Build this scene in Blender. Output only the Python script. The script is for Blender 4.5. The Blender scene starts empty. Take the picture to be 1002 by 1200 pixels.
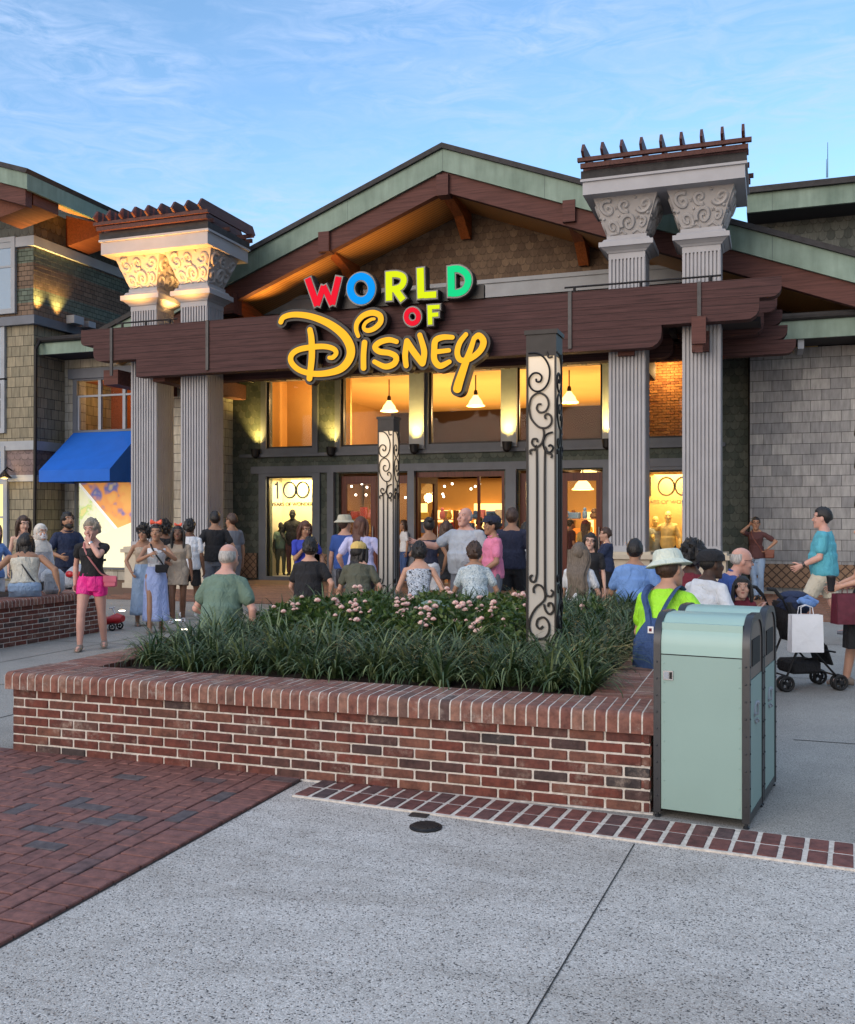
CLOUD_AMT = .7; SKY_TINT = (.86, .95, .96, 1); SKY_BACK = (.50, .42, .37, 1); SKY_TOP = (4.8, 3.35, 2.3, 1); CLOUD_COL = (2.0, 2.6, 3.8, 1); SKY_STR = .10; SUN_STR = .5; EXPO = 1.58
LI_UP = 190; LI_DN = 90; LI_W1 = 17; LI_SC = 190; LI_CAP = 260; LI_SOF = 60; LI_NB = 200
import bpy, bmesh, math, random
from mathutils import Vector, Matrix, noise
R = math.radians
random.seed(7)
scene = bpy.context.scene
col = scene.collection
TH = R(19.4); CT, ST = math.cos(TH), math.sin(TH); F = 1146.0; H0 = 1.6; VH = 610.0; UC = 501.0

# ---------- picture measurements -> places in the world (metres) ----------
def P(u, v, Y):
    t = (u-UC)/F; d = Y/(t*ST+CT); la = t*d
    return Vector((la*CT-d*ST, Y, H0-(v-VH)/F*d))
def PX(u, v, X):
    t = (u-UC)/F; d = X/(t*CT-ST); la = t*d
    return Vector((X, la*ST+d*CT, H0-(v-VH)/F*d))
def G(u, v, z=0.0):
    d = (H0-z)*F/(v-VH); la = (u-UC)/F*d
    return Vector((la*CT-d*ST, la*ST+d*CT, z))
def D(u, d, z=0.0):
    la = (u-UC)/F*d
    return Vector((la*CT-d*ST, la*ST+d*CT, z))

# ---------- node materials ----------
class NT:
    def __init__(s, name):
        s.m = bpy.data.materials.new(name); s.m.use_nodes = True
        s.t = s.m.node_tree; s.n = s.t.nodes
        s.b = s.n['Principled BSDF']; s.out = s.n['Material Output']
    def new(s, typ, **kw):
        n = s.n.new(typ)
        for k, v in kw.items(): setattr(n, k, v)
        return n
    def link(s, a, b): s.t.links.new(a, b)
    def put(s, sock, val):
        if isinstance(val, bpy.types.NodeSocket): s.link(val, sock)
        elif isinstance(val, (tuple, list)) and len(val) == 3 and sock.type == 'RGBA': sock.default_value = (*val, 1)
        else: sock.default_value = val
    def math(s, op, a, b=0.0, c=None):
        n = s.new('ShaderNodeMath', operation=op); s.put(n.inputs[0], a); s.put(n.inputs[1], b)
        if c is not None: s.put(n.inputs[2], c)
        return n.outputs[0]
    def mix(s, f, a, b, mode='MIX'):
        n = s.new('ShaderNodeMix', data_type='RGBA', blend_type=mode)
        s.put(n.inputs[0], f); s.put(n.inputs[6], a); s.put(n.inputs[7], b); return n.outputs[2]
    def noise(s, scale, vec=None, detail=3, rough=.55, dist=0):
        n = s.new('ShaderNodeTexNoise'); n.inputs['Scale'].default_value = scale
        n.inputs['Detail'].default_value = detail; n.inputs['Roughness'].default_value = rough
        n.inputs['Distortion'].default_value = dist
        if vec is not None: s.link(vec, n.inputs['Vector'])
        return n.outputs['Fac']
    def ramp(s, f, stops, interp='LINEAR'):
        n = s.new('ShaderNodeValToRGB'); n.color_ramp.interpolation = interp
        e = n.color_ramp.elements
        while len(e) < len(stops): e.new(.5)
        for el, (p, c) in zip(e, stops):
            el.position = p; el.color = (*c, 1) if len(c) == 3 else c
        s.link(f, n.inputs[0]); return n.outputs[0]
    def obj(s):
        return s.new('ShaderNodeTexCoord').outputs['Object']
    def pos(s):
        return s.new('ShaderNodeNewGeometry').outputs['Position']
    def island(s):
        return s.new('ShaderNodeNewGeometry').outputs['Random Per Island']
    def xyz(s, v):
        n = s.new('ShaderNodeSeparateXYZ'); s.link(v, n.inputs[0]); return n.outputs
    def comb(s, x, y, z=0.0):
        n = s.new('ShaderNodeCombineXYZ'); s.put(n.inputs[0], x); s.put(n.inputs[1], y); s.put(n.inputs[2], z); return n.outputs[0]
    def wallvec(s):
        """horizontal run along the wall and height, from the real surface position"""
        g = s.new('ShaderNodeNewGeometry'); p = s.xyz(g.outputs['Position']); n = s.xyz(g.outputs['True Normal'])
        side = s.math('GREATER_THAN', s.math('ABSOLUTE', n[0]), .7)
        u = s.math('ADD', s.math('MULTIPLY', p[0], s.math('SUBTRACT', 1.0, side)), s.math('MULTIPLY', p[1], side))
        return u, p[2]
    def mapv(s, v, sc):
        n = s.new('ShaderNodeVectorMath', operation='MULTIPLY'); s.link(v, n.inputs[0]); n.inputs[1].default_value = sc; return n.outputs[0]
    def bump(s, h, strength=.3, dist=.01):
        n = s.new('ShaderNodeBump'); n.inputs['Strength'].default_value = strength; n.inputs['Distance'].default_value = dist
        s.link(h, n.inputs['Height']); s.link(n.outputs[0], s.b.inputs['Normal'])
    def base(s, c): s.put(s.b.inputs['Base Color'], c)
    def rough(s, c): s.put(s.b.inputs['Roughness'], c)

M = {}
def plain(name, c, rough=.6, metal=0.0, var=.12, scale=8, bump=.0, bscale=60, bd=.002):
    k = NT(name); o = k.obj()
    n = k.noise(scale, o, 4)
    f = k.ramp(n, [(.3, tuple(x*(1-var) for x in c)), (.7, tuple(min(1, x*(1+var)) for x in c))])
    k.base(f); k.rough(rough); k.b.inputs['Metallic'].default_value = metal
    if bump: k.bump(k.noise(bscale, o, 3), bump, bd)
    M[name] = k.m; return k.m
def emit(name, c, st, rough=.5):
    k = NT(name); k.base(c); k.b.inputs['Emission Color'].default_value = (*c, 1); k.b.inputs['Emission Strength'].default_value = st
    k.rough(rough); M[name] = k.m; return k.m

def shingle(name, c1, c2, w=.3, h=.2, mortar=(.02, .02, .018), ms=.006, stainc=None, jag=.0):
    k = NT(name); u, z = k.wallvec(); v = k.comb(u, z)
    b = k.new('ShaderNodeTexBrick'); k.link(v, b.inputs['Vector'])
    b.inputs['Scale'].default_value = 1; b.inputs['Brick Width'].default_value = w; b.inputs['Row Height'].default_value = h
    b.inputs['Mortar Size'].default_value = ms; b.inputs['Mortar Smooth'].default_value = .2; b.offset = .43
    b.inputs['Color1'].default_value = (*c1, 1); b.inputs['Color2'].default_value = (*c2, 1); b.inputs['Mortar'].default_value = (*mortar, 1)
    st = k.noise(1.0, k.mapv(v, (14, 2.5, 1)), 5, .6)
    c = k.mix(.55, b.outputs['Color'], k.ramp(st, [(.3, (.45, .45, .45)), (.7, (1.25, 1.25, 1.25))]), 'MULTIPLY')
    big = k.noise(.6, v, 4)
    c = k.mix(.5, c, k.ramp(big, [(.35, (.75, .75, .78)), (.65, (1.15, 1.13, 1.1))]), 'MULTIPLY')
    k.base(c); k.rough(.85)
    row = k.math('FRACT', k.math('DIVIDE', z, h))
    saw = k.math('SUBTRACT', 1.0, row)
    hgt = k.math('ADD', k.math('MULTIPLY', saw, .7), k.math('MULTIPLY', k.math('SUBTRACT', 1.0, b.outputs['Fac']), .5))
    hgt = k.math('ADD', hgt, k.math('MULTIPLY', st, .25))
    k.bump(hgt, .9, .02); M[name] = k.m; return k.m

def scales(name, c1, c2, w=.20, h=.175, gap=(.012, .013, .011)):
    """fish-scale shingles: round lower ends, each row covers the one beneath"""
    k = NT(name); u, z = k.wallvec()
    def layer(off):
        zz = k.math('DIVIDE', z, h); r = k.math('FLOOR', k.math('ADD', zz, off)); 
        fz = k.math('SUBTRACT', k.math('ADD', zz, off), r)
        uu = k.math('ADD', k.math('DIVIDE', u, w), k.math('MULTIPLY', k.math('MODULO', k.math('ABSOLUTE', r), 2.0), .5))
        c = k.math('FLOOR', uu); fu = k.math('SUBTRACT', k.math('SUBTRACT', uu, c), .5)
        return r, c, fu, fz
    r, c, fu, fz = layer(0.0)
    # rounded bottom: edge height at this fu
    ax = k.math('ABSOLUTE', fu)
    edge = k.math('MULTIPLY', k.math('POWER', k.math('MULTIPLY', ax, 2.0), 2.6), .42)
    inside = k.math('GREATER_THAN', fz, edge)
    # below the round end the row beneath shows (shifted by half)
    r2 = k.math('SUBTRACT', r, 1.0); 
    uu2 = k.math('ADD', k.math('DIVIDE', u, w), k.math('MULTIPLY', k.math('MODULO', k.math('ABSOLUTE', r2), 2.0), .5)); c2_ = k.math('FLOOR', uu2)
    rr = k.math('ADD', k.math('MULTIPLY', r, inside), k.math('MULTIPLY', r2, k.math('SUBTRACT', 1.0, inside)))
    cc = k.math('ADD', k.math('MULTIPLY', c, inside), k.math('MULTIPLY', c2_, k.math('SUBTRACT', 1.0, inside)))
    wn = k.new('ShaderNodeTexWhiteNoise'); wn.noise_dimensions = '2D'; k.link(k.comb(cc, rr), wn.inputs['Vector'])
    base = k.ramp(wn.outputs['Value'], [(0, c1), (.55, tuple((a+b)/2 for a, b in zip(c1, c2))), (1, c2)])
    st = k.noise(1.0, k.mapv(k.comb(u, z), (20, 4, 1)), 4, .6)
    base = k.mix(.5, base, k.ramp(st, [(.3, (.55, .55, .55)), (.7, (1.3, 1.3, 1.3))]), 'MULTIPLY')
    de = k.math('ABSOLUTE', k.math('SUBTRACT', fz, edge))
    line = k.math('LESS_THAN', de, .075)
    side = k.math('MULTIPLY', k.math('GREATER_THAN', ax, .46), k.math('LESS_THAN', fz, .6))
    g = k.math('MAXIMUM', line, k.math('MULTIPLY', side, inside))
    k.base(k.mix(k.math('MULTIPLY', g, .42), base, gap)); k.rough(.85)
    hh = k.math('MULTIPLY', inside, k.math('SUBTRACT', 1.1, k.math('MULTIPLY', fz, .6)))
    k.bump(hh, .9, .02); M[name] = k.m; return k.m

def wood(name, c, axis='x', rough=.55, plank=0):
    k = NT(name); o = k.pos()
    sc = {'x': (1.2, 25, 25), 'y': (25, 1.2, 25), 'z': (25, 25, 1.2)}[axis]
    n = k.noise(1.0, k.mapv(o, sc), 6, .65, .4)
    cc = k.ramp(n, [(.25, tuple(x*.45 for x in c)), (.5, c), (.8, tuple(min(1, x*1.5) for x in c))])
    if plank:
        z = k.xyz(o)[2]; fr = k.math('FRACT', k.math('DIVIDE', z, plank))
        ln = k.math('LESS_THAN', fr, .06); cc = k.mix(k.math('MULTIPLY', ln, .85), cc, (.012, .008, .007))
    k.base(cc); k.rough(rough); k.bump(n, .35, .01); k.b.inputs['Specular IOR Level'].default_value = .25; M[name] = k.m; return k.m

scales('green_scales', (.055, .072, .062), (.115, .13, .11))
scales('brown_scales', (.095, .062, .042), (.175, .12, .078))
scales('dark_scales', (.06, .07, .066), (.12, .13, .12), .22, .24)
scales('mauve_scales', (.13, .10, .11), (.22, .17, .17), .22, .16)
shingle('grey_shingle', (.25, .255, .265), (.40, .40, .395), .40, .235, ms=.004)
shingle('tan_shingle', (.22, .20, .14), (.33, .29, .20), .27, .27)
shingle('beige_shingle', (.42, .40, .34), (.50, .48, .41), .40, .24, (.10, .10, .09))
shingle('striped_shingle', (.20, .14, .09), (.30, .20, .13), .24, .13)
k = NT('band_shingle')   # rows of green scale shingles between brown rows on the upper flank
u, z = k.wallvec()
v = k.comb(u, z)
b = k.new('ShaderNodeTexBrick'); k.link(v, b.inputs['Vector']); b.inputs['Scale'].default_value = 1
b.inputs['Brick Width'].default_value = .19; b.inputs['Row Height'].default_value = .13; b.inputs['Mortar Size'].default_value = .007; b.offset = .5
b.inputs['Color1'].default_value = (1.1, 1.1, 1.1, 1); b.inputs['Color2'].default_value = (.75, .75, .75, 1); b.inputs['Mortar'].default_value = (.15, .15, .15, 1)
fr = k.math('FRACT', k.math('DIVIDE', z, 1.05)); band = k.math('LESS_THAN', fr, .36)
c = k.mix(band, (.17, .12, .085), (.115, .15, .12)); c = k.mix(1.0, c, b.outputs['Color'], 'MULTIPLY')
k.base(c); k.rough(.85)
k.bump(k.math('ADD', k.math('SUBTRACT', 1.0, k.math('FRACT', k.math('DIVIDE', z, .13))), k.math('SUBTRACT', 1.0, b.outputs['Fac'])), .9, .02); M['band_shingle'] = k.m

# patinated copper fascia
k = NT('copper'); o = k.pos(); n1 = k.noise(1.2, o, 5, .6); n2 = k.noise(1.0, k.mapv(o, (6, 6, .8)), 5, .6)
c = k.ramp(n1, [(.3, (.115, .18, .145)), (.55, (.165, .24, .20)), (.75, (.205, .29, .245))])
c = k.mix(.5, c, k.ramp(n2, [(.3, (.55, .58, .56)), (.6, (1.1, 1.1, 1.1))]), 'MULTIPLY')
sx = k.xyz(o)[0]; ln = k.math('LESS_THAN', k.math('FRACT', k.math('DIVIDE', sx, 2.4)), .008)
k.base(k.mix(k.math('MULTIPLY', ln, .6), c, (.05, .08, .07))); k.rough(.55); k.b.inputs['Metallic'].default_value = .15
M['copper'] = k.m
wood('brown_wood', (.10, .042, .036), 'x', .7)
wood('beam_wood', (.073, .035, .034), 'x', .75, .1525)
wood('orange_wood', (.30, .085, .022), 'y', .5)
wood('trellis_wood', (.085, .032, .027), 'y', .55)
wood('door_wood', (.10, .022, .014), 'z', .4)
k = NT('soffit'); o = k.pos(); x = k.xyz(o)[1]
fr = k.math('FRACT', k.math('DIVIDE', x, .12)); ln = k.math('LESS_THAN', fr, .14)
k.base(k.mix(ln, (.50, .24, .07), (.07, .03, .012))); k.rough(.5); M['soffit'] = k.m
plain('roof_dark', (.035, .034, .036), .8, 0, .3, 6, .6, 30, .01)
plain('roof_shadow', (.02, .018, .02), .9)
plain('trim_blue', (.115, .13, .16), .6, 0, .1, 3)
plain('trim_light', (.30, .33, .37), .6, 0, .1, 3)
plain('pale_trim', (.34, .37, .36), .7, 0, .1, 3)
plain('column_paint', (.36, .365, .39), .6, 0, .07, 2.5, .15, 20, .003)
plain('capital_paint', (.36, .35, .35), .6, 0, .08, 3, .2, 30, .004)
plain('plinth_stone', (.52, .46, .36), .8, 0, .08, 6, .3, 50, .003)
plain('black_metal', (.018, .017, .018), .45, .5, .2, 10)
plain('dark_metal', (.035, .036, .04), .4, .6, .2, 10)
plain('chrome', (.45, .46, .48), .25, .9, .1, 10)
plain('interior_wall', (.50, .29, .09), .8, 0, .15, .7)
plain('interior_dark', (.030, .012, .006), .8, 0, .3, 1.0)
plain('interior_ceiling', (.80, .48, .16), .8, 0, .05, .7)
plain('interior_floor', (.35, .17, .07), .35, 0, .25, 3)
plain('awning', (.003, .12, .58), .75, 0, .06, 3, .2, 4, .02)
plain('lattice', (.20, .12, .07), .7, 0, .15, 4)
plain('white_paper', (.78, .79, .82), .6, 0, .03, 6, .4, 9, .02)
plain('maroon_paper', (.12, .02, .035), .45, 0, .25, 14, .3, 9, .02)
plain('bin_green', (.245, .365, .335), .45, 0, .035, 2.5, .12, 3, .004)
plain('bin_lid', (.31, .47, .43), .42, .0, .04, 3)
plain('bin_frame', (.045, .048, .055), .38, .6, .15, 8)
plain('bin_hole', (.012, .010, .010), .8)
plain('bin_panel', (.16, .12, .10), .5)
plain('rubber', (.015, .015, .016), .7)
plain('red_plastic', (.45, .012, .02), .35)
plain('navy_cloth', (.012, .014, .03), .8, 0, .2, 20)
plain('straw_dark', (.02, .02, .022), .8)
plain('gold_cloth', (.62, .40, .12), .6)
emit('lamp_glow', (1.0, .66, .22), 1.1)
emit('bulb', (1.0, .86, .6), 14)
emit('spot_glow', (1.0, .88, .7), 2.5)
emit('case_glow', (.90, .74, .30), .20)
emit('frame_glow', (1.0, .60, .2), .8)

k = NT('glass'); tr = k.new('ShaderNodeBsdfTransparent'); gl = k.new('ShaderNodeBsdfGlossy'); gl.inputs['Roughness'].default_value = .03
fr = k.new('ShaderNodeLayerWeight'); fr.inputs['Blend'].default_value = .25
f = k.math('ADD', k.math('MULTIPLY', fr.outputs['Fresnel'], .06), .004)
mx = k.new('ShaderNodeMixShader'); k.link(f, mx.inputs[0]); k.link(tr.outputs[0], mx.inputs[1]); k.link(gl.outputs[0], mx.inputs[2]); k.link(mx.outputs[0], k.out.inputs[0]); M['glass'] = k.m
k = NT('window_glass'); k.base((.35, .42, .48)); k.rough(.06); k.b.inputs['Metallic'].default_value = .6; M['window_glass'] = k.m
k = NT('lantern_panel')   # milky panel, lit from a lamp at its top
k.base((.46, .44, .40)); k.rough(.6); k.b.inputs['Transmission Weight'].default_value = 0.0
z = k.xyz(k.obj())[2]
f = k.new('ShaderNodeMapRange'); k.link(z, f.inputs[0]); f.inputs[1].default_value = 1.3; f.inputs[2].default_value = 2.4
k.b.inputs['Emission Color'].default_value = (1, .72, .42, 1); k.link(k.math('MULTIPLY', k.math('POWER', f.outputs[0], 2.0), .20), k.b.inputs['Emission Strength']); M['lantern_panel'] = k.m

# ---------- ground materials ----------
k = NT('aggregate'); o = k.pos()
vo = k.new('ShaderNodeTexVoronoi'); vo.inputs['Scale'].default_value = 165; k.link(o, vo.inputs['Vector'])
cr = k.xyz(vo.outputs['Color'])[0]
stone = k.ramp(cr, [(0, (.055, .055, .06)), (.07, (.13, .12, .11)), (.12, (.43, .405, .375)), (.6, (.54, .515, .48)), (.85, (.70, .67, .63)), (1, (.30, .25, .21))])
fine = k.noise(260, o, 2)
c = k.mix(.35, stone, k.ramp(fine, [(.3, (.5, .5, .5)), (.7, (1.35, 1.35, 1.35))]), 'MULTIPLY')
big = k.noise(.7, o, 5, .6); mid = k.noise(5, o, 4, .6)
c = k.mix(.5, c, k.ramp(big, [(.35, (.82, .81, .80)), (.65, (1.1, 1.1, 1.12))]), 'MULTIPLY')
c = k.mix(.35, c, k.ramp(mid, [(.35, (.78, .77, .76)), (.6, (1.08, 1.08, 1.08))]), 'MULTIPLY')
st = k.ramp(k.noise(1.9, o, 6, .7), [(.62, (1, 1, 1)), (.74, (.72, .70, .68))])
c = k.mix(.8, c, st, 'MULTIPLY')
vg = k.new('ShaderNodeTexVoronoi'); vg.inputs['Scale'].default_value = 2.1; k.link(o, vg.inputs['Vector']); rg = k.xyz(vg.outputs['Color'])
spot = k.math('MULTIPLY', k.math('LESS_THAN', vg.outputs['Distance'], k.math('MULTIPLY', rg[1], .028)), k.math('GREATER_THAN', rg[0], .45))
c = k.mix(k.math('MULTIPLY', spot, .6), c, (.10, .095, .09))
wv = k.noise(1.1, k.mapv(o, (.5, 1.6, 1)), 6, .75, 1.2); c = k.mix(.75, c, k.ramp(wv, [(.40, (.80, .78, .76)), (.52, (1, 1, 1)), (.75, (1.08, 1.07, 1.06))]), 'MULTIPLY')
k.base(c); k.rough(.8)
k.bump(k.math('ADD', k.math('SUBTRACT', 1.0, vo.outputs['Distance']), fine), .5, .004); M['aggregate'] = k.m
k = NT('far_concrete'); o = k.pos(); n = k.noise(120, o, 3, .7); n2 = k.noise(.9, o, 6, .65)
c = k.ramp(n, [(.36, (.10, .096, .09)), (.46, (.27, .26, .24)), (.6, (.34, .33, .305)), (.7, (.46, .45, .42))]); c = k.mix(.7, c, k.ramp(n2, [(.35, (.78, .77, .76)), (.65, (1.15, 1.14, 1.12))]), 'MULTIPLY'); k.base(c); k.rough(.8); k.bump(n, .4, .004); M['far_concrete'] = k.m
wood('red_wood', (.13, .040, .020), 'y', .6)
plain('joint', (.03, .03, .03), .95)
plain('sand_joint', (.035, .028, .025), .95, 0, .3, 40)
plain('terracotta_base', (.14, .075, .05), .8)
k = NT('mortar'); o = k.pos(); n = k.noise(30, o, 5, .7); k.base(k.ramp(n, [(.3, (.42, .38, .33)), (.6, (.68, .63, .57))])); k.rough(.95); k.bump(n, .6, .004); M['mortar'] = k.m
def brick_mat(name, stops, blotch, bl=.57, rough=.85, sc=18):
    k = NT(name); o = k.pos(); i = k.island()
    c = k.ramp(i, stops)
    n = k.noise(sc, o, 5, .65); c = k.mix(.85, c, k.ramp(n, [(.3, (.42, .40, .42)), (.5, (.95, .95, .95)), (.72, (1.5, 1.5, 1.45))]), 'MULTIPLY')
    # pale lime bloom on some bricks
    m = k.noise(3.5, o, 5, .7); m2 = k.noise(34, o, 4, .7)
    f = k.math('MULTIPLY', k.ramp(m, [(bl-.04, (0, 0, 0)), (bl+.10, (1, 1, 1))]), k.ramp(m2, [(.4, (0, 0, 0)), (.65, (1, 1, 1))]))
    c = k.mix(k.math('MULTIPLY', f, .7), c, blotch)
    k.base(c); k.rough(rough); k.bump(k.noise(70, o, 5, .7), .6, .006); M[name] = k.m
brick_mat('wall_brick', [(0, (.105, .032, .025)), (.3, (.155, .043, .030)), (.55, (.115, .040, .032)), (.75, (.19, .078, .052)), (.88, (.085, .040, .035)), (1, (.040, .036, .037))], (.42, .33, .27))
brick_mat('cap_brick', [(0, (.17, .065, .05)), (.35, (.23, .095, .068)), (.65, (.19, .09, .07)), (.85, (.27, .14, .10)), (1, (.085, .05, .045))], (.50, .43, .37), .57)
brick_mat('band_brick', [(0, (.12, .045, .04)), (.4, (.17, .06, .05)), (.75, (.13, .055, .05)), (1, (.075, .055, .06))], (.3, .24, .22), .68)
brick_mat('paving_brick', [(0, (.165, .070, .060)), (.4, (.205, .086, .070)), (.88, (.18, .077, .066)), (.92, (.10, .078, .080)), (1, (.10, .082, .086))], (.22, .17, .16), .66, .7)
brick_mat('far_brick', [(0, (.21, .10, .06)), (.5, (.27, .13, .08)), (1, (.17, .08, .055))], (.3, .2, .15), .7)
brick_mat('inner_brick', [(0, (.36, .15, .05)), (.5, (.50, .25, .09)), (1, (.25, .10, .04))], (.5, .35, .2), .7)
k = NT('soil'); o = k.pos(); n = k.noise(28, o, 6, .75); n2 = k.noise(5, o, 4)
k.base(k.ramp(n, [(.3, (.012, .008, .006)), (.55, (.035, .021, .015)), (.8, (.09, .055, .038))])); k.rough(.95); k.bump(k.math('ADD', n, n2), 1.0, .05); M['soil'] = k.m
def leafmat(name, a, b, c):
    k = NT(name); i = k.island(); o = k.obj(); n = k.noise(9, o, 3)
    f = k.math('ADD', k.math('MULTIPLY', i, .7), k.math('MULTIPLY', n, .3))
    k.base(k.ramp(f, [(.1, a), (.5, b), (.88, c), (.97, tuple(x*1.15+.04 for x in c))])); k.rough(.42); k.b.inputs['Specular IOR Level'].default_value = .4
    tl = k.new('ShaderNodeBsdfTranslucent'); k.put(tl.inputs[0], tuple(x*1.3 for x in b))
    mx = k.new('ShaderNodeMixShader'); mx.inputs[0].default_value = .15
    k.link(k.b.outputs[0], mx.inputs[1]); k.link(tl.outputs[0], mx.inputs[2]); k.link(mx.outputs[0], k.out.inputs[0]); M[name] = k.m
leafmat('strap_leaf', (.018, .038, .014), (.050, .092, .032), (.24, .29, .13))
leafmat('rose_leaf', (.022, .05, .014), (.05, .10, .022), (.12, .16, .035))
leafmat('dark_leaf', (.010, .025, .012), (.022, .045, .02), (.05, .08, .03))
k = NT('rose_petal'); i = k.island(); k.base(k.ramp(i, [(0, (.75, .32, .36)), (.5, (.85, .50, .50)), (.8, (.88, .66, .60)), (1, (.9, .82, .74))])); k.rough(.6); M['rose_petal'] = k.m

# ---------- mesh building ----------
def settags(o, label=None, cat=None, group=None, kind=None):
    if label: o['label'] = label
    if cat: o['category'] = cat
    if group: o['group'] = group
    if kind: o['kind'] = kind
    return o
def empty(name, loc, rz=0, label=None, cat=None, group=None, kind=None):
    o = bpy.data.objects.new(name, None); col.objects.link(o); o.location = loc; o.rotation_euler = (0, 0, rz)
    o.empty_display_size = .2
    return settags(o, label, cat, group, kind)
class MB:
    def __init__(s): s.v = []; s.f = []; s.mi = []; s.cur = 0; s.X = None
    def add(s, vs, fs):
        n = len(s.v)
        if s.X is not None: vs = [s.X @ Vector(v) for v in vs]
        s.v += [tuple(v) for v in vs]; s.f += [tuple(i+n for i in f) for f in fs]; s.mi += [s.cur]*len(fs)
    def box(s, x0, x1, y0, y1, z0, z1):
        if x0 > x1: x0, x1 = x1, x0
        if y0 > y1: y0, y1 = y1, y0
        if z0 > z1: z0, z1 = z1, z0
        s.add([(x0, y0, z0), (x1, y0, z0), (x1, y1, z0), (x0, y1, z0), (x0, y0, z1), (x1, y0, z1), (x1, y1, z1), (x0, y1, z1)],
              [(0, 3, 2, 1), (4, 5, 6, 7), (0, 1, 5, 4), (1, 2, 6, 5), (2, 3, 7, 6), (3, 0, 4, 7)])
    def cbox(s, c, l, rz=0.0, ch=.004, tilt=0.0):
        """chamfered box: centre c, sizes l, turned by rz"""
        hx, hy, hz = l[0]/2, l[1]/2, l[2]/2; m = Matrix.Translation(c) @ Matrix.Rotation(rz, 4, 'Z') @ Matrix.Rotation(tilt, 4, 'X')
        vs = []; idx = {}
        for sx in (-1, 1):
            for sy in (-1, 1):
                for sz in (-1, 1):
                    for a in range(3):
                        p = [sx*hx, sy*hy, sz*hz]
                        for b in range(3):
                            if b != a: p[b] -= (sx, sy, sz)[b]*ch
                        idx[(sx, sy, sz, a)] = len(vs); vs.append(m @ Vector(p))
        fs = []
        for a in range(3):
            b, c2 = (a+1) % 3, (a+2) % 3
            for sg in (-1, 1):
                def key(tb, tc):
                    t = [0, 0, 0]; t[a] = sg; t[b] = tb; t[c2] = tc; return idx[(t[0], t[1], t[2], a)]
                q = [key(-1, -1), key(1, -1), key(1, 1), key(-1, 1)]
                fs.append(q if sg > 0 else q[::-1])
        for a in range(3):       # edges parallel to axis a
            b, c2 = (a+1) % 3, (a+2) % 3
            for sb in (-1, 1):
                for sc in (-1, 1):
                    def key(ta, ax):
                        t = [0, 0, 0]; t[a] = ta; t[b] = sb; t[c2] = sc; return idx[(t[0], t[1], t[2], ax)]
                    q = [key(-1, b), key(1, b), key(1, c2), key(-1, c2)]
                    fs.append(q if sb*sc < 0 else q[::-1])
        for sx in (-1, 1):
            for sy in (-1, 1):
                for sz in (-1, 1):
                    q = [idx[(sx, sy, sz, a)] for a in range(3)]
                    fs.append(q if sx*sy*sz > 0 else q[::-1])
        s.add(vs, fs)
    def prism(s, poly, a, b, axis='y'):
        """poly of 2-d points extruded along axis from a to b"""
        def pt(p, t):
            return {'y': (p[0], t, p[1]), 'x': (t, p[0], p[1]), 'z': (p[0], p[1], t)}[axis]
        n = len(poly); vs = [pt(p, a) for p in poly]+[pt(p, b) for p in poly]
        fs = [tuple(range(n)), tuple(range(2*n-1, n-1, -1))]+[(i, i+n, (i+1) % n+n, (i+1) % n) for i in range(n)]
        s.add(vs, fs)
    def tube(s, pts, r, n=8, cap=True, flat=1.0):
        pts = [Vector(p) for p in pts]; rr = r if isinstance(r, (list, tuple)) else [r]*len(pts)
        vs = []; up = None
        for i, p in enumerate(pts):
            t = (pts[min(i+1, len(pts)-1)]-pts[max(i-1, 0)])
            if t.length < 1e-9: t = Vector((0, 0, 1))
            t.normalize()
            if up is None:
                up = Vector((0, 0, 1)) if abs(t.z) < .9 else Vector((0, 1, 0))
            a = t.cross(up)
            if a.length < 1e-5: a = t.cross(Vector((1, 0, 0)))
            a.normalize(); b = a.cross(t).normalized(); up = b
            for k_ in range(n):
                an = 2*math.pi*k_/n; vs.append(p+a*math.cos(an)*rr[i]+b*math.sin(an)*rr[i]*flat)
        fs = []
        for i in range(len(pts)-1):
            for k_ in range(n):
                k2 = (k_+1) % n; fs.append((i*n+k_, i*n+k2, (i+1)*n+k2, (i+1)*n+k_))
        if cap: fs += [tuple(range(n-1, -1, -1)), tuple((len(pts)-1)*n+k_ for k_ in range(n))]
        s.add(vs, fs)
    def lathe(s, prof, n=20, c=(0, 0, 0), sx=1, sy=1):
        vs = []; fs = []
        for r, z in prof:
            for k_ in range(n):
                a = 2*math.pi*k_/n; vs.append((c[0]+r*sx*math.cos(a), c[1]+r*sy*math.sin(a), c[2]+z))
        for i in range(len(prof)-1):
            for k_ in range(n):
                k2 = (k_+1) % n; fs.append((i*n+k_, i*n+k2, (i+1)*n+k2, (i+1)*n+k_))
        fs += [tuple(range(n-1, -1, -1)), tuple((len(prof)-1)*n+k_ for k_ in range(n))]
        s.add(vs, fs)
    def ell(s, c, rx, ry, rz, n=14, m=9, rot=None):
        vs = []; fs = []
        for i in range(1, m):
            ph = math.pi*i/m
            for k_ in range(n):
                a = 2*math.pi*k_/n; vs.append(Vector((rx*math.sin(ph)*math.cos(a), ry*math.sin(ph)*math.sin(a), rz*math.cos(ph))))
        top = len(vs); vs.append(Vector((0, 0, rz))); bot = len(vs); vs.append(Vector((0, 0, -rz)))
        for i in range(m-2):
            for k_ in range(n):
                k2 = (k_+1) % n; fs.append((i*n+k_, (i+1)*n+k_, (i+1)*n+k2, i*n+k2))
        for k_ in range(n):
            k2 = (k_+1) % n; fs.append((top, k_, k2)); fs.append((bot, (m-2)*n+k2, (m-2)*n+k_))
        if rot is not None: vs = [rot @ v for v in vs]
        s.add([v+Vector(c) for v in vs], fs)
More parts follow.
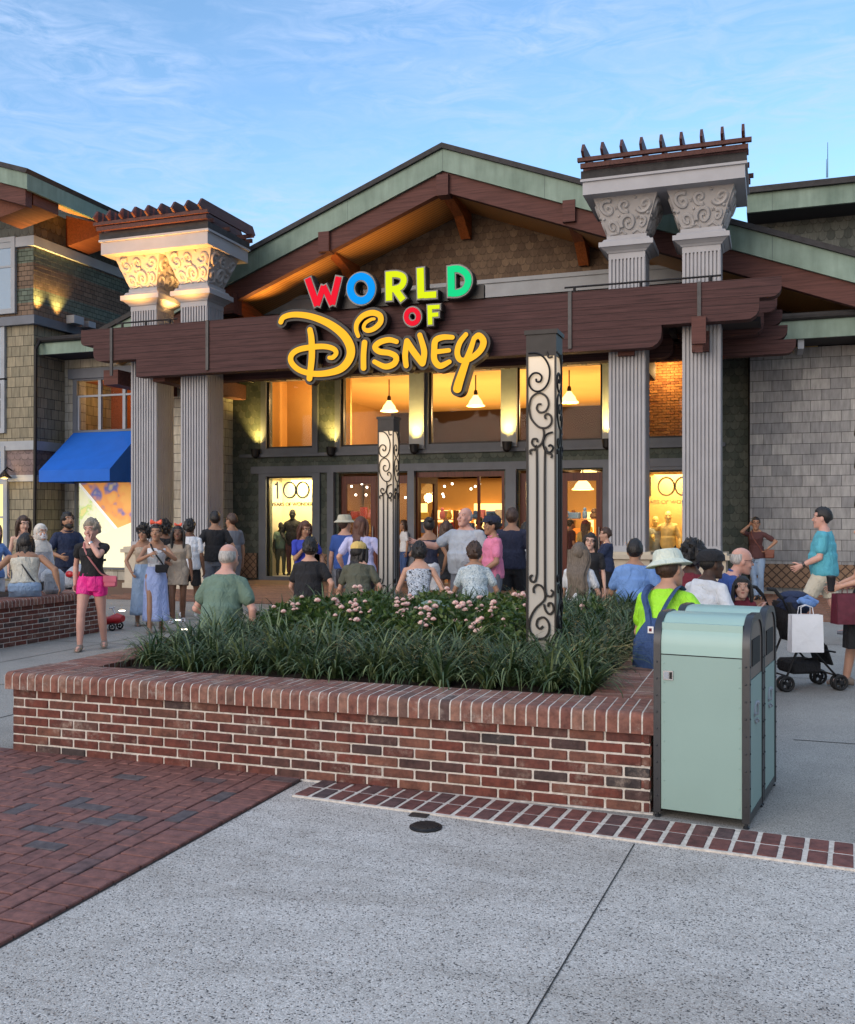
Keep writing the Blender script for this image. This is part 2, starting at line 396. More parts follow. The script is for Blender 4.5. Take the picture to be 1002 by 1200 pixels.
    def loft(s, rings, n=18):
        """rings: (centre, x-vector, y-vector)"""
        vs = []; fs = []
        for c, ax, ay in rings:
            for k_ in range(n):
                a = 2*math.pi*k_/n; vs.append(Vector(c)+Vector(ax)*math.cos(a)+Vector(ay)*math.sin(a))
        for i in range(len(rings)-1):
            for k_ in range(n):
                k2 = (k_+1) % n; fs.append((i*n+k_, i*n+k2, (i+1)*n+k2, (i+1)*n+k_))
        fs += [tuple(range(n-1, -1, -1)), tuple((len(rings)-1)*n+k_ for k_ in range(n))]
        s.add(vs, fs)
    def cap(s, p0, r0, p1, r1, n=14):
        p0 = Vector(p0); p1 = Vector(p1); t = (p1-p0); L = t.length; t.normalize()
        pts = []; rr = []
        for a in (80, 55, 28): pts.append(p0-t*r0*math.sin(R(a))); rr.append(r0*math.cos(R(a)))
        pts.append(p0); rr.append(r0); pts.append(p0+(p1-p0)*.5); rr.append((r0+r1)/2); pts.append(p1); rr.append(r1)
        for a in (28, 55, 80): pts.append(p1+t*r1*math.sin(R(a))); rr.append(r1*math.cos(R(a)))
        s.tube(pts, rr, n)
    def mesh(s, name, mats):
        me = bpy.data.meshes.new(name); me.from_pydata(s.v, [], s.f); 
        for m in mats: me.materials.append(M[m] if isinstance(m, str) else m)
        if len(mats) > 1: me.polygons.foreach_set('material_index', s.mi)
        me.validate(); me.update(); return me
    def build(s, name, mats, parent=None, smooth=False, world=True, **tg):
        if not isinstance(mats, (list, tuple)): mats = [mats]
        if parent is not None and world:
            lo = parent.location.copy()
            if parent.parent is not None: lo = lo+parent.parent.location
            s.v = [(v[0]-lo[0], v[1]-lo[1], v[2]-lo[2]) for v in s.v]
        me = s.mesh(name, mats)
        # consistent outward normals
        bm = bmesh.new(); bm.from_mesh(me); bmesh.ops.recalc_face_normals(bm, faces=bm.faces); bm.to_mesh(me); bm.free()
        if smooth:
            me.polygons.foreach_set('use_smooth', [True]*len(me.polygons))
            if smooth != 'all': me.set_sharp_from_angle(angle=R(38))
        o = bpy.data.objects.new(name, me); col.objects.link(o)
        if parent is not None: o.parent = parent
        return settags(o, **tg)
def one(fn, name, mats, parent=None, smooth=False, world=True, **tg):
    b = MB(); fn(b); return b.build(name, mats, parent, smooth, world, **tg)
def boxpart(name, mat, parent, *bx, **tg):
    b = MB()
    for q in bx: b.box(*q)
    return b.build(name, mat, parent, **tg)
def copy_tree(o, parent=None):
    c = o.copy(); col.objects.link(c); c.parent = parent
    for ch in list(o.children): copy_tree(ch, c)
    return c
def spiral(c, r0, turns, start=0.0, sgn=1, n=26, pw=1.0):
    return [(c[0]+r0*(1-i/n)**pw*math.cos(start+sgn*turns*2*math.pi*i/n), c[1]+r0*(1-i/n)**pw*math.sin(start+sgn*turns*2*math.pi*i/n)) for i in range(n)]
# ================= GROUND =================
def sheet(name, poly, z, mat, **tg):
    b = MB(); b.add([(p[0], p[1], z) for p in poly], [tuple(range(len(poly)))]); return b.build(name, mat, **tg)
sheet('ground', [(-120, -40), (120, -40), (120, 200), (-120, 200)], 0, 'aggregate', kind='structure')
sheet('far_pavement', [(-120, 5.47), (-2.74, 5.47), (3.4, 5.0), (120, 5.0), (120, 200), (-120, 200)], .0018, 'far_concrete', kind='structure')
sheet('store_pavement', [(-17.5, 16.6), (1.2, 16.6), (1.2, 23.4), (-17.5, 23.4)], .004, 'terracotta_base', kind='structure')
b = MB()
for i in range(50):
    y = 16.7+i*.135
    b.box(-13.2, .9, y, y+.122, .004, .010)
b2 = MB(); rr = random.Random(3)
y = 16.62; row = 0
while y < 21.5:
    x = -13.3+(row % 2)*.2
    while x < .9:
        b2.box(x+.006, x+.394, y+.006, y+.194, .004, .014); x += .4
    y += .2; row += 1
b2.build('store_paving', 'far_brick', kind='structure')
sheet('expansion_joint', [(-.643, 4.90), (-.637, 4.90), (-.815, 1.2), (-.821, 1.2)], .004, 'joint', kind='structure')
# joints in the far pavement
b = MB()
for x in (-8.2, -5.9, 1.9, 4.6):
    b.add([(x, 6, .004), (x+.014, 6, .004), (x+.014, 16.5, .004), (x, 16.5, .004)], [(0, 1, 2, 3)])
for y in (7.6, 10.6, 13.6):
    b.add([(-30, y, .0045), (-5.2, y, .0045), (-5.2, y+.014, .0045), (-30, y+.014, .0045)], [(0, 1, 2, 3)])
    b.add([(.15, y, .0045), (30, y, .0045), (30, y+.014, .0045), (.15, y+.014, .0045)], [(0, 1, 2, 3)])
b.build('pavement_joints', 'joint', kind='structure')
# brick field, herringbone with a soldier border
XE, YE = -2.72, 5.42
sheet('paving_bed', [(-9.5, 1.0), (XE, 1.0), (XE, YE+.06), (-9.5, YE+.06)], .002, 'sand_joint', kind='structure')
b = MB(); rr = random.Random(11)
def pb(x0, x1, y0, y1, xe):
    x1 = min(x1, xe); y1 = min(y1, YE+.05); y0 = max(y0, 1.0)
    if x1-x0 < .03 or y1-y0 < .03: return
    h = .022+rr.uniform(-.0022, .0022)
    b.cbox(((x0+x1)/2, (y0+y1)/2, h/2-.004), (x1-x0-.007, y1-y0-.007, h), rr.uniform(-.006, .006), .004, rr.uniform(-.006, .006))
y = 1.0
while y < YE:
    pb(XE-.21, XE-.008, y, y+.1, XE); y += .1
y = 1.0
while y < YE:
    pb(XE-.311, XE-.211, y, y+.2, XE); y += .2
u = .101
for i in range(0, 66):
    for j in range(-2, 48):
        x = -9.5+i*u; yy = 1.0+j*u
        if (i-j) % 4 == 0: pb(x, x+2*u, yy, yy+u, XE-.313)
        if (i-j) % 4 == 3: pb(x, x+u, yy, yy+2*u, XE-.313)
b.build('brick_paving', 'paving_brick', kind='structure')
# two-row band of bricks with pale joints
ang = R(-4.4); ox, oy = -2.74, 5.10
def bandpt(a, c): return (ox+a*math.cos(ang)-c*math.sin(ang), oy+a*math.sin(ang)+c*math.cos(ang))
b = MB(); L = 6.2
q = [bandpt(0.12, -.01), bandpt(L, -.01), bandpt(L, .38), bandpt(0.12, .38)]
b.prism(q, -.05, .010, 'z'); b.build('band_mortar', 'mortar', kind='structure')
b = MB(); a = .17
while a < L-.1:
    for c in (.092, .280):
        w = rr.uniform(.084, .092); p = bandpt(a, c+rr.uniform(-.003, .003))
        b.cbox((p[0], p[1], .004), (w, .168, .022), ang+rr.uniform(-.012, .012), .004, rr.uniform(-.008, .008))
    a += .111
b.build('brick_band', 'band_brick', kind='structure')

# cast-iron drain cover
dc = G(499, 970); t = empty('drain_cover', (dc.x, dc.y, 0), 0, 'round black cast-iron drain cover set in the speckled concrete before the planter', 'drain cover')
b = MB(); b.lathe([(.086, .002), (.086, .008), (.082, .010)], 40, (dc.x, dc.y, 0)); b.build('rim', 'black_metal', t, True)
b = MB(); b.lathe([(.076, .003), (.076, .012), (.074, .013)], 40, (dc.x, dc.y, 0))
for i in range(-4, 5):
    w = math.sqrt(max(0, .068**2-(i*.0155)**2)); b.box(dc.x-w, dc.x+w, dc.y+i*.0155-.004, dc.y+i*.0155+.004, .012, .0175)
b.build('grate', 'dark_metal', t)
c2 = G(491, 956); b = MB(); b.box(c2.x-.05, c2.x+.05, c2.y-.03, c2.y+.03, .001, .007); settags(b.build('access_plate', 'dark_metal'), 'small dark rectangular plate between the drain cover and the brick band', 'access plate')

# ================= PLANTERS =================
def brick_face(b, p0, p1, z0, rows, out, rh=.0625, bl=.204, seed=1):
    """bricks along p0->p1, out = unit normal of the face"""
    rr = random.Random(seed); p0 = Vector((*p0, 0)); p1 = Vector((*p1, 0)); t = (p1-p0); L = t.length; t.normalize(); n = Vector((*out, 0)); rz = math.atan2(t.y, t.x)
    for r in range(rows):
        s = -(r % 2)*bl/2
        while s < L:
            a = max(s, 0)+.005; e = min(s+bl, L)-.005
            if e-a > .025:
                c = p0+t*(a+e)/2-n*(.05-rr.uniform(-.0025, .0035))+Vector((0, 0, z0+rh*(r+.5)))
                b.cbox(c, (e-a-rr.uniform(0, .003), .10, rh-.0105), rz+rr.uniform(-.012, .012), .0048)
            s += bl
def cap_row(bb, bm_, p0, p1, inn, z0, h, w, pitch=.0645, over=.035, seed=5, mitre=(0, 0)):
    """rowlock cap of round-nosed bricks along p0->p1; inn = unit inward normal"""
    rr = random.Random(seed); p0 = Vector((*p0, 0)); p1 = Vector((*p1, 0)); t = p1-p0; L = t.length; t.normalize(); n = Vector((*inn, 0))
    def prof(e, a, c):
        r = .036
        q = [(a, z0+e), (c, z0+e), (c, z0+h-e)]
        for an in (90, 70, 45, 20, 0): q.append((a+r-e+ (r-0)*-math.cos(R(an))+e, z0+h-e-r+r*math.sin(R(an))))
        return q
    def ext(b, q, s0, s1, sk0=0, sk1=0, dz=0):
        m = len(q); vs = []
        for s_, sk in ((s0, sk0), (s1, sk1)):
            for (d_, z) in q: vs.append(p0+t*(s_+sk*(d_+over))+n*d_+Vector((0, 0, z+dz)))
        b.add(vs, [tuple(range(m)), tuple(range(2*m-1, m-1, -1))]+[(i, i+m, (i+1) % m+m, (i+1) % m) for i in range(m)])
    ext(bm_, prof(.0018, -over+.0018, w-.0018), 0, L, mitre[0], mitre[1])
    s = 0.0; half = w*.5
    while s < L-.01:
        e = min(s+pitch, L)
        cut = max(0, mitre[0]*(.0)) 
        for a, c in ((-over, half-over-.004), (half-over+.004, w)):
            dep = (a+c)/2+over
            lo = mitre[0]*dep; hi = L+mitre[1]*dep
            if s+.0 < lo-.01 or e > hi+.01: continue
            dz = rr.uniform(-.0015, .0015)
            if a < 0: q = prof(0, a, c)
            else: q = [(a, z0), (c, z0), (c, z0+h), (a, z0+h)]
            ext(bb, q, s+.0045, e-.0045, 0, 0, dz)
        s = e
def planter(name, label, x0, x1, y0, y1, rows, caph, capw, seed, soilz, sides='fblr'):
    t = empty(name, ((x0+x1)/2, (y0+y1)/2, 0), 0, label, 'planter')
    zt = rows*.0625+.003
    core = MB()
    for q in ((x0+.006, x1-.006, y0+.006, y0+.25), (x0+.006, x1-.006, y1-.25, y1-.006), (x0+.006, x0+.25, y0+.25, y1-.25), (x1-.25, x1-.006, y0+.25, y1-.25)):
        core.box(*q, -.02, zt)
    core.box(x0-.012, x1+.012, y0-.012, y0+.02, -.02, .010)      # mortar fillet at the foot
    w = MB()
    brick_face(w, (x0, y0), (x1, y0), 0.003, rows, (0, -1), seed=seed)
    brick_face(w, (x1, y0), (x1, y1), 0.003, rows, (1, 0), seed=seed+1)
    brick_face(w, (x1, y1), (x0, y1), 0.003, rows, (0, 1), seed=seed+2)
    brick_face(w, (x0, y1), (x0, y0), 0.003, rows, (-1, 0), seed=seed+3)
    wo = w.build('wall', 'wall_brick', t); core.build('mortar', 'mortar', wo)
    cb = MB(); cm = MB(); o = .035
    cap_row(cb, cm, (x0-o, y0), (x1+o, y0), (0, 1), zt, caph, capw, seed=seed)
    cap_row(cb, cm, (x1, y0+capw+.002), (x1, y1-capw-.002), (-1, 0), zt, caph, capw, seed=seed+5)
    cap_row(cb, cm, (x1+o, y1), (x0-o, y1), (0, -1), zt, caph, capw, seed=seed+6)
    cap_row(cb, cm, (x0, y1-capw-.002), (x0, y0+capw+.002), (1, 0), zt, caph, capw, seed=seed+7)
    co = cb.build('cap', 'cap_brick', t); cm.build('mortar', 'mortar', co)
    # soil: a rumpled bed
    s = MB(); nx, ny = 40, 50; vs = []
    for i in range(nx+1):
        for j in range(ny+1):
            x = x0+.2+(x1-x0-.4)*i/nx; y = y0+.2+(y1-y0-.4)*j/ny
            e = min(x-x0-.2, x1-.2-x, y-y0-.2, y1-.2-y)
            vs.append((x, y, soilz+.05*min(1, e/.8)+.022*noise.noise((x*7, y*7, 0))+.012*noise.noise((x*23, y*23, 0))))
    s.add(vs, [(i*(ny+1)+j, (i+1)*(ny+1)+j, (i+1)*(ny+1)+j+1, i*(ny+1)+j+1) for i in range(nx) for j in range(ny)])
    s.build('soil', 'soil', t, True)
    return t
PX0, PX1, PY0, PY1 = -4.95, -.62, 5.42, 11.25
planter('brick_planter', 'large rectangular red brick planter with rounded brick coping in the foreground', PX0, PX1, PY0, PY1, 7, .115, .40, 20, .50)
planter('brick_planter', 'brick planter at the left edge of the picture that the woman in cream sits on', -14.2, -9.05, 6.5, 11.6, 8, .10, .40, 60, .57)

# ================= PLANTS =================
def strap_clump(seed, n=100, H=.42, spread=.30):
    rr = random.Random(seed); b = MB()
    for i in range(n):
        a = rr.uniform(0, 2*math.pi); lean = rr.random()**.8; L = H*rr.uniform(.55, 1.3); w = rr.uniform(.0065, .0105)
        dx, dy = math.cos(a), math.sin(a); r0 = rr.uniform(0, .05); tw = rr.uniform(-.5, .5); segs = 7
        th = R(rr.uniform(2, 18)+lean*36); cur = R(rr.uniform(55, 120)+lean*50); x = r0; z = 0; pts = []
        for s in range(segs+1):
            pts.append((x, z)); x += math.sin(th)*L/segs; z += math.cos(th)*L/segs; th += cur/segs*(.4+1.4*s/segs)
        vs = []
        for s, (x, z) in enumerate(pts):
            ww = w*(1-(s/segs)**2.2*.93)*(0.6+.4*min(1, s/2)); sx = -dy; sy = dx; off = tw*x*.25
            cx = dx*x+sx*off; cy = dy*x+sy*off
            vs += [(cx-sx*ww, cy-sy*ww, z), (cx+sx*ww, cy+sy*ww, z)]
        b.add(vs, [(2*s, 2*s+1, 2*s+3, 2*s+2) for s in range(segs)])
    return b.mesh('strap_clump', ['strap_leaf'])
cl = [strap_clump(s) for s in range(6)]
lant = G(638, 775, 0); LX, LY = -1.60, 7.17
rr = random.Random(5); spots = []
y = PY0+.68
while y < PY1-.42:
    x = PX0+.52+rr.uniform(0, .1)
    while x < PX1-.54:
        spots.append((x+rr.uniform(-.07, .07), y+rr.uniform(-.07, .07))); x += .20
    y += .205
rose_zone = lambda x, y: (-4.05 < x < -1.95 and 7.05 < y < 9.7)
n = 0
for (x, y) in spots:
    if rose_zone(x, y) or (abs(x-LX) < .2 and abs(y-LY) < .2): continue
    if y > 10.3 and rr.random() < .25: continue
    o = bpy.data.objects.new('lilyturf_clump', cl[n % 6]); col.objects.link(o); n += 1
    o.location = (x, y, .515); o.rotation_euler = (0, 0, rr.uniform(0, 6.28)); s = rr.uniform(.80, 1.05)*(.95 if y < 6.4 else 1); o.scale = (s, s, s*rr.uniform(.85, 1.05))
    settags(o, 'dark green strappy lilyturf clump growing in the large foreground planter', 'plant', 'lilyturf clumps in the foreground planter')
def rose_bush(x, y, z, rad, h, seed, label, nleaf=900, nfl=9, mat='rose_leaf'):
    rr = random.Random(seed); t = empty('rose_bush' if nfl else 'leafy_shrub', (x, y, z), 0, label, 'plant', None)
    b = MB()
    for i in range(nleaf):
        a = rr.uniform(0, 6.283); q = rr.random()**.5; ph = rr.random()**.7
        r = rad*q*(1+.3*noise.noise((a*2, ph*3, seed))); zz = h*(ph)*(1-.45*q*q)+.03
        c = Vector((x+r*math.cos(a), y+r*math.sin(a), z+zz)); s = rr.uniform(.012, .026)
        d = Vector((rr.gauss(0, 1), rr.gauss(0, 1), rr.gauss(0, .6)+.5)).normalized(); e = d.orthogonal().normalized(); f_ = d.cross(e)
        an = rr.uniform(0, 6.28); e, f_ = e*math.cos(an)+f_*math.sin(an), f_*math.cos(an)-e*math.sin(an)
        b.add([c-e*s*1.5, c+f_*s*.8+d*s*.2, c+e*s*1.5, c-f_*s*.8+d*s*.2], [(0, 1, 2, 3)])
    b.build('foliage', mat, t)
    b = MB()
    for i in range(9):
        a = rr.uniform(0, 6.28); b.tube([(x, y, z-.02), (x+rad*.3*math.cos(a), y+rad*.3*math.sin(a), z+h*.4), (x+rad*.7*math.cos(a), y+rad*.7*math.sin(a), z+h*.75)], [.008, .006, .003], 5)
    b.build('stem', 'soil', t)
    cc_ = [(rr.uniform(0, 6.283), rr.uniform(.1, .9)**.5) for _ in range(max(1, nfl//5))]
    for i in range(nfl):
        a, q = cc_[i % len(cc_)]; a += rr.gauss(0, .22); q = max(0, min(1, q+rr.gauss(0, .13))); c = Vector((x+rad*q*math.cos(a), y+rad*q*math.sin(a), z+h*(1-.4*q*q)+rr.uniform(-.02, .05)))
        fb = MB(); fr = rr.uniform(.014, .034)
        for ring, (m, tilt) in enumerate(((6, .35), (5, .8), (4, 1.25))):
            for k_ in range(m):
                an = 6.283*k_/m+ring*.5; d = Vector((math.cos(an), math.sin(an), 0)); s_ = Vector((-d.y, d.x, 0)); up = Vector((0, 0, 1))
                o1 = c+d*fr*.15; mid = c+(d*math.cos(tilt)+up*math.sin(tilt))*fr*.7; tip = c+(d*math.cos(tilt+.3)+up*math.sin(tilt+.3))*fr*1.1
                fb.add([o1-s_*fr*.15, o1+s_*fr*.15, mid+s_*fr*.55, tip+s_*fr*.25, tip-s_*fr*.25, mid-s_*fr*.55], [(0, 1, 2, 5), (5, 2, 3, 4)])
        fb.build('rose_blossom', 'rose_petal', t)
rl = [('low rose bush with pale pink blossoms at the left end of the rose patch', -3.75, 7.65, 10), ('low rose bush dense with pink blossoms in the middle of the patch', -3.15, 7.5, 26),
      ('rose bush with clustered pink and cream blossoms left of the near lantern pillar', -2.50, 7.6, 26), ('rose bush with a few cream blossoms at the back left of the rose patch', -3.65, 8.5, 6),
      ('rose bush with scattered pink blossoms at the back of the rose patch', -2.95, 8.6, 12), ('rose bush with pink blossoms just behind the near lantern pillar', -2.25, 8.7, 16),
      ('small rose bush with peach blossoms directly left of the near lantern pillar', -1.92, 7.55, 18)]
for i, (lb, x, y, nf) in enumerate(rl): rose_bush(x, y, .52, .47, .40, 40+i, lb, 1900, int(nf*1.5))
rose_bush(-1.55, 9.0, .52, .12, .40, 77, 'tiny rose with two pink blossoms beside the near lantern pillar', 120, 3)
for i, (x, y, r_, lb) in enumerate(((-9.55, 8.6, .42, 'dark bushy shrub nearest the left edge in the left planter'), (-9.7, 9.5, .42, 'dark bushy shrub beside the seated woman in cream'), (-10.4, 9.2, .6, 'dark bushy shrub at the back of the left planter'))):
    rose_bush(x, y, .6, r_, .34, 90+i, lb, 1500, 0, 'dark_leaf')
# pale little rock and stray leaf
b = MB(); p = D(508, 8.3, .84); b.ell(p, .15, .12, .09, 14, 8); settags(b.build('planter_uplight', 'copper', None, True), 'grey green dome-shaped garden light among the rose bushes', 'garden light')

# ================= LANTERN PILLARS =================
def catmull(pts, n=5):
    out = []; Q = [pts[0]]+list(pts)+[pts[-1]]
    for i in range(1, len(Q)-2):
        for k_ in range(n):
            t = k_/n; p0, p1, p2, p3 = Q[i-1], Q[i], Q[i+1], Q[i+2]
            out.append(tuple(.5*((2*p1[j])+(-p0[j]+p2[j])*t+(2*p0[j]-5*p1[j]+4*p2[j]-p3[j])*t*t+(-p0[j]+3*p1[j]-3*p2[j]+p3[j])*t**3) for j in range(2)))
    out.append(pts[-1]); return out
SCROLLS = [
 [(70, 124), (100, 126), (125, 145), (141, 182), (138, 225), (120, 252), (95, 258), (76, 242), (72, 215), (85, 196), (103, 195), (115, 208), (110, 224), (98, 224), (96, 214)],
 [(132, 122), (138, 142), (152, 140)],
 [(72, 315), (80, 280), (105, 264), (130, 278), (138, 305), (128, 328), (108, 332), (98, 318), (103, 304), (114, 304)],
 [(72, 315), (79, 352), (104, 382), (130, 386), (146, 372), (147, 350), (136, 338), (125, 345), (129, 356)],
 [(119, 386), (122, 410), (114, 440), (96, 452), (82, 440), (85, 425), (98, 425), (100, 436)],
 [(152, 402), (131, 410), (120, 435), (126, 464), (144, 471), (153, 456), (144, 446), (137, 452)],
 [(98, 895), (98, 484), (90, 462), (76, 464), (77, 478)], [(125, 930), (125, 490), (134, 475), (148, 480), (146, 492)],
 [(98, 895), (92, 920), (79, 921), (75, 906), (84, 899)],
 [(88, 962), (87, 945), (98, 933), (113, 937), (124, 955), (123, 985), (92, 1018), (73, 1060), (76, 1098), (98, 1122), (122, 1118), (138, 1098), (138, 1066), (122, 1046), (102, 1053), (97, 1074), (108, 1086), (119, 1076)],
 [(125, 930), (129, 965), (145, 972), (153, 958), (145, 950)], [(122, 1000), (128, 1022), (141, 1034), (154, 1020), (150, 998), (138, 996), (136, 1008)],
 [(74, 1158), (92, 1128), (122, 1120), (150, 1146)]]
def lantern_pillar(label, x, y, z0, zt, w, rz=0.0):
    t = empty('lantern_pillar', (x, y, z0), rz, label, 'lantern', 'wrought iron lantern pillars'); H = zt-z0; h = w/2
    b = MB(); b.box(-h+.012, h-.012, -h+.012, h-.012, .12, H-.17); b.build('light_panel', 'lantern_panel', t, world=False)
    b = MB(); b.box(-h, h, -h, h, H-.18, H-.02); b.box(-h-.012, h+.012, -h-.012, h+.012, H-.02, H+.012); b.build('top_cap', 'black_metal', t, world=False)
    b = MB(); b.box(-h-.02, h+.02, -h-.02, h+.02, 0, .12); b.build('base', 'dark_metal', t, world=False)
    b = MB(); r = .010
    for sx in (-1, 1):
        for sy in (-1, 1): b.box(sx*h-.014 if sx > 0 else -h-.0, sx*h if sx > 0 else -h+.014, sy*h-.014 if sy > 0 else -h, sy*h if sy > 0 else -h+.014, .12, H-.18)
    b.build('corner_post', 'black_metal', t, world=False)
    for f in range(4):
        b = MB(); b.X = Matrix.Rotation(f*math.pi/2, 4, 'Z')
        yy = -h-.003; rr_ = .0090
        def path(pts, rad=rr_): b.tube([(p[0], yy, p[1]) for p in pts], rad, 6)
        ht = H-.18
        for q in SCROLLS:
            pts = [((x-112.5)*.00222*w/.225, H-(y-50)*(H/1180.0)) for x, y in q]
            if len(pts) > 2: pts = catmull(pts, 5)
            path(pts, .0078)
        b.X = b.X; b.build('iron_scrollwork', 'black_metal', t, True, world=False)
    return t
lantern_pillar('near square lantern pillar with black iron scrollwork, standing among the lilyturf', LX, LY, .50, 2.99, .225)
lp = D(455.5, 13.0); lantern_pillar('far, smaller-looking lantern pillar with black iron scrollwork, beyond the seated row', lp.x, lp.y, 0, 2.96, .225)

# ================= LITTER BINS =================
def bin_(label, x, y, rz, w=.50, d=.47, h=1.10):
    """local: x right, y back, front at y=0"""
    t = empty('litter_bin', (x, y, 0), rz, label, 'litter bin', 'pale green litter bins')
    rc = .17
    def prof(e=0, zb=.03):
        q = [(e, zb), (e, h-rc)]
        for a in range(10, 91, 10): q.append((e+(rc-e)*(1-math.cos(R(a))), h-rc+(rc-e)*math.sin(R(a))))
        for a in range(90, -1, -10): q.append((d-e-(rc-e)*(1-math.cos(R(a))), h-rc+(rc-e)*math.sin(R(a))))
        q.append((d-e, zb)); return q
    fw = .038
    for sx in (0, 1):      # end frames following the curved outline, with a window
        b = MB(); x0 = 0 if sx == 0 else w-fw; x1 = x0+fw
        o = prof(0); i = prof(.036, .03); n_ = len(o)
        vs = [(x0, p[0], p[1]) for p in o]+[(x1, p[0], p[1]) for p in o]+[(x0, p[0], p[1]) for p in i]+[(x1, p[0], p[1]) for p in i]
        fs = []
        for k_ in range(n_-1):
            fs += [(k_, k_+1, n_+k_+1, n_+k_), (2*n_+k_, 3*n_+k_, 3*n_+k_+1, 2*n_+k_+1), (k_, 2*n_+k_, 2*n_+k_+1, k_+1), (n_+k_, n_+k_+1, 3*n_+k_+1, 3*n_+k_)]
        for k_ in (0, n_-1): fs.append((k_, n_+k_, 3*n_+k_, 2*n_+k_))
        b.add(vs, fs)
        b.box(x0+.003, x1-.003, .03, d-.03, .03, .07)
        for yy in (.012, d-.012): b.lathe([(.016, 0), (.016, .012), (.009, .016), (.009, .034)], 10, ((x0+x1)/2, yy, 0))
        xs = -.0015 if sx == 0 else w+.0015
        for zz in [.12+.09*q for q in range(9)]:
            b.ell((xs, .018, zz), .003, .006, .006, 8, 5); b.ell((xs, d-.018, zz), .003, .006, .006, 8, 5)
            b.ell((fw/2 if sx == 0 else w-fw/2, -.001, zz), .0055, .003, .0055, 8, 5)
        b.build('end_frame', 'bin_frame', t, True, world=False)
    # body sides
    b = MB(); b.box(fw+.002, w-fw-.002, .006, .016, .05, h-.222); fd = b
    b = MB(); b.box(fw+.002, w-fw-.002, d-.016, d-.006, .05, h-.222); b.build('back_panel', 'bin_green', t, world=False)
    b = fd
    for zz in [.10+.105*q for q in range(8)]:
        for xx in (fw+.018, w-fw-.014): b.ell((xx, .006, zz), .005, .003, .005, 8, 5)
    b.build('front_door', 'bin_green', t, True, world=False)
    # curved lid
    q = prof(.008, h-.216); b = MB(); b.prism([(p[0], p[1]) for p in q]+[(d-.03, h-.216), (d-.03, h-.05), (.03, h-.05), (.03, h-.216)], fw+.001, w-fw-.001, 'x')
    b.build('lid', 'bin_lid', t, True, world=False)
    b = MB(); b.box(fw, w-fw, .012, d-.012, h-.226, h-.214); b.build('lid_seam', 'bin_hole', t, world=False)
    # latch
    b = MB(); b.box(.052, .105, -.001, .006, h-.355, h-.305); lt = b.build('latch', 'chrome', t, world=False)
    b = MB(); b.box(.058, .082, -.004, .0, h-.348, h-.312); b.build('latch_plate', 'trim_light', lt, world=False)
    b = MB(); b.box(.086, .100, -.003, .0, h-.348, h-.312); b.build('latch_slot', 'bin_hole', lt, world=False)
    # ends: opening above, recycling panel below
    for sx in (0, 1):
        x0 = .006 if sx == 0 else w-.016; x1 = x0+.010; out = (-.002 if sx == 0 else w+.002)
        b = MB(); b.box(x0, x1, .036, d-.036, .06, h-.34); ep = b.build('end_panel', 'bin_green', t, world=False)
        b = MB(); b.prism([(p[0], p[1]) for p in prof(.036, h-.335)], x0-.0+.001, x1-.002, 'x'); b.build('opening_surround', 'bin_panel', t, world=False)
        b = MB(); b.box(x0-.003 if sx == 0 else x1-.004, x0+.004 if sx == 0 else x1+.003, .11, d-.11, h-.27, h-.13); b.build('opening', 'bin_hole', t, world=False)
        # a ring of three raised arrows
        b = MB(); cy, cz = d/2, h-.53
        xe = x0-.0015 if sx == 0 else x1+.0015
        for k_ in range(3):
            a0 = k_*120+95; pts = [(xe, cy+.055*math.cos(R(a0+a)), cz+.055*math.sin(R(a0+a))) for a in range(0, 81, 16)]
            b.tube(pts, .007, 6); e = pts[-1]; b.tube([e, (xe, cy+.055*math.cos(R(a0+105)), cz+.055*math.sin(R(a0+105)))], [.017, .001], 6)
        b.build('recycling_mark', 'trim_light', ep, world=False)
    return t
rzb = R(-8.0); bx, by = -.603, 5.385
b1 = bin_('nearest pale green metal litter bin with latch, at the corner of the big planter', bx, by, rzb)
bin_('second pale green litter bin, mostly hidden directly behind the nearest bin', bx+.49*math.sin(-rzb), by+.49*math.cos(rzb), rzb)
# ================= THE STORE =================
YF = 23.4
def XF(u, Y=YF): return P(u, 600, Y).x
sto = empty('store_building', (-7, YF, 0), 0, 'wide gabled store with green scale shingles, brown bargeboards and green copper fascia behind the sign', 'building')
XL, XR = -13.87, XF(877)
up = [(XF(313), XF(367)), (XF(400), XF(482)), (XF(503), XF(590)), (XF(606), XF(706)), (XF(745), XF(812))]
lo = [(XF(313), XF(367), .06), (XF(397), XF(482), 0), (XF(486), XF(591), 0), (XF(607), XF(706), 0), (XF(757), XF(812), .06)]
Z0, Z1, Z2, Z3 = 0, 2.83, 3.53, 5.36
w = MB(); th = .3
def wallstrip(b, x0, x1, z0, z1, y=YF, t_=th): b.box(x0, x1, y, y+t_, z0, z1)
edges = [XL]
for a, c, _ in lo: edges += [a, c]
edges += [XR]
for i in range(0, len(edges), 2): wallstrip(w, edges[i], edges[i+1], 0, Z1)
wallstrip(w, XL, XR, Z1, Z2)
edges = [XL]
for a, c in up: edges += [a, c]
edges += [XR]
for i in range(0, len(edges), 2): wallstrip(w, edges[i], edges[i+1], Z2, Z3)
w.build('wall', 'green_scales', sto)
# gable outline from the roof line, measured at the fascia (y = 21.5)
YG = 21.5
A = P(519, 172, YG); Lp = P(118, 389, YG); Rp = P(1130, 333, YG)
apx, apz = A.x, A.z
sL = (apz-Lp.z)/(apx-Lp.x); sR = (apz-Rp.z)/(Rp.x-apx)
def roofz(x, off=0): return apz+off-(sL*(apx-x) if x < apx else sR*(x-apx))
b = MB(); xs_ = [XL, apx, XR]
off = -.62
b.prism([(XL, Z3), (XR, Z3), (XR, roofz(XR, off)), (apx, apz+off), (XL, roofz(XL, off))], YF+.02, YF+.3, 'y'); b.build('gable_wall', 'brown_scales', sto)
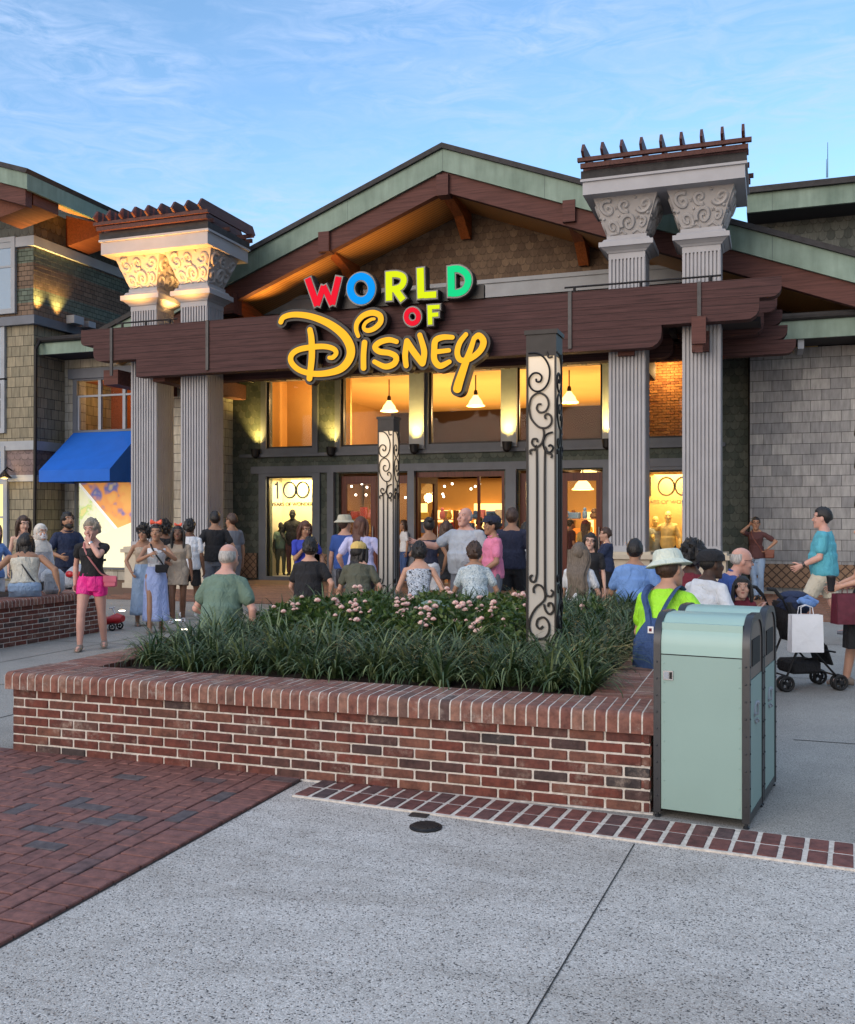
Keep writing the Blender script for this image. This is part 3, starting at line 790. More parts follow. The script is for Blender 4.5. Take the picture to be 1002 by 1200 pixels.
# lower part of the gable in green scales + pale trim between
b = MB(); b.box(XL, XR, YF-.02, YF+.02, Z3, 7.10); b.build('gable_apron', 'dark_scales', sto)
b = MB(); b.box(XL+.3, XR, YF-.08, YF+.02, 7.12, 7.52); b.box(XL+.3, XR, YF-.12, YF-.08, 7.46, 7.56); b.build('gable_trim', 'trim_light', sto)
def slab(b, x0, x1, o1, o2, y0, y1):
    """strip parallel to the roof slopes between vertical offsets o1 (top) and o2"""
    if x0 < apx < x1: poly = [(x0, roofz(x0, o1)), (apx, apz+o1), (x1, roofz(x1, o1)), (x1, roofz(x1, o2)), (apx, apz+o2), (x0, roofz(x0, o2))]
    else: poly = [(x0, roofz(x0, o1)), (x1, roofz(x1, o1)), (x1, roofz(x1, o2)), (x0, roofz(x0, o2))]
    b.prism(poly, y0, y1, 'y')
b = MB(); slab(b, Lp.x, Rp.x, .07, -.05, YG-.10, 36); b.build('roof', 'roof_dark', sto)
b = MB(); slab(b, Lp.x, Rp.x, -.053, -.56, YG-.03, YG+.05); b.build('fascia', 'copper', sto)
xb = XF(1010, YG)
b = MB(); slab(b, Lp.x+1.5, Rp.x, -.50, -1.02, YG+.053, YG+.25); b.build('bargeboard', 'brown_wood', sto)
b = MB(); slab(b, Lp.x+.3, Rp.x, -.86, -.94, YG+.253, 27); b.build('soffit', 'soffit', sto)
for (u, v) in ((519, 205), (380, 272), (667, 235)):
    p = P(u, v, YG); x = p.x; zt = p.z+.12
    zt -= .10; t_ = MB(); t_.box(x-.14, x+.14, YG-.05, YG+.30, zt-.50, zt-.02); br = t_.build('bracket', 'brown_wood', sto)
    t_ = MB(); t_.prism([(YG+.30, zt-.02), (YF, zt-.30), (YF, zt-1.0), (YF-.12, zt-1.02), (YG+1.2, zt-.62), (YG+.30, zt-.42)], x-.12, x+.12, 'x'); t_.build('brace', 'orange_wood', br)
p = P(268, 345, YG); x = p.x; zt = p.z
t_ = MB(); t_.box(x-.25, x+.2, YG-.1, YG+.3, zt-.5, zt); br = t_.build('bracket', 'brown_wood', sto)
t_ = MB(); t_.prism([(YG+.30, zt-.02), (YF, zt-.30), (YF, zt-1.0), (YG+.30, zt-.42)], x-.16, x+.16, 'x'); t_.build('brace', 'orange_wood', br)

def framed(name, x0, x1, z0, z1, fw, mat, parent, y=YF, pr=.07, top=None, bot=None):
    top = fw if top is None else top; bot = fw if bot is None else bot
    b = MB(); b.box(x0-fw, x0, y-pr, y+.02, z0-bot, z1+top); b.box(x1, x1+fw, y-pr, y+.02, z0-bot, z1+top)
    b.box(x0, x1, y-pr, y+.02, z1, z1+top)
    if bot: b.box(x0, x1, y-pr, y+.02, z0-bot, z0)
    return b.build(name, mat, parent)
# upper windows
for i, (x0, x1) in enumerate(up):
    f = framed('window', x0, x1, Z2, Z3, .16, 'trim_blue', sto, bot=.14)
    b = MB(); g = .05
    b.box(x0, x0+g, YF+.02, YF+.10, Z2, Z3); b.box(x1-g, x1, YF+.02, YF+.10, Z2, Z3); b.box(x0+g, x1-g, YF+.02, YF+.10, Z2, Z2+g); b.build('frame', 'black_metal', f)
    b = MB(); b.box(x0+g, x1-g, YF+.055, YF+.063, Z2+g, Z3); b.build('glass', 'glass', f)
b = MB(); b.box(XF(296), XF(815), YF-.10, YF+.01, 2.86, 3.05); b.build('trim', 'trim_blue', sto)
b = MB(); b.box(XF(283), XF(850), YF-.12, YF+.01, 3.30, 3.385); b.build('trim', 'trim_blue', sto)
# pilasters that carry the sconces
for u in (490.5, 598, 717):
    x = XF(u); b = MB(); b.box(x-.20, x+.20, YF-.16, YF-.07, 3.42, 5.45); b.build('pilaster', 'trim_light', sto)
for u in (389.5, 483.5, 600, 714):
    x = XF(u); hw = .09 if u < 520 else .13
    b = MB(); b.box(x-hw, x+hw, YF-.14, YF-.005, 0, 2.86); b.build('door_post', 'trim_blue', sto)
# display windows
for k_, j in enumerate((0, 4)):
    x0, x1, z0 = lo[j]
    f = framed('display_window', x0, x1, .10, 2.78, .22, 'trim_blue', sto, bot=.14)
    b = MB(); g = .045
    b.box(x0, x0+g, YF+.02, YF+.10, .10, 2.78); b.box(x1-g, x1, YF+.02, YF+.10, .10, 2.78); b.box(x0+g, x1-g, YF+.02, YF+.10, 2.78-g, 2.78); b.build('frame', 'black_metal', f)
    b = MB(); b.box(x0+g, x1-g, YF+.055, YF+.063, .10, 2.74); b.build('glass', 'glass', f)
    b = MB(); b.box(x0-.1, x1+.1, YF+.95, YF+1.0, .0, 2.9); b.build('display_back', 'case_glow' if j == 0 else 'interior_wall', f)
    b = MB(); b.box(x0-.1, x0-.05, YF+.31, YF+.95, 0, 2.9); b.box(x1+.05, x1+.1, YF+.31, YF+.95, 0, 2.9); b.box(x0-.05, x1+.05, YF+.31, YF+.95, 0, .1); b.build('display_case', 'plinth_stone', f)
# lattice base panels
k = NT('lattice_diag'); u_, z_ = k.wallvec()
a1 = k.math('ABSOLUTE', k.math('SUBTRACT', k.math('FRACT', k.math('DIVIDE', k.math('ADD', u_, z_), .2)), .5)); a2 = k.math('ABSOLUTE', k.math('SUBTRACT', k.math('FRACT', k.math('DIVIDE', k.math('SUBTRACT', u_, z_), .2)), .5))
ln = k.math('MAXIMUM', k.math('LESS_THAN', a1, .09), k.math('LESS_THAN', a2, .09))
k.base(k.mix(ln, (.23, .14, .085), (.055, .030, .020))); k.rough(.7); k.bump(k.math('SUBTRACT', 1.0, ln), .8, .01); M['lattice_diag'] = k.m
for (u0, u1) in ((283, 302), (368, 385), (812, 850)):
    b = MB(); b.box(XF(u0), XF(u1), YF-.07, YF-.005, .05, .72); b.build('base_panel', 'lattice_diag', sto)
# doors
def door_leaf(x0, x1, y=YF+.12, z1=2.76, par=None, rz=0):
    f = MB(); g = .15; xa, xb_ = 0, x1-x0
    f.box(xa, xa+g, 0, .06, .02, z1); f.box(xb_-g, xb_, 0, .06, .02, z1); f.box(xa+g, xb_-g, 0, .06, z1-.2, z1); f.box(xa+g, xb_-g, 0, .06, .02, .4)
    o = f.build('door', 'door_wood', par, world=False); o.location = (x0-par.location.x, y-par.location.y, 0); o.rotation_euler = (0, 0, rz)
    q = MB(); q.box(xa+g, xb_-g, .025, .033, .4, z1-.2); q.build('glass', 'glass', o, world=False)
    q = MB(); q.tube([(xb_-.07, -.05, .85), (xb_-.07, -.05, 1.45)], .014, 8); q.build('handle', 'chrome', o, world=False)
x0, x1, _ = lo[1]; m_ = (x0+x1)/2
door_leaf(x0+.02, m_-.01, par=sto); door_leaf(m_+.01, x1-.02, par=sto)
x0, x1, _ = lo[2]; door_leaf(x0+.03, x0+.9, par=sto, rz=R(72)); door_leaf(x1-.95, x1-.04, y=YF+.95, par=sto, rz=R(-75))
b = MB(); b.box(x0, x1, YF+.02, YF+.12, 2.70, 2.83); b.box(x0, x0+.07, YF+.02, YF+.12, 0, 2.7); b.box(x1-.07, x1, YF+.02, YF+.12, 0, 2.7); b.build('door_frame', 'door_wood', sto)
x0, x1, _ = lo[3]; m_ = (x0+x1)/2
door_leaf(x0+.02, m_-.01, par=sto); door_leaf(m_+.01, x1-.02, par=sto)
# porch ceiling with downlights
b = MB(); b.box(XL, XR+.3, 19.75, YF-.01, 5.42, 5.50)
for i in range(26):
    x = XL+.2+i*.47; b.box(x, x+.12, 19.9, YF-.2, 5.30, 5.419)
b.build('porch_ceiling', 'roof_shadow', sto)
for (u, Y) in ((311, 22.6), (455, 22.4), (722, 22.5)):
    x = P(u, 450, Y).x; b = MB(); b.lathe([(.05, 5.27), (.06, 5.30)], 14, (x, Y, 0)); b.build('downlight', 'spot_glow', sto, True)
# inside
IX0, IX1 = XF(290), XF(850)
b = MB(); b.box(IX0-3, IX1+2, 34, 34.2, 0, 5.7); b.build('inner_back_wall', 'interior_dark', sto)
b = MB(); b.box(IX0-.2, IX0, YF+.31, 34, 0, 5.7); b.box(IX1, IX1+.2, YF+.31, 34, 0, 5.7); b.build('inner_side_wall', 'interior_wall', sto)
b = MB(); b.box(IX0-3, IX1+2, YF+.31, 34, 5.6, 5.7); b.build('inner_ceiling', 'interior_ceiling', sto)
b = MB(); b.box(IX0, IX1, YF+.31, 34, .002, .012); b.build('inner_floor', 'interior_floor', sto)
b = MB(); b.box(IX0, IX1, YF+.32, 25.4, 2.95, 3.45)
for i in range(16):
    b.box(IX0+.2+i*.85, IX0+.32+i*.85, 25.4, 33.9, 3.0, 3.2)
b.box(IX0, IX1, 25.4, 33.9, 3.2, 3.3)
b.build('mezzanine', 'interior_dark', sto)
b = MB(); b.box(XF(300), XF(378), 25.2, 25.3, 3.46, 5.6); b.build('partition', 'interior_wall', sto)
b = MB(); rr = random.Random(9); x0b = up[4][0]-.5; x1b = up[4][1]-.25
for r_ in range(32):
    x = x0b-(r_ % 2)*.1
    while x < x1b:
        b.box(max(x, x0b), min(x+.19, x1b), 24.5-rr.uniform(0, .02), 24.6, 3.46+r_*.067, 3.46+r_*.067+.057); x += .2
b.build('inner_brick_wall', 'inner_brick', sto)
b = MB(); b.box(x0b, x1b+.6, 24.601, 24.66, 3.46, 5.6); b.build('partition', 'interior_wall', sto)
# warm shelves wall downstairs
b = MB(); b.box(IX0+.1, IX1-.1, 31.2, 31.3, .02, 3.0); b.build('inner_shelf_wall', 'interior_wall', sto)
b = MB()
p = P(520, 600, 31); b.box(XF(497, 31.1), XF(545, 31.1), 31.0, 31.19, 1.2, 1.28)
b.build('inner_ledge', 'door_wood', sto)
for (u, v0, v1, Y, wd) in ((520, 598, 612, 31.1, .6), (543, 598, 612, 31.1, .5), (414, 590, 606, 31.1, .35), (573, 590, 630, 30.9, 1.0), (496, 590, 616, 28, .25), (690, 600, 640, 31.1, .3)):
    a = P(u, v0, Y); c = P(u, v1, Y); b = MB(); b.box(a.x-wd/2, a.x+wd/2, Y-.04, Y+.03, c.z, a.z); b.build('lit_frame', 'frame_glow', sto)
# goods
gm = []
for nm, c in (('goods_red', (.5, .03, .03)), ('goods_yellow', (.75, .5, .08)), ('goods_white', (.7, .66, .58)), ('goods_blue', (.06, .15, .4)), ('goods_pink', (.7, .25, .3)), ('goods_dark', (.05, .03, .03)), ('goods_orange', (.7, .25, .05))):
    plain(nm, c, .7); gm.append(nm)
rr = random.Random(21); ns = 0
for (u, Y, wd, lb) in ((505, 27.5, 1.5, 'wooden display shelf full of goods just inside the open door'), (556, 28.6, 2.0, 'wooden display shelf glowing under lamps inside behind the man in grey'), (430, 27.2, 1.3, 'display shelf seen through the left glass doors'), (684, 27.2, 1.5, 'display shelf seen through the right glass doors'), (640, 28.5, 1.6, 'display shelf seen inside beside the near lantern pillar')):
    x = P(u, 600, Y).x; t = empty('display_shelf', (x, Y, 0), 0, lb, 'shelf', 'display shelves inside the store')
    b = MB(); b.box(x-wd/2, x-wd/2+.04, Y, Y+.4, .02, 1.9); b.box(x+wd/2-.04, x+wd/2, Y, Y+.4, .02, 1.9); b.build('frame', 'door_wood', t)
    for z in (.3, .75, 1.2, 1.62):
        b = MB(); b.box(x-wd/2+.04, x+wd/2-.04, Y, Y+.4, z, z+.03); b.build('shelf_board', 'interior_floor', t)
        xx = x-wd/2+.08
        while xx < x+wd/2-.25:
            w_ = rr.uniform(.14, .3); h_ = rr.uniform(.14, .36); m = MB()
            if rr.random() < .45: m.cbox((xx+w_/2, Y+.18, z+.031+h_/2), (w_, .22, h_), rr.uniform(-.2, .2), .015)
            else:
                m.lathe([(w_*.30, 0), (w_*.45, h_*.2), (w_*.4, h_*.55), (w_*.2, h_*.65)], 10, (xx+w_/2, Y+.18, z+.031)); m.ell((xx+w_/2, Y+.17, z+.031+h_*.78), w_*.3, w_*.28, w_*.3, 10, 7)
            settags(m.build('merchandise', rr.choice(gm)), 'colourful packaged good or soft toy standing on a lit shelf inside the store', 'merchandise', 'goods on the shelves inside the store')
            xx += w_+rr.uniform(.02, .08)
# pendant lamps
def pendant(u, v, Y, label, zc=5.6, r=.25, pw=60):
    p = P(u, v, Y); t = empty('pendant_lamp', (p.x, Y, p.z), 0, label, 'lamp', 'pendant lamps inside the store')
    b = MB(); b.tube([(p.x, Y, p.z+.42), (p.x, Y, zc)], .018, 6); b.lathe([(.05, .30), (.06, .36), (.04, .44)], 12, p); b.build('stem', 'black_metal', t, True)
    b = MB(); b.lathe([(r, 0), (r, .02), (r*.80, .06), (r*.66, .15), (r*.38, .24), (.06, .30)], 20, p); b.build('shade', 'lamp_glow', t, True)
    l = bpy.data.lights.new('pendant', 'POINT'); l.energy = pw; l.color = (1, .62, .25); l.shadow_soft_size = .15
    o = bpy.data.objects.new('pendant_light', l); col.objects.link(o); o.location = (p.x, Y, p.z-.15)
for i, (u, v, Y, lb) in enumerate(((456, 482, 25.8, 'glowing pendant lamp hanging in the upper window left of the sign tail'), (557.5, 476, 25.8, 'glowing pendant lamp in the upper window just right of the sign tail'), (667, 472, 25.8, 'glowing pendant lamp in the upper window right of the near lantern pillar'))):
    pendant(u, v, Y, lb)
for (u, v, Y, lb) in ((683, 574, 26.5, 'ivory pendant lamp seen through the right glass doors'), (690, 556, 28.5, 'farther pendant lamp at the top of the right glass doors')):
    pendant(u, v, Y, lb, 3.1, .30, 25)
# small track spots
spots_px = [(511, 567), (530, 567), (508, 577), (519, 579), (520, 582), (412, 570), (424, 567), (430, 571), (417, 580), (429, 580), (436, 569), (521, 570), (475, 583), (552, 573), (557, 570), (562, 567)]
for (u, v) in spots_px:
    p = P(u, v, 28.0); b = MB(); b.ell(p, .035, .035, .035, 10, 7)
    settags(b.build('track_spotlight', 'spot_glow', None, True), 'tiny bright spotlight on the dark ceiling inside the store entrance', 'spotlight', 'track spotlights inside the store')
def light(kind, loc, en, colr, size=.2, name='lamp', rot=None, spot=None, blend=.8, sy=None):
    l = bpy.data.lights.new(name, kind); l.energy = en; l.color = colr
    if kind == 'AREA': l.size = size; 
    elif kind in ('POINT', 'SPOT'): l.shadow_soft_size = size
    if kind == 'AREA' and sy: l.shape = 'RECTANGLE'; l.size_y = sy
    if spot: l.spot_size = R(spot); l.spot_blend = blend
    o = bpy.data.objects.new(name, l); col.objects.link(o); o.location = loc
    if rot: o.rotation_euler = rot
    return o
WARM = (1.0, .62, .25)
cx = (IX0+IX1)/2
light('AREA', (cx, 29, 3.5), LI_UP, WARM, 10, 'ceiling_fill_light', (math.pi, 0, 0), sy=7)        # unseen fill light added above the mezzanine to brighten the ceiling
light('AREA', (cx, 28, 2.95), LI_DN, (1, .66, .32), 10, 'track_downlight', None, sy=6)
light('POINT', (XF(340), 24.4, 4.9), LI_W1, WARM, .15, 'partition_lamp')
light('POINT', ((up[4][0]+up[4][1])/2, 24.05, 5.2), LI_W1*.8, WARM, .1, 'partition_lamp')
for j in (0, 4):
    x0, x1, _ = lo[j]; light('AREA', ((x0+x1)/2, YF+.6, 2.72), 28, (1, .80, .42), .9, 'display_lamp')
# sconces: black cup with a lamp that washes the wall above it
for i, (u, lb) in enumerate(((303, 'black wall uplighter left of the leftmost orange window'), (391, 'black wall uplighter between the leftmost orange window and the next'), (490.5, 'black wall uplighter on the pilaster above the far lantern pillar'), (598, 'black wall uplighter on the pilaster left of the near lantern pillar'), (714, 'black wall uplighter beside the left column of the right pair'))):
    x = XF(u); yw = YF-(.16 if i > 1 else .005); t = empty('wall_uplighter', (x, yw, 3.5), 0, lb, 'wall lamp', 'uplighters on the store wall')
    b = MB(); b.lathe([(.03, -.26), (.10, -.2), (.13, .0), (.12, .0), (.06, -.06)], 14, (x, yw-.16, 3.52)); b.box(x-.05, x+.05, yw-.16, yw, 3.32, 3.42); b.build('cup', 'black_metal', t, True)
    b = MB(); b.lathe([(.05, -.05), (.05, -.03)], 12, (x, yw-.16, 3.52)); b.build('bulb', 'lamp_glow', t, True)
    light('SPOT', (x, yw-.20, 3.50), LI_SC, (1.0, .66, .16), .08, 'uplighter_light', (math.pi-.12, 0, 0), 85, 1.0)

# ================= COLUMN PAIRS =================
def column_pair(label, xs, zs, x0s, x1s, zslab0, zslab1, zcap, zneck, warm):
    t = empty('column_pair', ((x0s+x1s)/2, 20.0, 0), 0, label, 'columns', None)
    w = .72; y0, y1 = 19.64, 20.36
    for x in xs:
        c = MB(); e = .045
        c.box(x+e, x+w-e, y0+e, y1-e, .98, zneck)
        nfl = 10; g = (w)/nfl
        for i in range(nfl):          # raised fillets between the flutes, all four sides
            a = x+i*g+g*.22; q = x+(i+1)*g-g*.22
            c.box(a, q, y0, y0+e, 1.10, zneck-.12); c.box(a, q, y1-e, y1, 1.10, zneck-.12)
            a = y0+i*g+g*.22; q = y0+(i+1)*g-g*.22
            c.box(x, x+e, a, q, 1.10, zneck-.12); c.box(x+w-e, x+w, a, q, 1.10, zneck-.12)
        for zz in ((.98, 1.10), (zneck-.12, zneck)):
            c.box(x, x+w, y0, y0+e, *zz); c.box(x, x+w, y1-e, y1, *zz); c.box(x, x+e, y0+e, y1-e, *zz); c.box(x+w-e, x+w, y0+e, y1-e, *zz)
        sh = c.build('column_shaft', 'column_paint', t)
        # moulded neck
        c = MB(); cx_, cy_ = x+w/2, 20.0; hh = w/2; H_ = zcap-zneck
        for (a, b_, z_a, z_b) in ((.02, .05, 0, .12), (.06, .14, .12, .30), (.17, .17, .30, .58), (.12, .08, .58, .78), (.03, .03, .78, 1.0)):
            r0_, r1_ = hh+a, hh+b_; za, zb = zneck+H_*z_a, zneck+H_*z_b
            c.add([(cx_-r0_, cy_-r0_, za), (cx_+r0_, cy_-r0_, za), (cx_+r0_, cy_+r0_, za), (cx_-r0_, cy_+r0_, za), (cx_-r1_, cy_-r1_, zb), (cx_+r1_, cy_-r1_, zb), (cx_+r1_, cy_+r1_, zb), (cx_-r1_, cy_+r1_, zb)],
                  [(0, 3, 2, 1), (4, 5, 6, 7), (0, 1, 5, 4), (1, 2, 6, 5), (2, 3, 7, 6), (3, 0, 4, 7)])
        c.build('neck_moulding', 'column_paint', t)
        # flared capital with raised scrolls, stars and balls
        c = MB(); r0_, r1_ = hh-.0, hh+.26; za, zb = zcap, zslab0
        c.add([(cx_-r0_, cy_-r0_, za), (cx_+r0_, cy_-r0_, za), (cx_+r0_, cy_+r0_, za), (cx_-r0_, cy_+r0_, za), (cx_-r1_, cy_-r1_, zb), (cx_+r1_, cy_-r1_, zb), (cx_+r1_, cy_+r1_, zb), (cx_-r1_, cy_+r1_, zb)],
              [(0, 3, 2, 1), (4, 5, 6, 7), (0, 1, 5, 4), (1, 2, 6, 5), (2, 3, 7, 6), (3, 0, 4, 7)])
        cp = c.build('capital', 'capital_paint', t)
        c = MB(); hz = zb-za
        for f in range(4):
            rot = Matrix.Translation((cx_, cy_, 0)) @ Matrix.Rotation(f*math.pi/2, 4, 'Z')
            def on(a, s):      # a across (-1..1), s up (0..1)
                rr_ = r0_+(r1_-r0_)*s; return rot @ Vector((a*rr_, -rr_-.004, za+hz*s))
            def sc(ca, cs, r0, turns, st, sg, rad):
                pts = [on(p[0], p[1]) for p in [(ca+q[0], cs+q[1]*.75) for q in spiral((0, 0), r0, turns, R(st), sg, 22)]]
                c.tube(pts, [1.45*rad*(.55+.6*(1-i/22)) for i in range(22)], 6)
            sc(-.62, .70, .30, 1.4, 60, 1, .030); sc(.10, .30, .34, 1.5, 200, -1, .034); sc(.68, .74, .28, 1.4, 200, 1, .030); sc(-.62, .22, .27, 1.3, -40, 1, .026); sc(.70, .28, .20, 1.2, 120, -1, .024)
            sc(-.02, .76, .24, 1.4, 300, -1, .030)
            c.tube([on(-.9, .04), on(-.5, .06), on(-.2, .12), on(-.05, .03)], .026, 6); c.tube([on(.3, .05), on(.55, .12), on(.85, .02)], .026, 6)
            for (a, s, r_) in ((.42, .62, .035), (-.28, .50, .03), (.33, .93, .028), (-.9, .45, .03), (.86, .52, .034)): c.ell(on(a, s), r_, r_, r_, 8, 6)
            for (a, s, r_) in ((-.32, .72, .06), (.48, .44, .055)):
                ctr = on(a, s); ex = rot.to_3x3() @ Vector((1, 0, 0)); ez = Vector((0, 0, 1)); n_ = rot.to_3x3() @ Vector((0, -1, 0)); vs = []
                for j in range(10):
                    q = r_ if j % 2 == 0 else r_*.45; an = math.pi/2+j*math.pi/5; vs.append(ctr+ex*q*math.cos(an)+ez*q*math.sin(an))
                c.add(vs+[ctr+n_*.03], [(j, (j+1) % 10, 10) for j in range(10)])
        c.build('relief', 'capital_paint', cp, True)
        # plinth
        c = MB(); c.box(x-.14, x+w+.14, y0-.14, y1+.14, 0, .12); c.box(x-.10, x+w+.10, y0-.10, y1+.10, .12, .84); c.box(x-.17, x+w+.17, y0-.17, y1+.17, .84, .93); c.box(x-.12, x+w+.12, y0-.12, y1+.12, .93, .98)
        c.build('plinth', 'plinth_stone', t)
    b = MB(); b.box(x0s, x1s, 19.1, 20.9, zslab0, zslab1); b.box(x0s-.04, x1s+.04, 19.06, 20.94, zslab1-.05, zslab1-.001); b.build('entablature', 'column_paint', t)
    b = MB(); b.box(x0s-.03, x1s+.03, 19.07, 20.93, zslab1+.002, zslab1+.16); b.build('entablature_roof', 'roof_dark', t)
    zr = zslab1+.17
    for y in (18.95, 19.25, 19.95, 20.65, 20.95):
        b = MB(); b.box(x0s-.02, x1s+.06, y, y+.07, zr+.01, zr+.10); b.box(x0s-.07, x1s+.12, y-.05, y+.04, zr+.125, zr+.20) if y in (18.95, 20.95) else None; b.build('trellis_rail', 'trellis_wood', t)
    n_ = 9
    for i in range(n_):
        x = x0s+.05+(x1s-x0s-.08)*i/(n_-1); b = MB()
        b.prism([(18.76, zr+.27), (18.90, zr+.45), (21.14, zr+.45), (21.28, zr+.27), (21.18, zr+.205), (18.86, zr+.205)], x-.025, x+.025, 'x'); b.build('trellis_rafter', 'trellis_wood', t)
    return t
column_pair('left pair of fluted square columns with warmly lit scroll capitals and small trellis roof', (-14.42, -13.04), 0, -14.85, -11.97, 7.83, 8.17, 7.10, 6.70, True)
column_pair('right pair of fluted square columns with unlit grey scroll capitals and small trellis roof', (-3.08, -1.65), 0, -3.50, -.47, 7.98, 8.28, 7.27, 6.93, False)
# lamps on the beam that wash the left capitals and the soffit
for (x, y, en) in ((-14.1, 19.3, LI_CAP), (-12.7, 19.3, LI_CAP)): light('SPOT', (x, 18.85, 6.0), en, (1, .42, .08), .06, 'capital_uplight', (math.pi, 0, 0), 100, 1.0)
light('SPOT', (-13.38, 20.0, 6.3), LI_CAP*.25, (1, .50, .14), .06, 'capital_uplight', (math.pi, 0, 0), 90, 1.0)
for (u, Y, rx) in ((322, 22.3, 0), (372, 22.3, 0), (445, 22.4, 0)):
    x = P(u, 400, Y).x; light('SPOT', (x, 21.9, 6.3), LI_SOF, (1, .55, .16), .08, 'soffit_uplight', (math.pi+.12, 0, 0), 80, 1.0)

# ================= PERGOLA BEAM =================
t = empty('pergola_beam', (-7.6, 19.3, 0), 0, 'long reddish brown timber beam spanning both column pairs, carrying the sign', 'beam')
def board(b, x0, x1, z0, z1, y0, y1, rl=.25, rr_=.25):
    """board whose lower corners are rounded"""
    q = [(x0, z1), (x0, z0+rl)]
    q += [(x0+rl-rl*math.cos(R(a)), z0+rl-rl*math.sin(R(a))) for a in (20, 45, 70, 90)] if rl > 0 else [(x0, z0)]
    q += [(x1-rr_+rr_*math.sin(R(a)), z0+rr_-rr_*math.cos(R(a))) for a in (0, 20, 45, 70, 90)] if rr_ > 0 else [(x1, z0)]
    q += [(x1, z1)]
    b.prism(q, y0, y1, 'y')
b = MB(); board(b, -15.5, .17, 5.75, 6.12, 19.20, 19.52, .1, .18); b.build('upper_board', 'beam_wood', t)
b = MB(); board(b, -15.15, -.22, 5.36, 5.747, 19.203, 19.52, .18, .22); b.build('middle_board', 'beam_wood', t)
b = MB(); board(b, -13.95, -2.0, 4.94, 5.357, 19.206, 19.52, .0, .25); b.build('lower_board', 'beam_wood', t)
b = MB(); board(b, -15.3, .10, 5.72, 6.08, 20.48, 20.80, .1, .18); b.build('upper_board', 'beam_wood', t)
b = MB(); board(b, -15.0, -.15, 5.3, 5.717, 20.483, 20.80, .18, .22); b.build('middle_board', 'beam_wood', t)
b = MB(); board(b, -13.9, -1.9, 4.94, 5.297, 20.486, 20.80, .1, .25); b.build('lower_board', 'beam_wood', t)
for i, (z0, z1, xe) in enumerate(((5.55, 5.86, .10), (5.26, 5.545, .20), (4.97, 5.255, .36))):
    b = MB(); board(b, -2.5, xe+.10, z0, z1, 21.0, 21.28, 0, .2); b.build('end_board', 'beam_wood', t)
for x in (-14.95, -13.56, -2.72, -1.3):      # cross beams under the ends
    b = MB(); b.box(x-.16, x+.16, 19.53, 23.3, 4.86, 5.25) if x not in (-14.95,) else b.box(x-.16, x+.25, 19.53, 22, 4.85, 5.2); b.build('cross_beam', 'brown_wood', t)
b = MB(); b.box(-1.30-.13+.0, -1.30+.13, 19.05, 19.198, 4.93, 5.45); b.box(-1.30-.07, -1.30+.07, 19.12, 19.198, 4.78, 4.93); b.build('beam_peg', 'brown_wood', t)
for x in (-14.62, -13.05+1.02, -1.30, P(668, 400, 19.2).x):
    b = MB(); b.box(x-.035, x+.035, 19.165, 19.199, 5.0 if x < -1.5 else 5.46, 6.125); b.build('iron_strap', 'dark_metal', t)
for (x0, x1) in ((-3.9, -.9), (-14.6, -12.9)):
    b = MB(); b.tube([(x0, 19.3, 6.24), (x1, 19.3, 6.24)], .02, 8)
    for x in (x0+.2, (x0+x1)/2, x1-.2): b.tube([(x, 19.3, 6.12), (x, 19.3, 6.24)], .03, 8)
    b.build('light_rail', 'black_metal', t)

# ================= NEIGHBOURING BUILDINGS =================
XS, YN = -18.3, 20.8
nb = empty('corner_building', (-22, YN, 0), 0, 'tall building at the left edge with banded shingles and a green copper eave', 'building')
X9 = -30
def zone(z0, z1, mat, gr=0.0, name='wall'): 
    b = MB(); b.box(X9, XS+gr, YN-gr, 36, z0, z1); return b.build(name, mat, nb)
zone(0, 2.63, 'tan_shingle'); zone(2.63, 2.80, 'trim_light', .05, 'trim'); zone(2.80, 3.46, 'mauve_scales', .0); zone(3.46, 3.70, 'trim_light', .05, 'trim')
zone(3.70, 6.75, 'tan_shingle'); zone(6.75, 6.98, 'trim_blue', .14, 'trim'); zone(6.98, 8.82, 'band_shingle', -.02); zone(8.82, 9.08, 'trim_light', .06, 'trim'); zone(9.08, 9.9, 'dark_scales', -.02)
# windows on its front
def nwin(u0, u1, v0, v1, glass='window_glass', name='window', fm='trim_light'):
    a = P(u0, v0, YN); c = P(u1, v1, YN); x0, x1, z0, z1 = a.x, c.x, c.z, a.z
    f = framed(name, x0, x1, z0, z1, .13, fm, nb, y=YN-.02, pr=.06)
    b = MB(); b.box(x0, x1, YN-.04, YN-.021, z0, z1); b.build('pane', glass, f)
    b = MB(); b.box(x0, x1, YN-.06, YN-.041, z1-(z1-z0)*.38, z1-(z1-z0)*.38+.05); b.box((x0+x1)/2-.03, (x0+x1)/2+.03, YN-.066, YN-.061, z0, z1); b.build('glazing_bar', fm, f)
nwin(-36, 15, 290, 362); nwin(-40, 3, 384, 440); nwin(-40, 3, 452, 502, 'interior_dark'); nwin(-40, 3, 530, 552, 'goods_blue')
nwin(-40, 6, 568, 672, 'case_glow')
# gabled roof, eave along the flank
ez = 9.98; xe = -17.0; yr = 19.1; sl_ = .32; xa = -30
b = MB(); b.prism([(xe-.0, ez+.02), (xa, ez+.02+sl_*(xe-xa)), (xa, ez+.12+sl_*(xe-xa)), (xe+.06, ez+.12)], yr-.06, 37, 'y'); b.build('roof', 'roof_dark', nb)
b = MB(); b.prism([(xe, ez-.36), (xe, ez+.017), (xa, ez+.017+sl_*(xe-xa)), (xa, ez-.36+sl_*(xe-xa))], yr, yr+.08, 'y'); b.box(xe-.08, xe, yr+.083, 37, ez-.36, ez+.017); b.build('fascia', 'copper', nb)
b = MB(); b.prism([(xe-.12, ez-.72), (xe-.12, ez-.30), (xa, ez-.30+sl_*(xe-xa)), (xa, ez-.72+sl_*(xe-xa))], yr+.083, yr+.3, 'y'); b.build('bargeboard', 'brown_wood', nb)
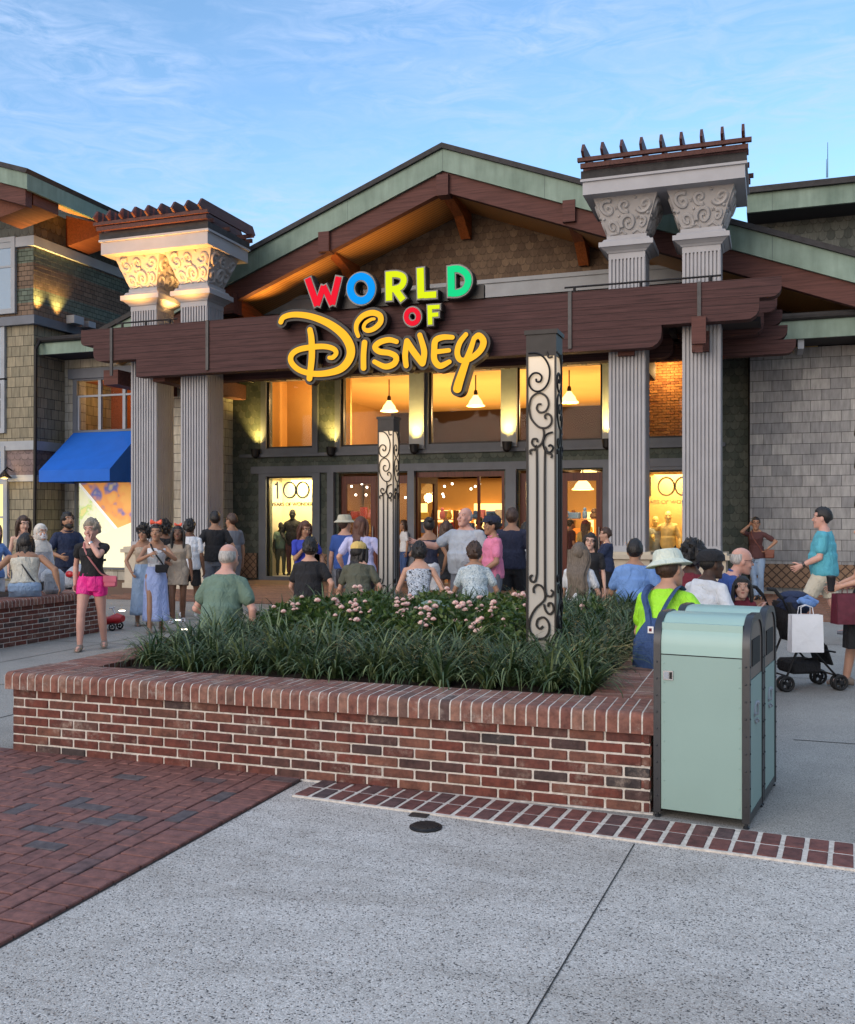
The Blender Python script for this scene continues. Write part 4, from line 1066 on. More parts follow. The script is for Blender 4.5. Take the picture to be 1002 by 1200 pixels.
b = MB(); b.prism([(xe-.1, ez-.30), (xe-.1, ez-.24), (xa, ez-.24+sl_*(xe-xa)), (xa, ez-.30+sl_*(xe-xa))], yr+.3, 37, 'y'); b.build('soffit', 'soffit', nb)
for i in range(6):
    y = yr+.35+i*2.6; b = MB(); b.prism([(xe-.12, ez-.34), (xe-.12, ez-.62), (xe-1.3, ez-.85), (xe-1.3, ez-.0)], y, y+.9, 'y'); b.build('bracket', 'red_wood', nb)
light('SPOT', (-18.14, 20.95, 7.02), LI_NB, (1, .6, .16), .05, 'flank_uplight', (math.pi, 0, 0), 80, 1.0)
light('SPOT', (-18.14, 21.7, 7.02), LI_NB, (1, .6, .16), .05, 'flank_uplight', (math.pi, 0, 0), 80, 1.0)
b = MB(); b.box(-18.16, -17.9, 21.9, 22.3, 6.985, 7.2); b.box(-18.16, -17.9, 22.5, 22.8, 6.985, 7.15); b.build('uplight_box', 'trim_light', nb)
light('POINT', (P(5, 560, 20.4).x, 20.4, 2.75), 8, (1, .62, .2), .06, 'wall_lamp_light')
p = P(5, 553, 20.5); t = empty('wall_lantern', p, 0, 'small black wall lamp glowing yellow at the left edge, on the corner building', 'wall lamp')
b = MB(); b.lathe([(.20, -.16), (.10, -.06), (.05, .0), (.03, .04)], 14, p); b.tube([(p.x, p.y, p.z+.03), (p.x, p.y+.1, p.z+.12), (p.x, YN-.03, p.z+.05)], .02, 6); b.build('shade', 'black_metal', t, True)
b = MB(); b.ell((p.x, p.y, p.z-.13), .11, .11, .06, 12, 8); b.build('bulb', 'lamp_glow', t, True)

YC = 22.0
lb_ = empty('link_building', (-16, YC, 0), 0, 'low pale shingled wing with a window and blue awning beside the store', 'building')
wx0, wx1 = P(92, 600, YC).x, P(158, 600, YC).x; px0, px1 = P(91, 600, YC).x, P(158, 600, YC).x
b = MB(); b.box(XS+.001, wx0, YC, YC+.3, .0, 6.0); b.box(wx1, -13.875, YC, YC+.3, 0, 6.0); b.box(wx0, wx1, YC, YC+.3, 5.42, 6.0); b.box(wx0, wx1, YC, YC+.3, 2.66, 4.02); b.box(wx0, wx1, YC, YC+.3, 0, .30)
b.box(-14.17, -13.875, YC+.3, YF+.02, 0, 6.0); b.build('wall', 'beige_shingle', lb_)
f = framed('window', wx0, wx1, 4.05, 5.40, .14, 'trim_blue', lb_, y=YC, bot=.06); 
b = MB(); b.box(wx0-.25, wx1+.25, YC-.13, YC-.071, 5.45, 5.72); b.build('head_trim', 'trim_blue', f)
b = MB(); ww = wx1-wx0
for q in (.40, .83): b.box(wx0+ww*q-.045, wx0+ww*q+.045, YC-.05, YC+.03, 4.05, 5.40)
b.box(wx0, wx1, YC-.04, YC+.02, 4.95, 5.0); b.box(wx0, wx0+.06, YC-.04, YC+.02, 4.05, 4.95); b.build('glazing_bar', 'trim_light', f)
b = MB(); b.box(wx0, wx1, YC+.06, YC+.07, 4.05, 5.4); b.build('pane', 'glass', f)
b = MB(); b.box(wx0-.5, wx1+.5, YC+2.0, YC+2.1, 3.4, 5.6); b.box(wx0-.5, wx1+.5, YC+.3, YC+2, 5.5, 5.6); b.box(wx0-.5, wx1+.5, YC+.3, YC+2, 3.4, 3.5); b.build('room', 'orange_wood', lb_)
light('POINT', ((wx0+wx1)/2-.4, YC+1.0, 5.2), 9, WARM, .1, 'room_lamp')
# lit poster window: a plain generic picture in the same colours
k = NT('poster'); o = k.xyz(k.pos()); x = k.math('SUBTRACT', o[0], px0); z = o[2]
n1 = k.noise(2.6, k.pos(), 3); dgl = k.math('SUBTRACT', k.math('ADD', z, k.math('MULTIPLY', x, 1.0)), 2.62)
base = k.ramp(n1, [(.38, (.95, .95, .62)), (.52, (.92, .93, .70)), (.60, (.62, .80, .30)), (.68, (.95, .85, .35))])
up_ = k.ramp(k.noise(1.8, k.pos(), 2), [(.42, (.9, .45, .12)), (.52, (.85, .35, .10)), (.6, (.12, .16, .45)), (.7, (.95, .7, .2))])
c = k.mix(k.math('GREATER_THAN', dgl, .06), base, up_); c = k.mix(k.math('LESS_THAN', k.math('ABSOLUTE', dgl), .05), c, (.98, .98, .95))
c = k.mix(k.math('LESS_THAN', z, k.math('ADD', .95, k.math('MULTIPLY', x, .35))), c, (.97, .93, .62))
k.base(c); k.link(c, k.b.inputs['Emission Color']); k.b.inputs['Emission Strength'].default_value = .16; M['poster'] = k.m
f = framed('poster_window', px0, px1, .34, 2.62, .05, 'trim_blue', lb_, y=YC); b = MB(); b.box(px0, px1, YC+.03, YC+.05, .34, 2.62); b.build('poster', 'poster', f)
# blue awning
aw = empty('awning', (wx0-.15-lb_.location.x, 0, 0)); aw.parent = lb_; aw.location = (0, 0, 0)
ax0, ax1 = P(88, 505, YC).x, P(168, 505, YC).x; za, zb, zc, ya = 4.03, 2.90, 2.60, 20.6
b = MB(); vs = []; nn = 14
b.add([(ax0, YC-.01, za), (ax1, YC-.01, za), (ax1, ya, zb), (ax0, ya, zb), (ax0, ya, zc), (ax1, ya, zc), (ax0, YC-.01, zc), (ax1, YC-.01, zc), (ax0, YC-.01, zb), (ax1, YC-.01, zb)],
      [(0, 1, 2, 3), (3, 2, 5, 4), (0, 3, 8), (3, 4, 6, 8), (1, 9, 2), (2, 9, 7, 5)])
bpy.data.objects.remove(aw); a_ = b.build('awning', 'awning', lb_); sm = a_.modifiers.new('th', 'SOLIDIFY'); sm.thickness = .02
# its low roof
b = MB(); b.prism([(20.9, 6.42), (24.5, 7.3), (24.5, 7.2), (20.95, 6.3)], XS+.005, -13.7, 'x'); b.build('roof', 'roof_dark', lb_)
b = MB(); b.box(XS+.005, -13.7, 20.98, 21.06, 5.98, 6.33); b.build('fascia', 'copper', lb_)
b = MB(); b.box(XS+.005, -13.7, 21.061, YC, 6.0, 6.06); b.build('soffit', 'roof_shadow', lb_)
b = MB(); b.tube([(XS+.04, 20.93, 6.34), (-13.7, 20.93, 6.34)], .06, 8); b.tube([(XS+.12, 20.9, 6.33), (XS+.12, 20.74, 6.1), (XS+.1, 20.72, .1)], .045, 8); b.build('gutter', 'black_metal', lb_)

YR = 23.0
rb = empty('side_building', (2, YR, 0), 0, 'grey shingled wing at the right edge with brown lattice base and green eave', 'building')
xr0, xr1 = XF(879, YR), XF(1180, YR)
b = MB(); b.box(xr0, xr1, YR, YR+.3, 0, 5.4); b.build('wall', 'grey_shingle', rb)
b = MB(); b.box(xr0, xr1, YR-.06, YR-.002, .12, .64); b.build('base_panel', 'lattice_diag', rb)
b = MB(); b.box(xr0-.5, xr1, YR-.9, YR-.002, .0, .03); rr = random.Random(4)
b.build('plinth_kerb', 'plinth_stone', rb)
b = MB(); x = xr0-.4
while x < xr1-.3: b.cbox((x, YR-1.0, .02), (.19, .09, .045), 0, .004); x += .2
b.build('kerb_bricks', 'far_brick', kind='structure')
b = MB(); b.box(xr0-.4, xr1, 21.95, 22.03, 5.42, 5.80); b.build('fascia', 'copper', rb)
b = MB(); b.prism([(21.85, 5.83), (24.4, 6.3), (24.4, 6.15), (21.9, 5.80)], xr0-.4, xr1, 'x'); b.tube([(xr0-.4, 21.88, 5.88), (xr1, 21.88, 5.88)], .07, 8); b.build('roof', 'roof_dark', rb)
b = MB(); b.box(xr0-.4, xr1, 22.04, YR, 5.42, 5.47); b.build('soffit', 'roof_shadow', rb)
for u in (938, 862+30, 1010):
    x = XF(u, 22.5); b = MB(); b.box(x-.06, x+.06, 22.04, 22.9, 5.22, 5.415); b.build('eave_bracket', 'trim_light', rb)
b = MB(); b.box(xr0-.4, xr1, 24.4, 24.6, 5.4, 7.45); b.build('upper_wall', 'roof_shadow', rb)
b = MB(); a = P(925, 347, 24.3); c = P(996, 378, 24.3); b.box(a.x, c.x, 24.28, 24.39, c.z, a.z); b.build('vent_panel', 'roof_dark', rb)
x = XR+.06; b = MB(); b.tube([(x, YF-.22, .05), (x, YF-.22, 5.4)], .06, 10); b.build('downpipe', 'black_metal', rb, True)
ub = empty('rear_building', (4, 28, 0), 0, 'far dark roof with green copper eave rising behind the right column pair', 'building')
xa_, xb_ = P(875, 250, 28).x, P(1150, 250, 28).x
b = MB(); b.box(xa_, xb_, 28.0, 28.1, 9.98, 10.48); b.build('fascia', 'copper', ub)
b = MB(); b.prism([(27.9, 10.50), (34, 11.2), (34, 11.0), (27.9, 10.62)], xa_-.05, xb_, 'x'); b.box(xa_-.05, xb_, 27.88, 28.2, 10.483, 10.64); b.build('roof', 'roof_dark', ub)
b = MB(); b.box(xa_, xb_, 29.2, 29.4, 0, 10.4); b.build('wall', 'dark_scales', ub)
b = MB(); b.box(xa_, xb_, 28.1, 29.2, 9.98, 10.05); b.build('soffit', 'roof_shadow', ub)
p = P(970, 208, 28.5); b = MB(); b.tube([p, (p.x, p.y, p.z+.95)], [.012, .006], 6); b.tube([(p.x-.03, p.y, p.z), (p.x-.03, p.y, p.z+.5)], [.01, .006], 5); b.build('aerial', 'black_metal', ub)
# ================= THE SIGN =================
YS = 18.86
def Z_(p, Y=YS):
    q = P(300+p[0]*.2994, 290+p[1]*.2994, Y); return (q.x, q.z)
SC = .0053
def smooth_pts(pts, n=6):
    if len(pts) < 3: return pts
    out = []; P_ = [pts[0]]+list(pts)+[pts[-1]]
    for i in range(1, len(P_)-2):
        for k_ in range(n):
            t = k_/n; p0, p1, p2, p3 = P_[i-1], P_[i], P_[i+1], P_[i+2]
            out.append(tuple(.5*((2*p1[j])+(-p0[j]+p2[j])*t+(2*p0[j]-5*p1[j]+4*p2[j]-p3[j])*t*t+(-p0[j]+3*p1[j]-3*p2[j]+p3[j])*t**3) for j in range(len(p1))))
    out.append(tuple(pts[-1])); return out
def ribbon(b, pts, y0, y1, grow=0.0, rnd=True, closed=False):
    """pts: (x, z, width) in metres; flat stroke with real depth y0..y1"""
    n = len(pts); L = []; Rr = []
    pts = [tuple(p) for p in pts]
    if grow and not rnd and not closed:
        for e, o in ((0, 1), (-1, -2)):
            d = Vector((pts[e][0]-pts[o][0], pts[e][1]-pts[o][1])).normalized()*grow; pts[e] = (pts[e][0]+d.x, pts[e][1]+d.y, pts[e][2])
    for i, p in enumerate(pts):
        a = pts[i-1] if (i > 0 or closed) else p; c = pts[(i+1) % n] if (i < n-1 or closed) else p
        d = Vector((c[0]-a[0], c[1]-a[1])).normalized(); nn = Vector((-d.y, d.x)); w_ = p[2]/2+grow
        L.append((p[0]+nn.x*w_, p[1]+nn.y*w_)); Rr.append((p[0]-nn.x*w_, p[1]-nn.y*w_))
    m = n if closed else n-1; vs = []
    for i in range(n): vs += [(L[i][0], y0, L[i][1]), (Rr[i][0], y0, Rr[i][1]), (L[i][0], y1, L[i][1]), (Rr[i][0], y1, Rr[i][1])]
    fs = []
    for i in range(m):
        a, c = 4*i, 4*((i+1) % n); fs += [(a, a+1, c+1, c), (a+2, c+2, c+3, a+3), (a, c, c+2, a+2), (a+1, a+3, c+3, c+1)]
    if not closed: fs += [(0, 2, 3, 1), (4*n-4, 4*n-3, 4*n-1, 4*n-2)]
    b.add(vs, fs)
    if rnd and not closed:
        for e, dy in ((0, .0007), (-1, .0014)):
            p = pts[e]; r = p[2]/2+grow; b.prism([(p[0]+r*math.cos(k_*.3142), p[1]+r*math.sin(k_*.3142)) for k_ in range(20)], y0+dy, y1-dy, 'y')
def ellp(cx, cy, rx, ry, w): return [(cx+rx*math.cos(a*.2094), cy+ry*math.sin(a*.2094), w) for a in range(30)]
LET = [
 ('letter_w', 'sign_red', 0, [([(201, 121, 25), (238, 226, 25)], 0), ([(238, 226, 22), (263, 150, 22)], 0), ([(263, 150, 22), (296, 222, 22)], 0), ([(296, 222, 25), (322, 114, 25)], 0)]),
 ('letter_o', 'sign_blue', 0, [(ellp(410, 160, 42, 48, 28), 2)]),
 ('letter_r', 'sign_lime', 0, [([(519, 94, 26), (520, 207, 26)], 0), ([(520, 105, 23), (550, 104, 23), (573, 113, 23), (577, 132, 23), (566, 152, 23), (545, 161, 23), (520, 163, 23)], 1), ([(540, 158, 25), (574, 205, 25)], 0)]),
 ('letter_l', 'sign_lime', 0, [([(642, 80, 27), (645, 198, 27)], 0), ([(658, 186, 24), (704, 183, 24)], 0)]),
 ('letter_d', 'sign_green', 0, [([(762, 73, 27), (764, 190, 27)], 0), ([(764, 84, 25), (795, 84, 25), (822, 102, 25), (830, 130, 25), (819, 160, 25), (795, 176, 25), (764, 179, 25)], 1)]),
 ('letter_o', 'sign_red', 0, [(ellp(611, 270, 24, 27, 18), 2)]),
 ('letter_f', 'sign_lime', 0, [([(679, 226, 17), (681, 301, 17)], 0), ([(688, 233, 15), (717, 231, 15)], 0), ([(688, 263, 15), (712, 261, 15)], 0)]),
 ('letter_d', 'sign_yellow', 1, [([(96, 291, 20), (108, 272, 20), (150, 262, 22), (215, 270, 25), (285, 298, 29), (340, 340, 33), (368, 388, 35), (366, 432, 33), (335, 472, 29), (285, 490, 25), (225, 494, 23), (170, 480, 22), (138, 450, 22), (138, 421, 22), (165, 400, 22), (215, 390, 22), (265, 387, 21), (302, 396, 20), (313, 413, 18), (300, 430, 17), (286, 431, 15)], 1), ([(210, 322, 22), (216, 360, 25), (217, 430, 26), (208, 512, 24)], 1)]),
 ('i_dot_loop', 'sign_yellow', 1, [([(399, 346, 15), (391, 320, 17), (396, 292, 19), (420, 266, 21), (455, 255, 22), (484, 266, 22), (486, 292, 21), (463, 316, 19), (436, 325, 17), (421, 315, 14), (427, 296, 13), (448, 282, 12), (462, 279, 10)], 1)]),
 ('letter_i', 'sign_yellow', 1, [([(424, 372, 22), (420, 420, 22), (420, 471, 22)], 1)]),
 ('letter_s', 'sign_yellow', 1, [([(549, 368, 18), (520, 361, 21), (485, 370, 22), (465, 389, 22), (482, 407, 22), (522, 413, 22), (547, 428, 22), (540, 454, 23), (505, 466, 22), (463, 447, 18)], 1)]),
 ('letter_n', 'sign_yellow', 1, [([(587, 462, 20), (583, 420, 22), (590, 368, 22)], 1), ([(590, 366, 22), (614, 405, 25), (650, 453, 24)], 1), ([(652, 452, 22), (657, 405, 23), (640, 342, 19)], 1)]),
 ('letter_e', 'sign_yellow', 1, [([(768, 351, 17), (730, 351, 21), (702, 364, 23), (697, 400, 23), (698, 440, 23), (720, 463, 23), (756, 447, 17)], 1), ([(704, 408, 18), (754, 402, 16)], 1)]),
 ('letter_y', 'sign_yellow', 1, [([(821, 340, 17), (797, 372, 20), (787, 412, 21), (800, 440, 21), (835, 436, 21), (876, 404, 23), (890, 368, 24), (872, 344, 22), (853, 356, 18)], 1), ([(853, 354, 17), (840, 395, 20), (820, 450, 26), (796, 520, 32), (787, 552, 33)], 1)]),
]
for n_, c_ in (('red', (.75, .012, .03)), ('blue', (.005, .28, .80)), ('lime', (.66, .76, .012)), ('green', (.012, .60, .22)), ('yellow', (1.0, .48, .03))):
    emit('sign_'+n_, c_, .36, .4); M['sign_'+n_].node_tree.nodes['Principled BSDF'].inputs['Base Color'].default_value = (c_[0]*.15, c_[1]*.15, c_[2]*.15, 1); M['sign_'+n_].node_tree.nodes['Principled BSDF'].inputs['Specular IOR Level'].default_value = 0
plain('sign_rim', (.10, .10, .10), .4, .5); plain('sign_body', (.013, .012, .012), .5)
sg = empty('store_sign', (-7.5, 19.0, 6.3), 0, 'large store sign of coloured block letters above yellow script lettering on the beam', 'sign')
for nm, mt, script, strokes in LET:
    face = MB(); rim = MB(); body = MB(); g1 = .030 if not script else .045; g2 = .075 if not script else .068
    for si, (pts, mode) in enumerate(strokes):
        q = smooth_pts(pts) if mode == 1 else pts
        q = [(*Z_(p), p[2]*SC) for p in q]; o = si*.004; cl_ = mode == 2; rd = bool(script)
        ribbon(face, q, YS+o, YS+.04+o, 0, rd, cl_); ribbon(rim, q, YS+.022+o*.7, YS+.075+o, g1 if not script else .012, rd, cl_); ribbon(body, q, YS+.050+o*.7, YS+.27+o, g1+.012 if not script else g2, rd, cl_)
    fo = face.build(nm, mt, sg); rim.build('rim', 'sign_rim' if not script else 'sign_body', fo); body.build('casing', 'sign_body', fo)
b = MB(); x0, _ = Z_((235, 215), 19.1); x1, z1 = Z_((890, 196), 19.1); zl = 6.20
b.box(x0, x1, 19.14, 19.24, 6.125, 6.40); b.build('mounting_rail', 'sign_body', sg)
for p in ((240, 215), (410, 200), (545, 195), (665, 190), (790, 180)):
    x, _ = Z_(p, 19.1); b = MB(); b.tube([(x, 19.18, 6.3), (x, 19.12, 6.75)], .03, 6); b.build('support_post', 'black_metal', sg)
# "100 / years of wonder" lettering in the display windows
def text(s, size, mat, loc, parent, name, ext=.01, sx=1.0):
    cu = bpy.data.curves.new('text', 'FONT'); cu.body = s; cu.size = size; cu.extrude = ext; cu.align_x = 'CENTER'; cu.offset = size*.015
    o = bpy.data.objects.new('t', cu); col.objects.link(o); dg = bpy.context.evaluated_depsgraph_get(); dg.update()
    me = bpy.data.meshes.new_from_object(o.evaluated_get(dg)); bpy.data.objects.remove(o)
    me.transform(Matrix.Translation(Vector(loc)-parent.location) @ Matrix.Rotation(math.pi/2, 4, 'X') @ Matrix.Diagonal((sx, 1, 1, 1))); me.materials.clear(); me.materials.append(M[mat])
    o = bpy.data.objects.new(name, me); col.objects.link(o); o.parent = parent; return o
for j, mt, lb in ((0, 'goods_dark', 'dark 100 and small line of letters hung in the left display window'), (4, 'gold_cloth', 'golden 100 hung in the right display window')):
    x0, x1, _ = lo[j]; cx_ = (x0+x1)/2; t = empty('anniversary_lettering', (cx_, YF+.5, 2.4), 0, lb, 'lettering'); wd = (x1-x0)
    yy = YF+.13; r = .20; zc_ = 2.42 if j == 0 else 2.40
    for q in (0, 1):
        b = MB(); c0 = cx_-.08+q*.385; pts = [(c0+r*.92*math.cos(a*.2094), zc_+r*1.05*math.sin(a*.2094), .045) for a in range(30)]; ribbon(b, pts, yy, yy+.04, 0, True, True); b.build('zero', 'gold_cloth' if j else 'trim_blue', t)
    b = MB(); b.box(cx_-.47, cx_-.425, yy, yy+.04, zc_-.23, zc_+.23); b.box(cx_-.53, cx_-.471, yy, yy+.04, zc_+.13, zc_+.18); b.build('one', 'gold_cloth' if j else 'trim_blue', t)
    text('YEARS OF WONDER', .135, mt, (cx_, yy, 1.99), t, 'words', .01, 1.0)
# ================= PEOPLE =================
SKINS = {'pale': (.62, .38, .29), 'fair': (.55, .31, .22), 'tan': (.36, .19, .115), 'brown': (.17, .08, .045), 'dark': (.065, .032, .02), 'pink': (.60, .33, .26)}
for n_, c in SKINS.items():
    k = NT('skin_'+n_); o = k.obj(); f = k.noise(9, o, 4); k.base(k.ramp(f, [(.3, tuple(x*.88 for x in c)), (.7, tuple(min(1, x*1.08) for x in c))])); k.rough(.55)
    k.b.inputs['Subsurface Weight'].default_value = .08; k.b.inputs['Subsurface Radius'].default_value = (.02, .008, .004); M['skin_'+n_] = k.m
def cloth(name, c, rough=.85, pat=None, c2=None, c3=None, sc=26):
    if name in M: return name
    k = NT(name); o = k.obj(); n = k.noise(4, o, 5, .6, .6)
    if pat: 
        f = k.noise(sc, o, 2, .5, 1.2); stops = [(0, c), (.42, c), (.45, c2), (1, c2)] if not c3 else [(0, c2), (.40, c2), (.43, c), (.56, c), (.59, c3), (1, c3)]
        base = k.ramp(f, stops, 'LINEAR')
    else: base = c
    c_ = k.mix(.6, base, k.ramp(n, [(.3, (.82, .82, .82)), (.7, (1.12, 1.12, 1.12))]), 'MULTIPLY')
    k.base(c_); k.rough(rough)
    wr = k.noise(1.0, k.mapv(o, (9, 9, 5)), 4, .6, 1.5); k.bump(wr, .9, .04); M[name] = k.m; return name
def hairmat(name, c):
    if name in M: return name
    k = NT(name); o = k.obj(); n = k.noise(1.0, k.mapv(o, (90, 90, 12)), 4, .6, .4)
    k.base(k.ramp(n, [(.3, tuple(x*.55 for x in c)), (.7, tuple(min(1, x*1.5) for x in c))])); k.rough(.42); k.bump(n, .8, .012); M[name] = k.m; return name
HAIR = {'black': (.012, .010, .010), 'brown': (.055, .028, .018), 'auburn': (.09, .032, .018), 'light': (.14, .085, .05), 'grey': (.42, .40, .38), 'ash': (.28, .24, .19), 'dyed': (.13, .10, .075)}
for n_, c in HAIR.items(): hairmat('hair_'+n_, c)
plain('eye_white', (.7, .68, .65), .3); plain('eye_dark', (.02, .012, .01), .3); plain('lip', (.34, .11, .09), .5); plain('brow', (.03, .02, .015), .8)
DG = None
def remesh(mb, vox, sm=3, wr=0.0, seed=0, wfreq=9.0):
    """one continuous skin over all the overlapping volumes in mb"""
    me = mb.mesh('tmp', ['rubber']); o = bpy.data.objects.new('tmp', me); col.objects.link(o)
    m = o.modifiers.new('r', 'REMESH'); m.mode = 'VOXEL'; m.voxel_size = vox; m.use_smooth_shade = True
    s = o.modifiers.new('s', 'SMOOTH'); s.factor = .5; s.iterations = sm
    dg = bpy.context.evaluated_depsgraph_get(); dg.update(); r = bpy.data.meshes.new_from_object(o.evaluated_get(dg)); bpy.data.objects.remove(o)
    r.materials.clear()
    if wr:
        nrm = [v.normal.copy() for v in r.vertices]
        for v, n in zip(r.vertices, nrm):
            c = v.co; q = noise.noise((c.x*wfreq+seed, c.y*wfreq, c.z*wfreq*.55+c.x*3))+.5*noise.noise((c.x*wfreq*2.3, c.y*wfreq*2.3+seed, c.z*wfreq*1.6)); v.co = c+n*q*wr
    return r
def ik(a, c, l1, l2, pole):
    a = Vector(a); c = Vector(c); d = c-a; L = d.length; mx = (l1+l2)*.998
    if L > mx: c = a+d*(mx/L); d = c-a; L = mx
    x = (l1*l1-l2*l2+L*L)/(2*L); h = math.sqrt(max(0, l1*l1-x*x)); dn = d.normalized(); p = Vector(pole); p = p-dn*p.dot(dn)
    if p.length < 1e-4: p = dn.orthogonal()
    return a+dn*x+p.normalized()*h, c
def meshobj(name, me, mats, parent, **tg):
    for m in mats: me.materials.append(M[m])
    me.polygons.foreach_set('use_smooth', [True]*len(me.polygons)); o = bpy.data.objects.new(name, me); col.objects.link(o); o.parent = parent; return settags(o, **tg)
def hand(b, wr, fw, pn, side, s=1.0, curl=.35):
    """palm and five fingers; wr wrist, fw hand direction, pn palm normal"""
    fw = Vector(fw).normalized(); pn = Vector(pn); pn = (pn-fw*pn.dot(fw)).normalized(); lt = fw.cross(pn).normalized()*side
    wr = Vector(wr); pal = MB(); m = wr+fw*.045*s
    pal.loft([(wr-fw*.01*s, lt*.027*s, pn*.020*s), (wr+fw*.03*s, lt*.036*s, pn*.017*s), (wr+fw*.065*s, lt*.041*s, pn*.015*s), (wr+fw*.09*s, lt*.038*s, pn*.012*s)], 12)
    fin = []
    for i, (off, L, sp) in enumerate(((.031, .068, .14), (.0105, .078, .04), (-.0105, .072, -.05), (-.031, .056, -.17))):
        base = wr+(fw*.084+lt*off)*s; d = (fw+lt*sp).normalized(); pts = [base-d*.012*s, base]; cur = curl; p = base
        for j, f in enumerate((.42, .32, .26)):
            d = (d*math.cos(cur)+pn*math.sin(cur)).normalized(); p = p+d*L*f*s; pts.append(p); cur = curl*(1.2-.2*j)
        fin.append((pts, [.0088*s, .0092*s, .0085*s, .0075*s, .0058*s]))
    d = (fw*.6+lt*.8).normalized(); p = wr+(fw*.02+lt*.026)*s; q = p+d*.036*s; r_ = q+(d*.75+fw*.35+pn*.35).normalized()*.03*s; e = r_+(fw*.8+pn*.4+d*.3).normalized()*.024*s
    fin.append(([p-d*.01*s, p, q, r_, e], [.012*s, .0125*s, .0108*s, .0095*s, .007*s])); 
    return pal, fin
def person(u, d, H, face, label, skin='fair', sex='m', top=None, topl='tee', bot=None, botl='shorts', hair=('short', 'brown'), hat=None, shoes=None,
           hands=(None, None), feet=(None, None), elbows=(None, None), lean=0, pel=None, yaw=0, pitch=0, roll=0, group=None, vox=.011, wide=1.0, z0=0.0, xy=None, faced=None, name='person', cat='person', curl=.35, extra=None, child=False, seed=0, belly=0.0, headscale=1.0, palms=(None, None)):
    """face: 0 looks at the camera, 90 to picture right, 180 away"""
    w_ = D(u, d) if xy is None else Vector((xy[0], xy[1], 0)); f = Vector((-w_.x, -w_.y, 0)).normalized(); f.rotate(Matrix.Rotation(R(face), 3, 'Z')); rz = math.atan2(f.y, f.x)-math.pi/2
    if pel is not None and pel[1] < .69: H = H*.95; pel = (pel[0], .605); wide = wide*.93
    s = H/1.75; t = empty(name, (w_.x, w_.y, z0), rz, label, cat, group); t.scale = (s, s, s)
    hs = headscale*(1.13 if not child else 1.38); W = wide*(.93 if sex == 'f' else 1.0)
    pz = .93 if pel is None else pel[1]/s; py = 0 if pel is None else pel[0]; dz = pz-.93
    Lr = R(lean)
    def T(p):
        x, y, z = p; k_ = max(0, min(1, (z-.90)/.35)); a = Lr*(.35+.65*k_) if z > .90 else 0; q = Vector((x, y, z-.93)); q.rotate(Matrix.Rotation(-a, 3, 'X')); return Vector((q.x, q.y+py, q.z+.93+dz))
    if sex == 'f': prof = [(.82, .13, .10, .0), (.89, .170, .120, -.012), (.97, .168, .120, -.014), (1.05, .132, .098, -.002), (1.13, .122, .092, 0), (1.22, .137, .102, .008), (1.29, .150, .120, .018), (1.36, .155, .098, .006), (1.42, .150, .075, -.005), (1.46, .10, .060, -.005), (1.50, .05, .050, 0)]
    else: prof = [(.82, .13, .10, 0), (.89, .165, .115, -.005), (.97, .160, .118, 0), (1.06, .150, .115, .006), (1.14, .150, .115, .008), (1.24, .163, .122, .010), (1.33, .175, .120, .008), (1.40, .172, .100, .0), (1.45, .12, .075, -.005), (1.50, .06, .058, 0)]
    prof = [(z, a*W, b_*(W*.5+.5)+belly*math.exp(-((z-1.08)/.14)**2)*.6, yo+belly*math.exp(-((z-1.08)/.14)**2)*.6) for z, a, b_, yo in prof]
    sh = [T((sx*.172*W, 0, 1.385)) for sx in (1, -1)]   # right, left
    hp = [Vector((sx*.092, py, .92+dz)) for sx in (1, -1)]
    def torso(b, g=0.0, z0_=.0, z1_=2.0, mul=1.0):
        rings = []
        for z, a, b_, yo in prof:
            if z0_-.001 <= z <= z1_+.001:
                c = T((0, yo, z)); an = Lr*(.35+.65*max(0, min(1, (z-.90)/.35))) if z > .90 else 0
                ay = Vector((0, math.cos(an), -math.sin(an))) ; rings.append((c, Vector((1, 0, 0))*(a+g)*mul, ay*(b_+g)*mul))
        b.loft(rings, 22)
        return rings
    # arms
    arms = []
    for i, sx in enumerate((1, -1)):
        tgt = hands[i]
        if tgt is None: w3 = sh[i]+Vector((sx*.075, .03, -.52)); pole = (sx*.3, -1, 0)
        else: w3 = Vector((tgt[0], tgt[1], tgt[2]+ (0))); pole = elbows[i] if elbows[i] else (sx*.7, -.6, -.6)
        e, w3 = ik(sh[i], w3, .285, .245, pole); arms.append((sh[i], e, w3))
    legs = []
    for i, sx in enumerate((1, -1)):
        ft = feet[i]
        a3 = Vector((sx*.10, -.01, .075)) if ft is None else Vector(ft[:3])
        kn, a3 = ik(hp[i], a3, .435, .415, (sx*.12, 1, 0)); fd = ft[3] if ft is not None and len(ft) > 3 else (8 if sx > 0 else -8)
        legs.append((hp[i], kn, a3, fd))
    al = .92 if sex == 'f' else 1.0
    b = MB(); torso(b)
    nk = T((0, .005, 1.47)); hc = T((0, .028, 1.622)); b.cap(nk, .064*al, T((0, .02, 1.56)), .056*al)
    b.cap(T((.07, -.005, 1.43)), .055, T((.02, 0, 1.49)), .045); b.cap(T((-.07, -.005, 1.43)), .055, T((-.02, 0, 1.49)), .045)
    for i, sx in enumerate((1, -1)):
        a, e, w3 = arms[i]; b.cap(T((sx*.09, 0, 1.38)), .056*al, a, .046*al*(W*.5+.5)); b.cap(a, .045*al*W, e, .038*al*W); b.cap(e, .042*al*W, e+(w3-e)*.35, .041*al*W); b.cap(e+(w3-e)*.35, .041*al*W, w3, .026*al)
        h_, k_, an, fd = legs[i]; b.cap(h_, .092*W, h_+(k_-h_)*.4, .082*W); b.cap(h_+(k_-h_)*.4, .082*W, k_, .056*W); b.cap(k_, .055*W, k_+(an-k_)*.33, .057*W); b.cap(k_+(an-k_)*.33, .057*W, an, .036)
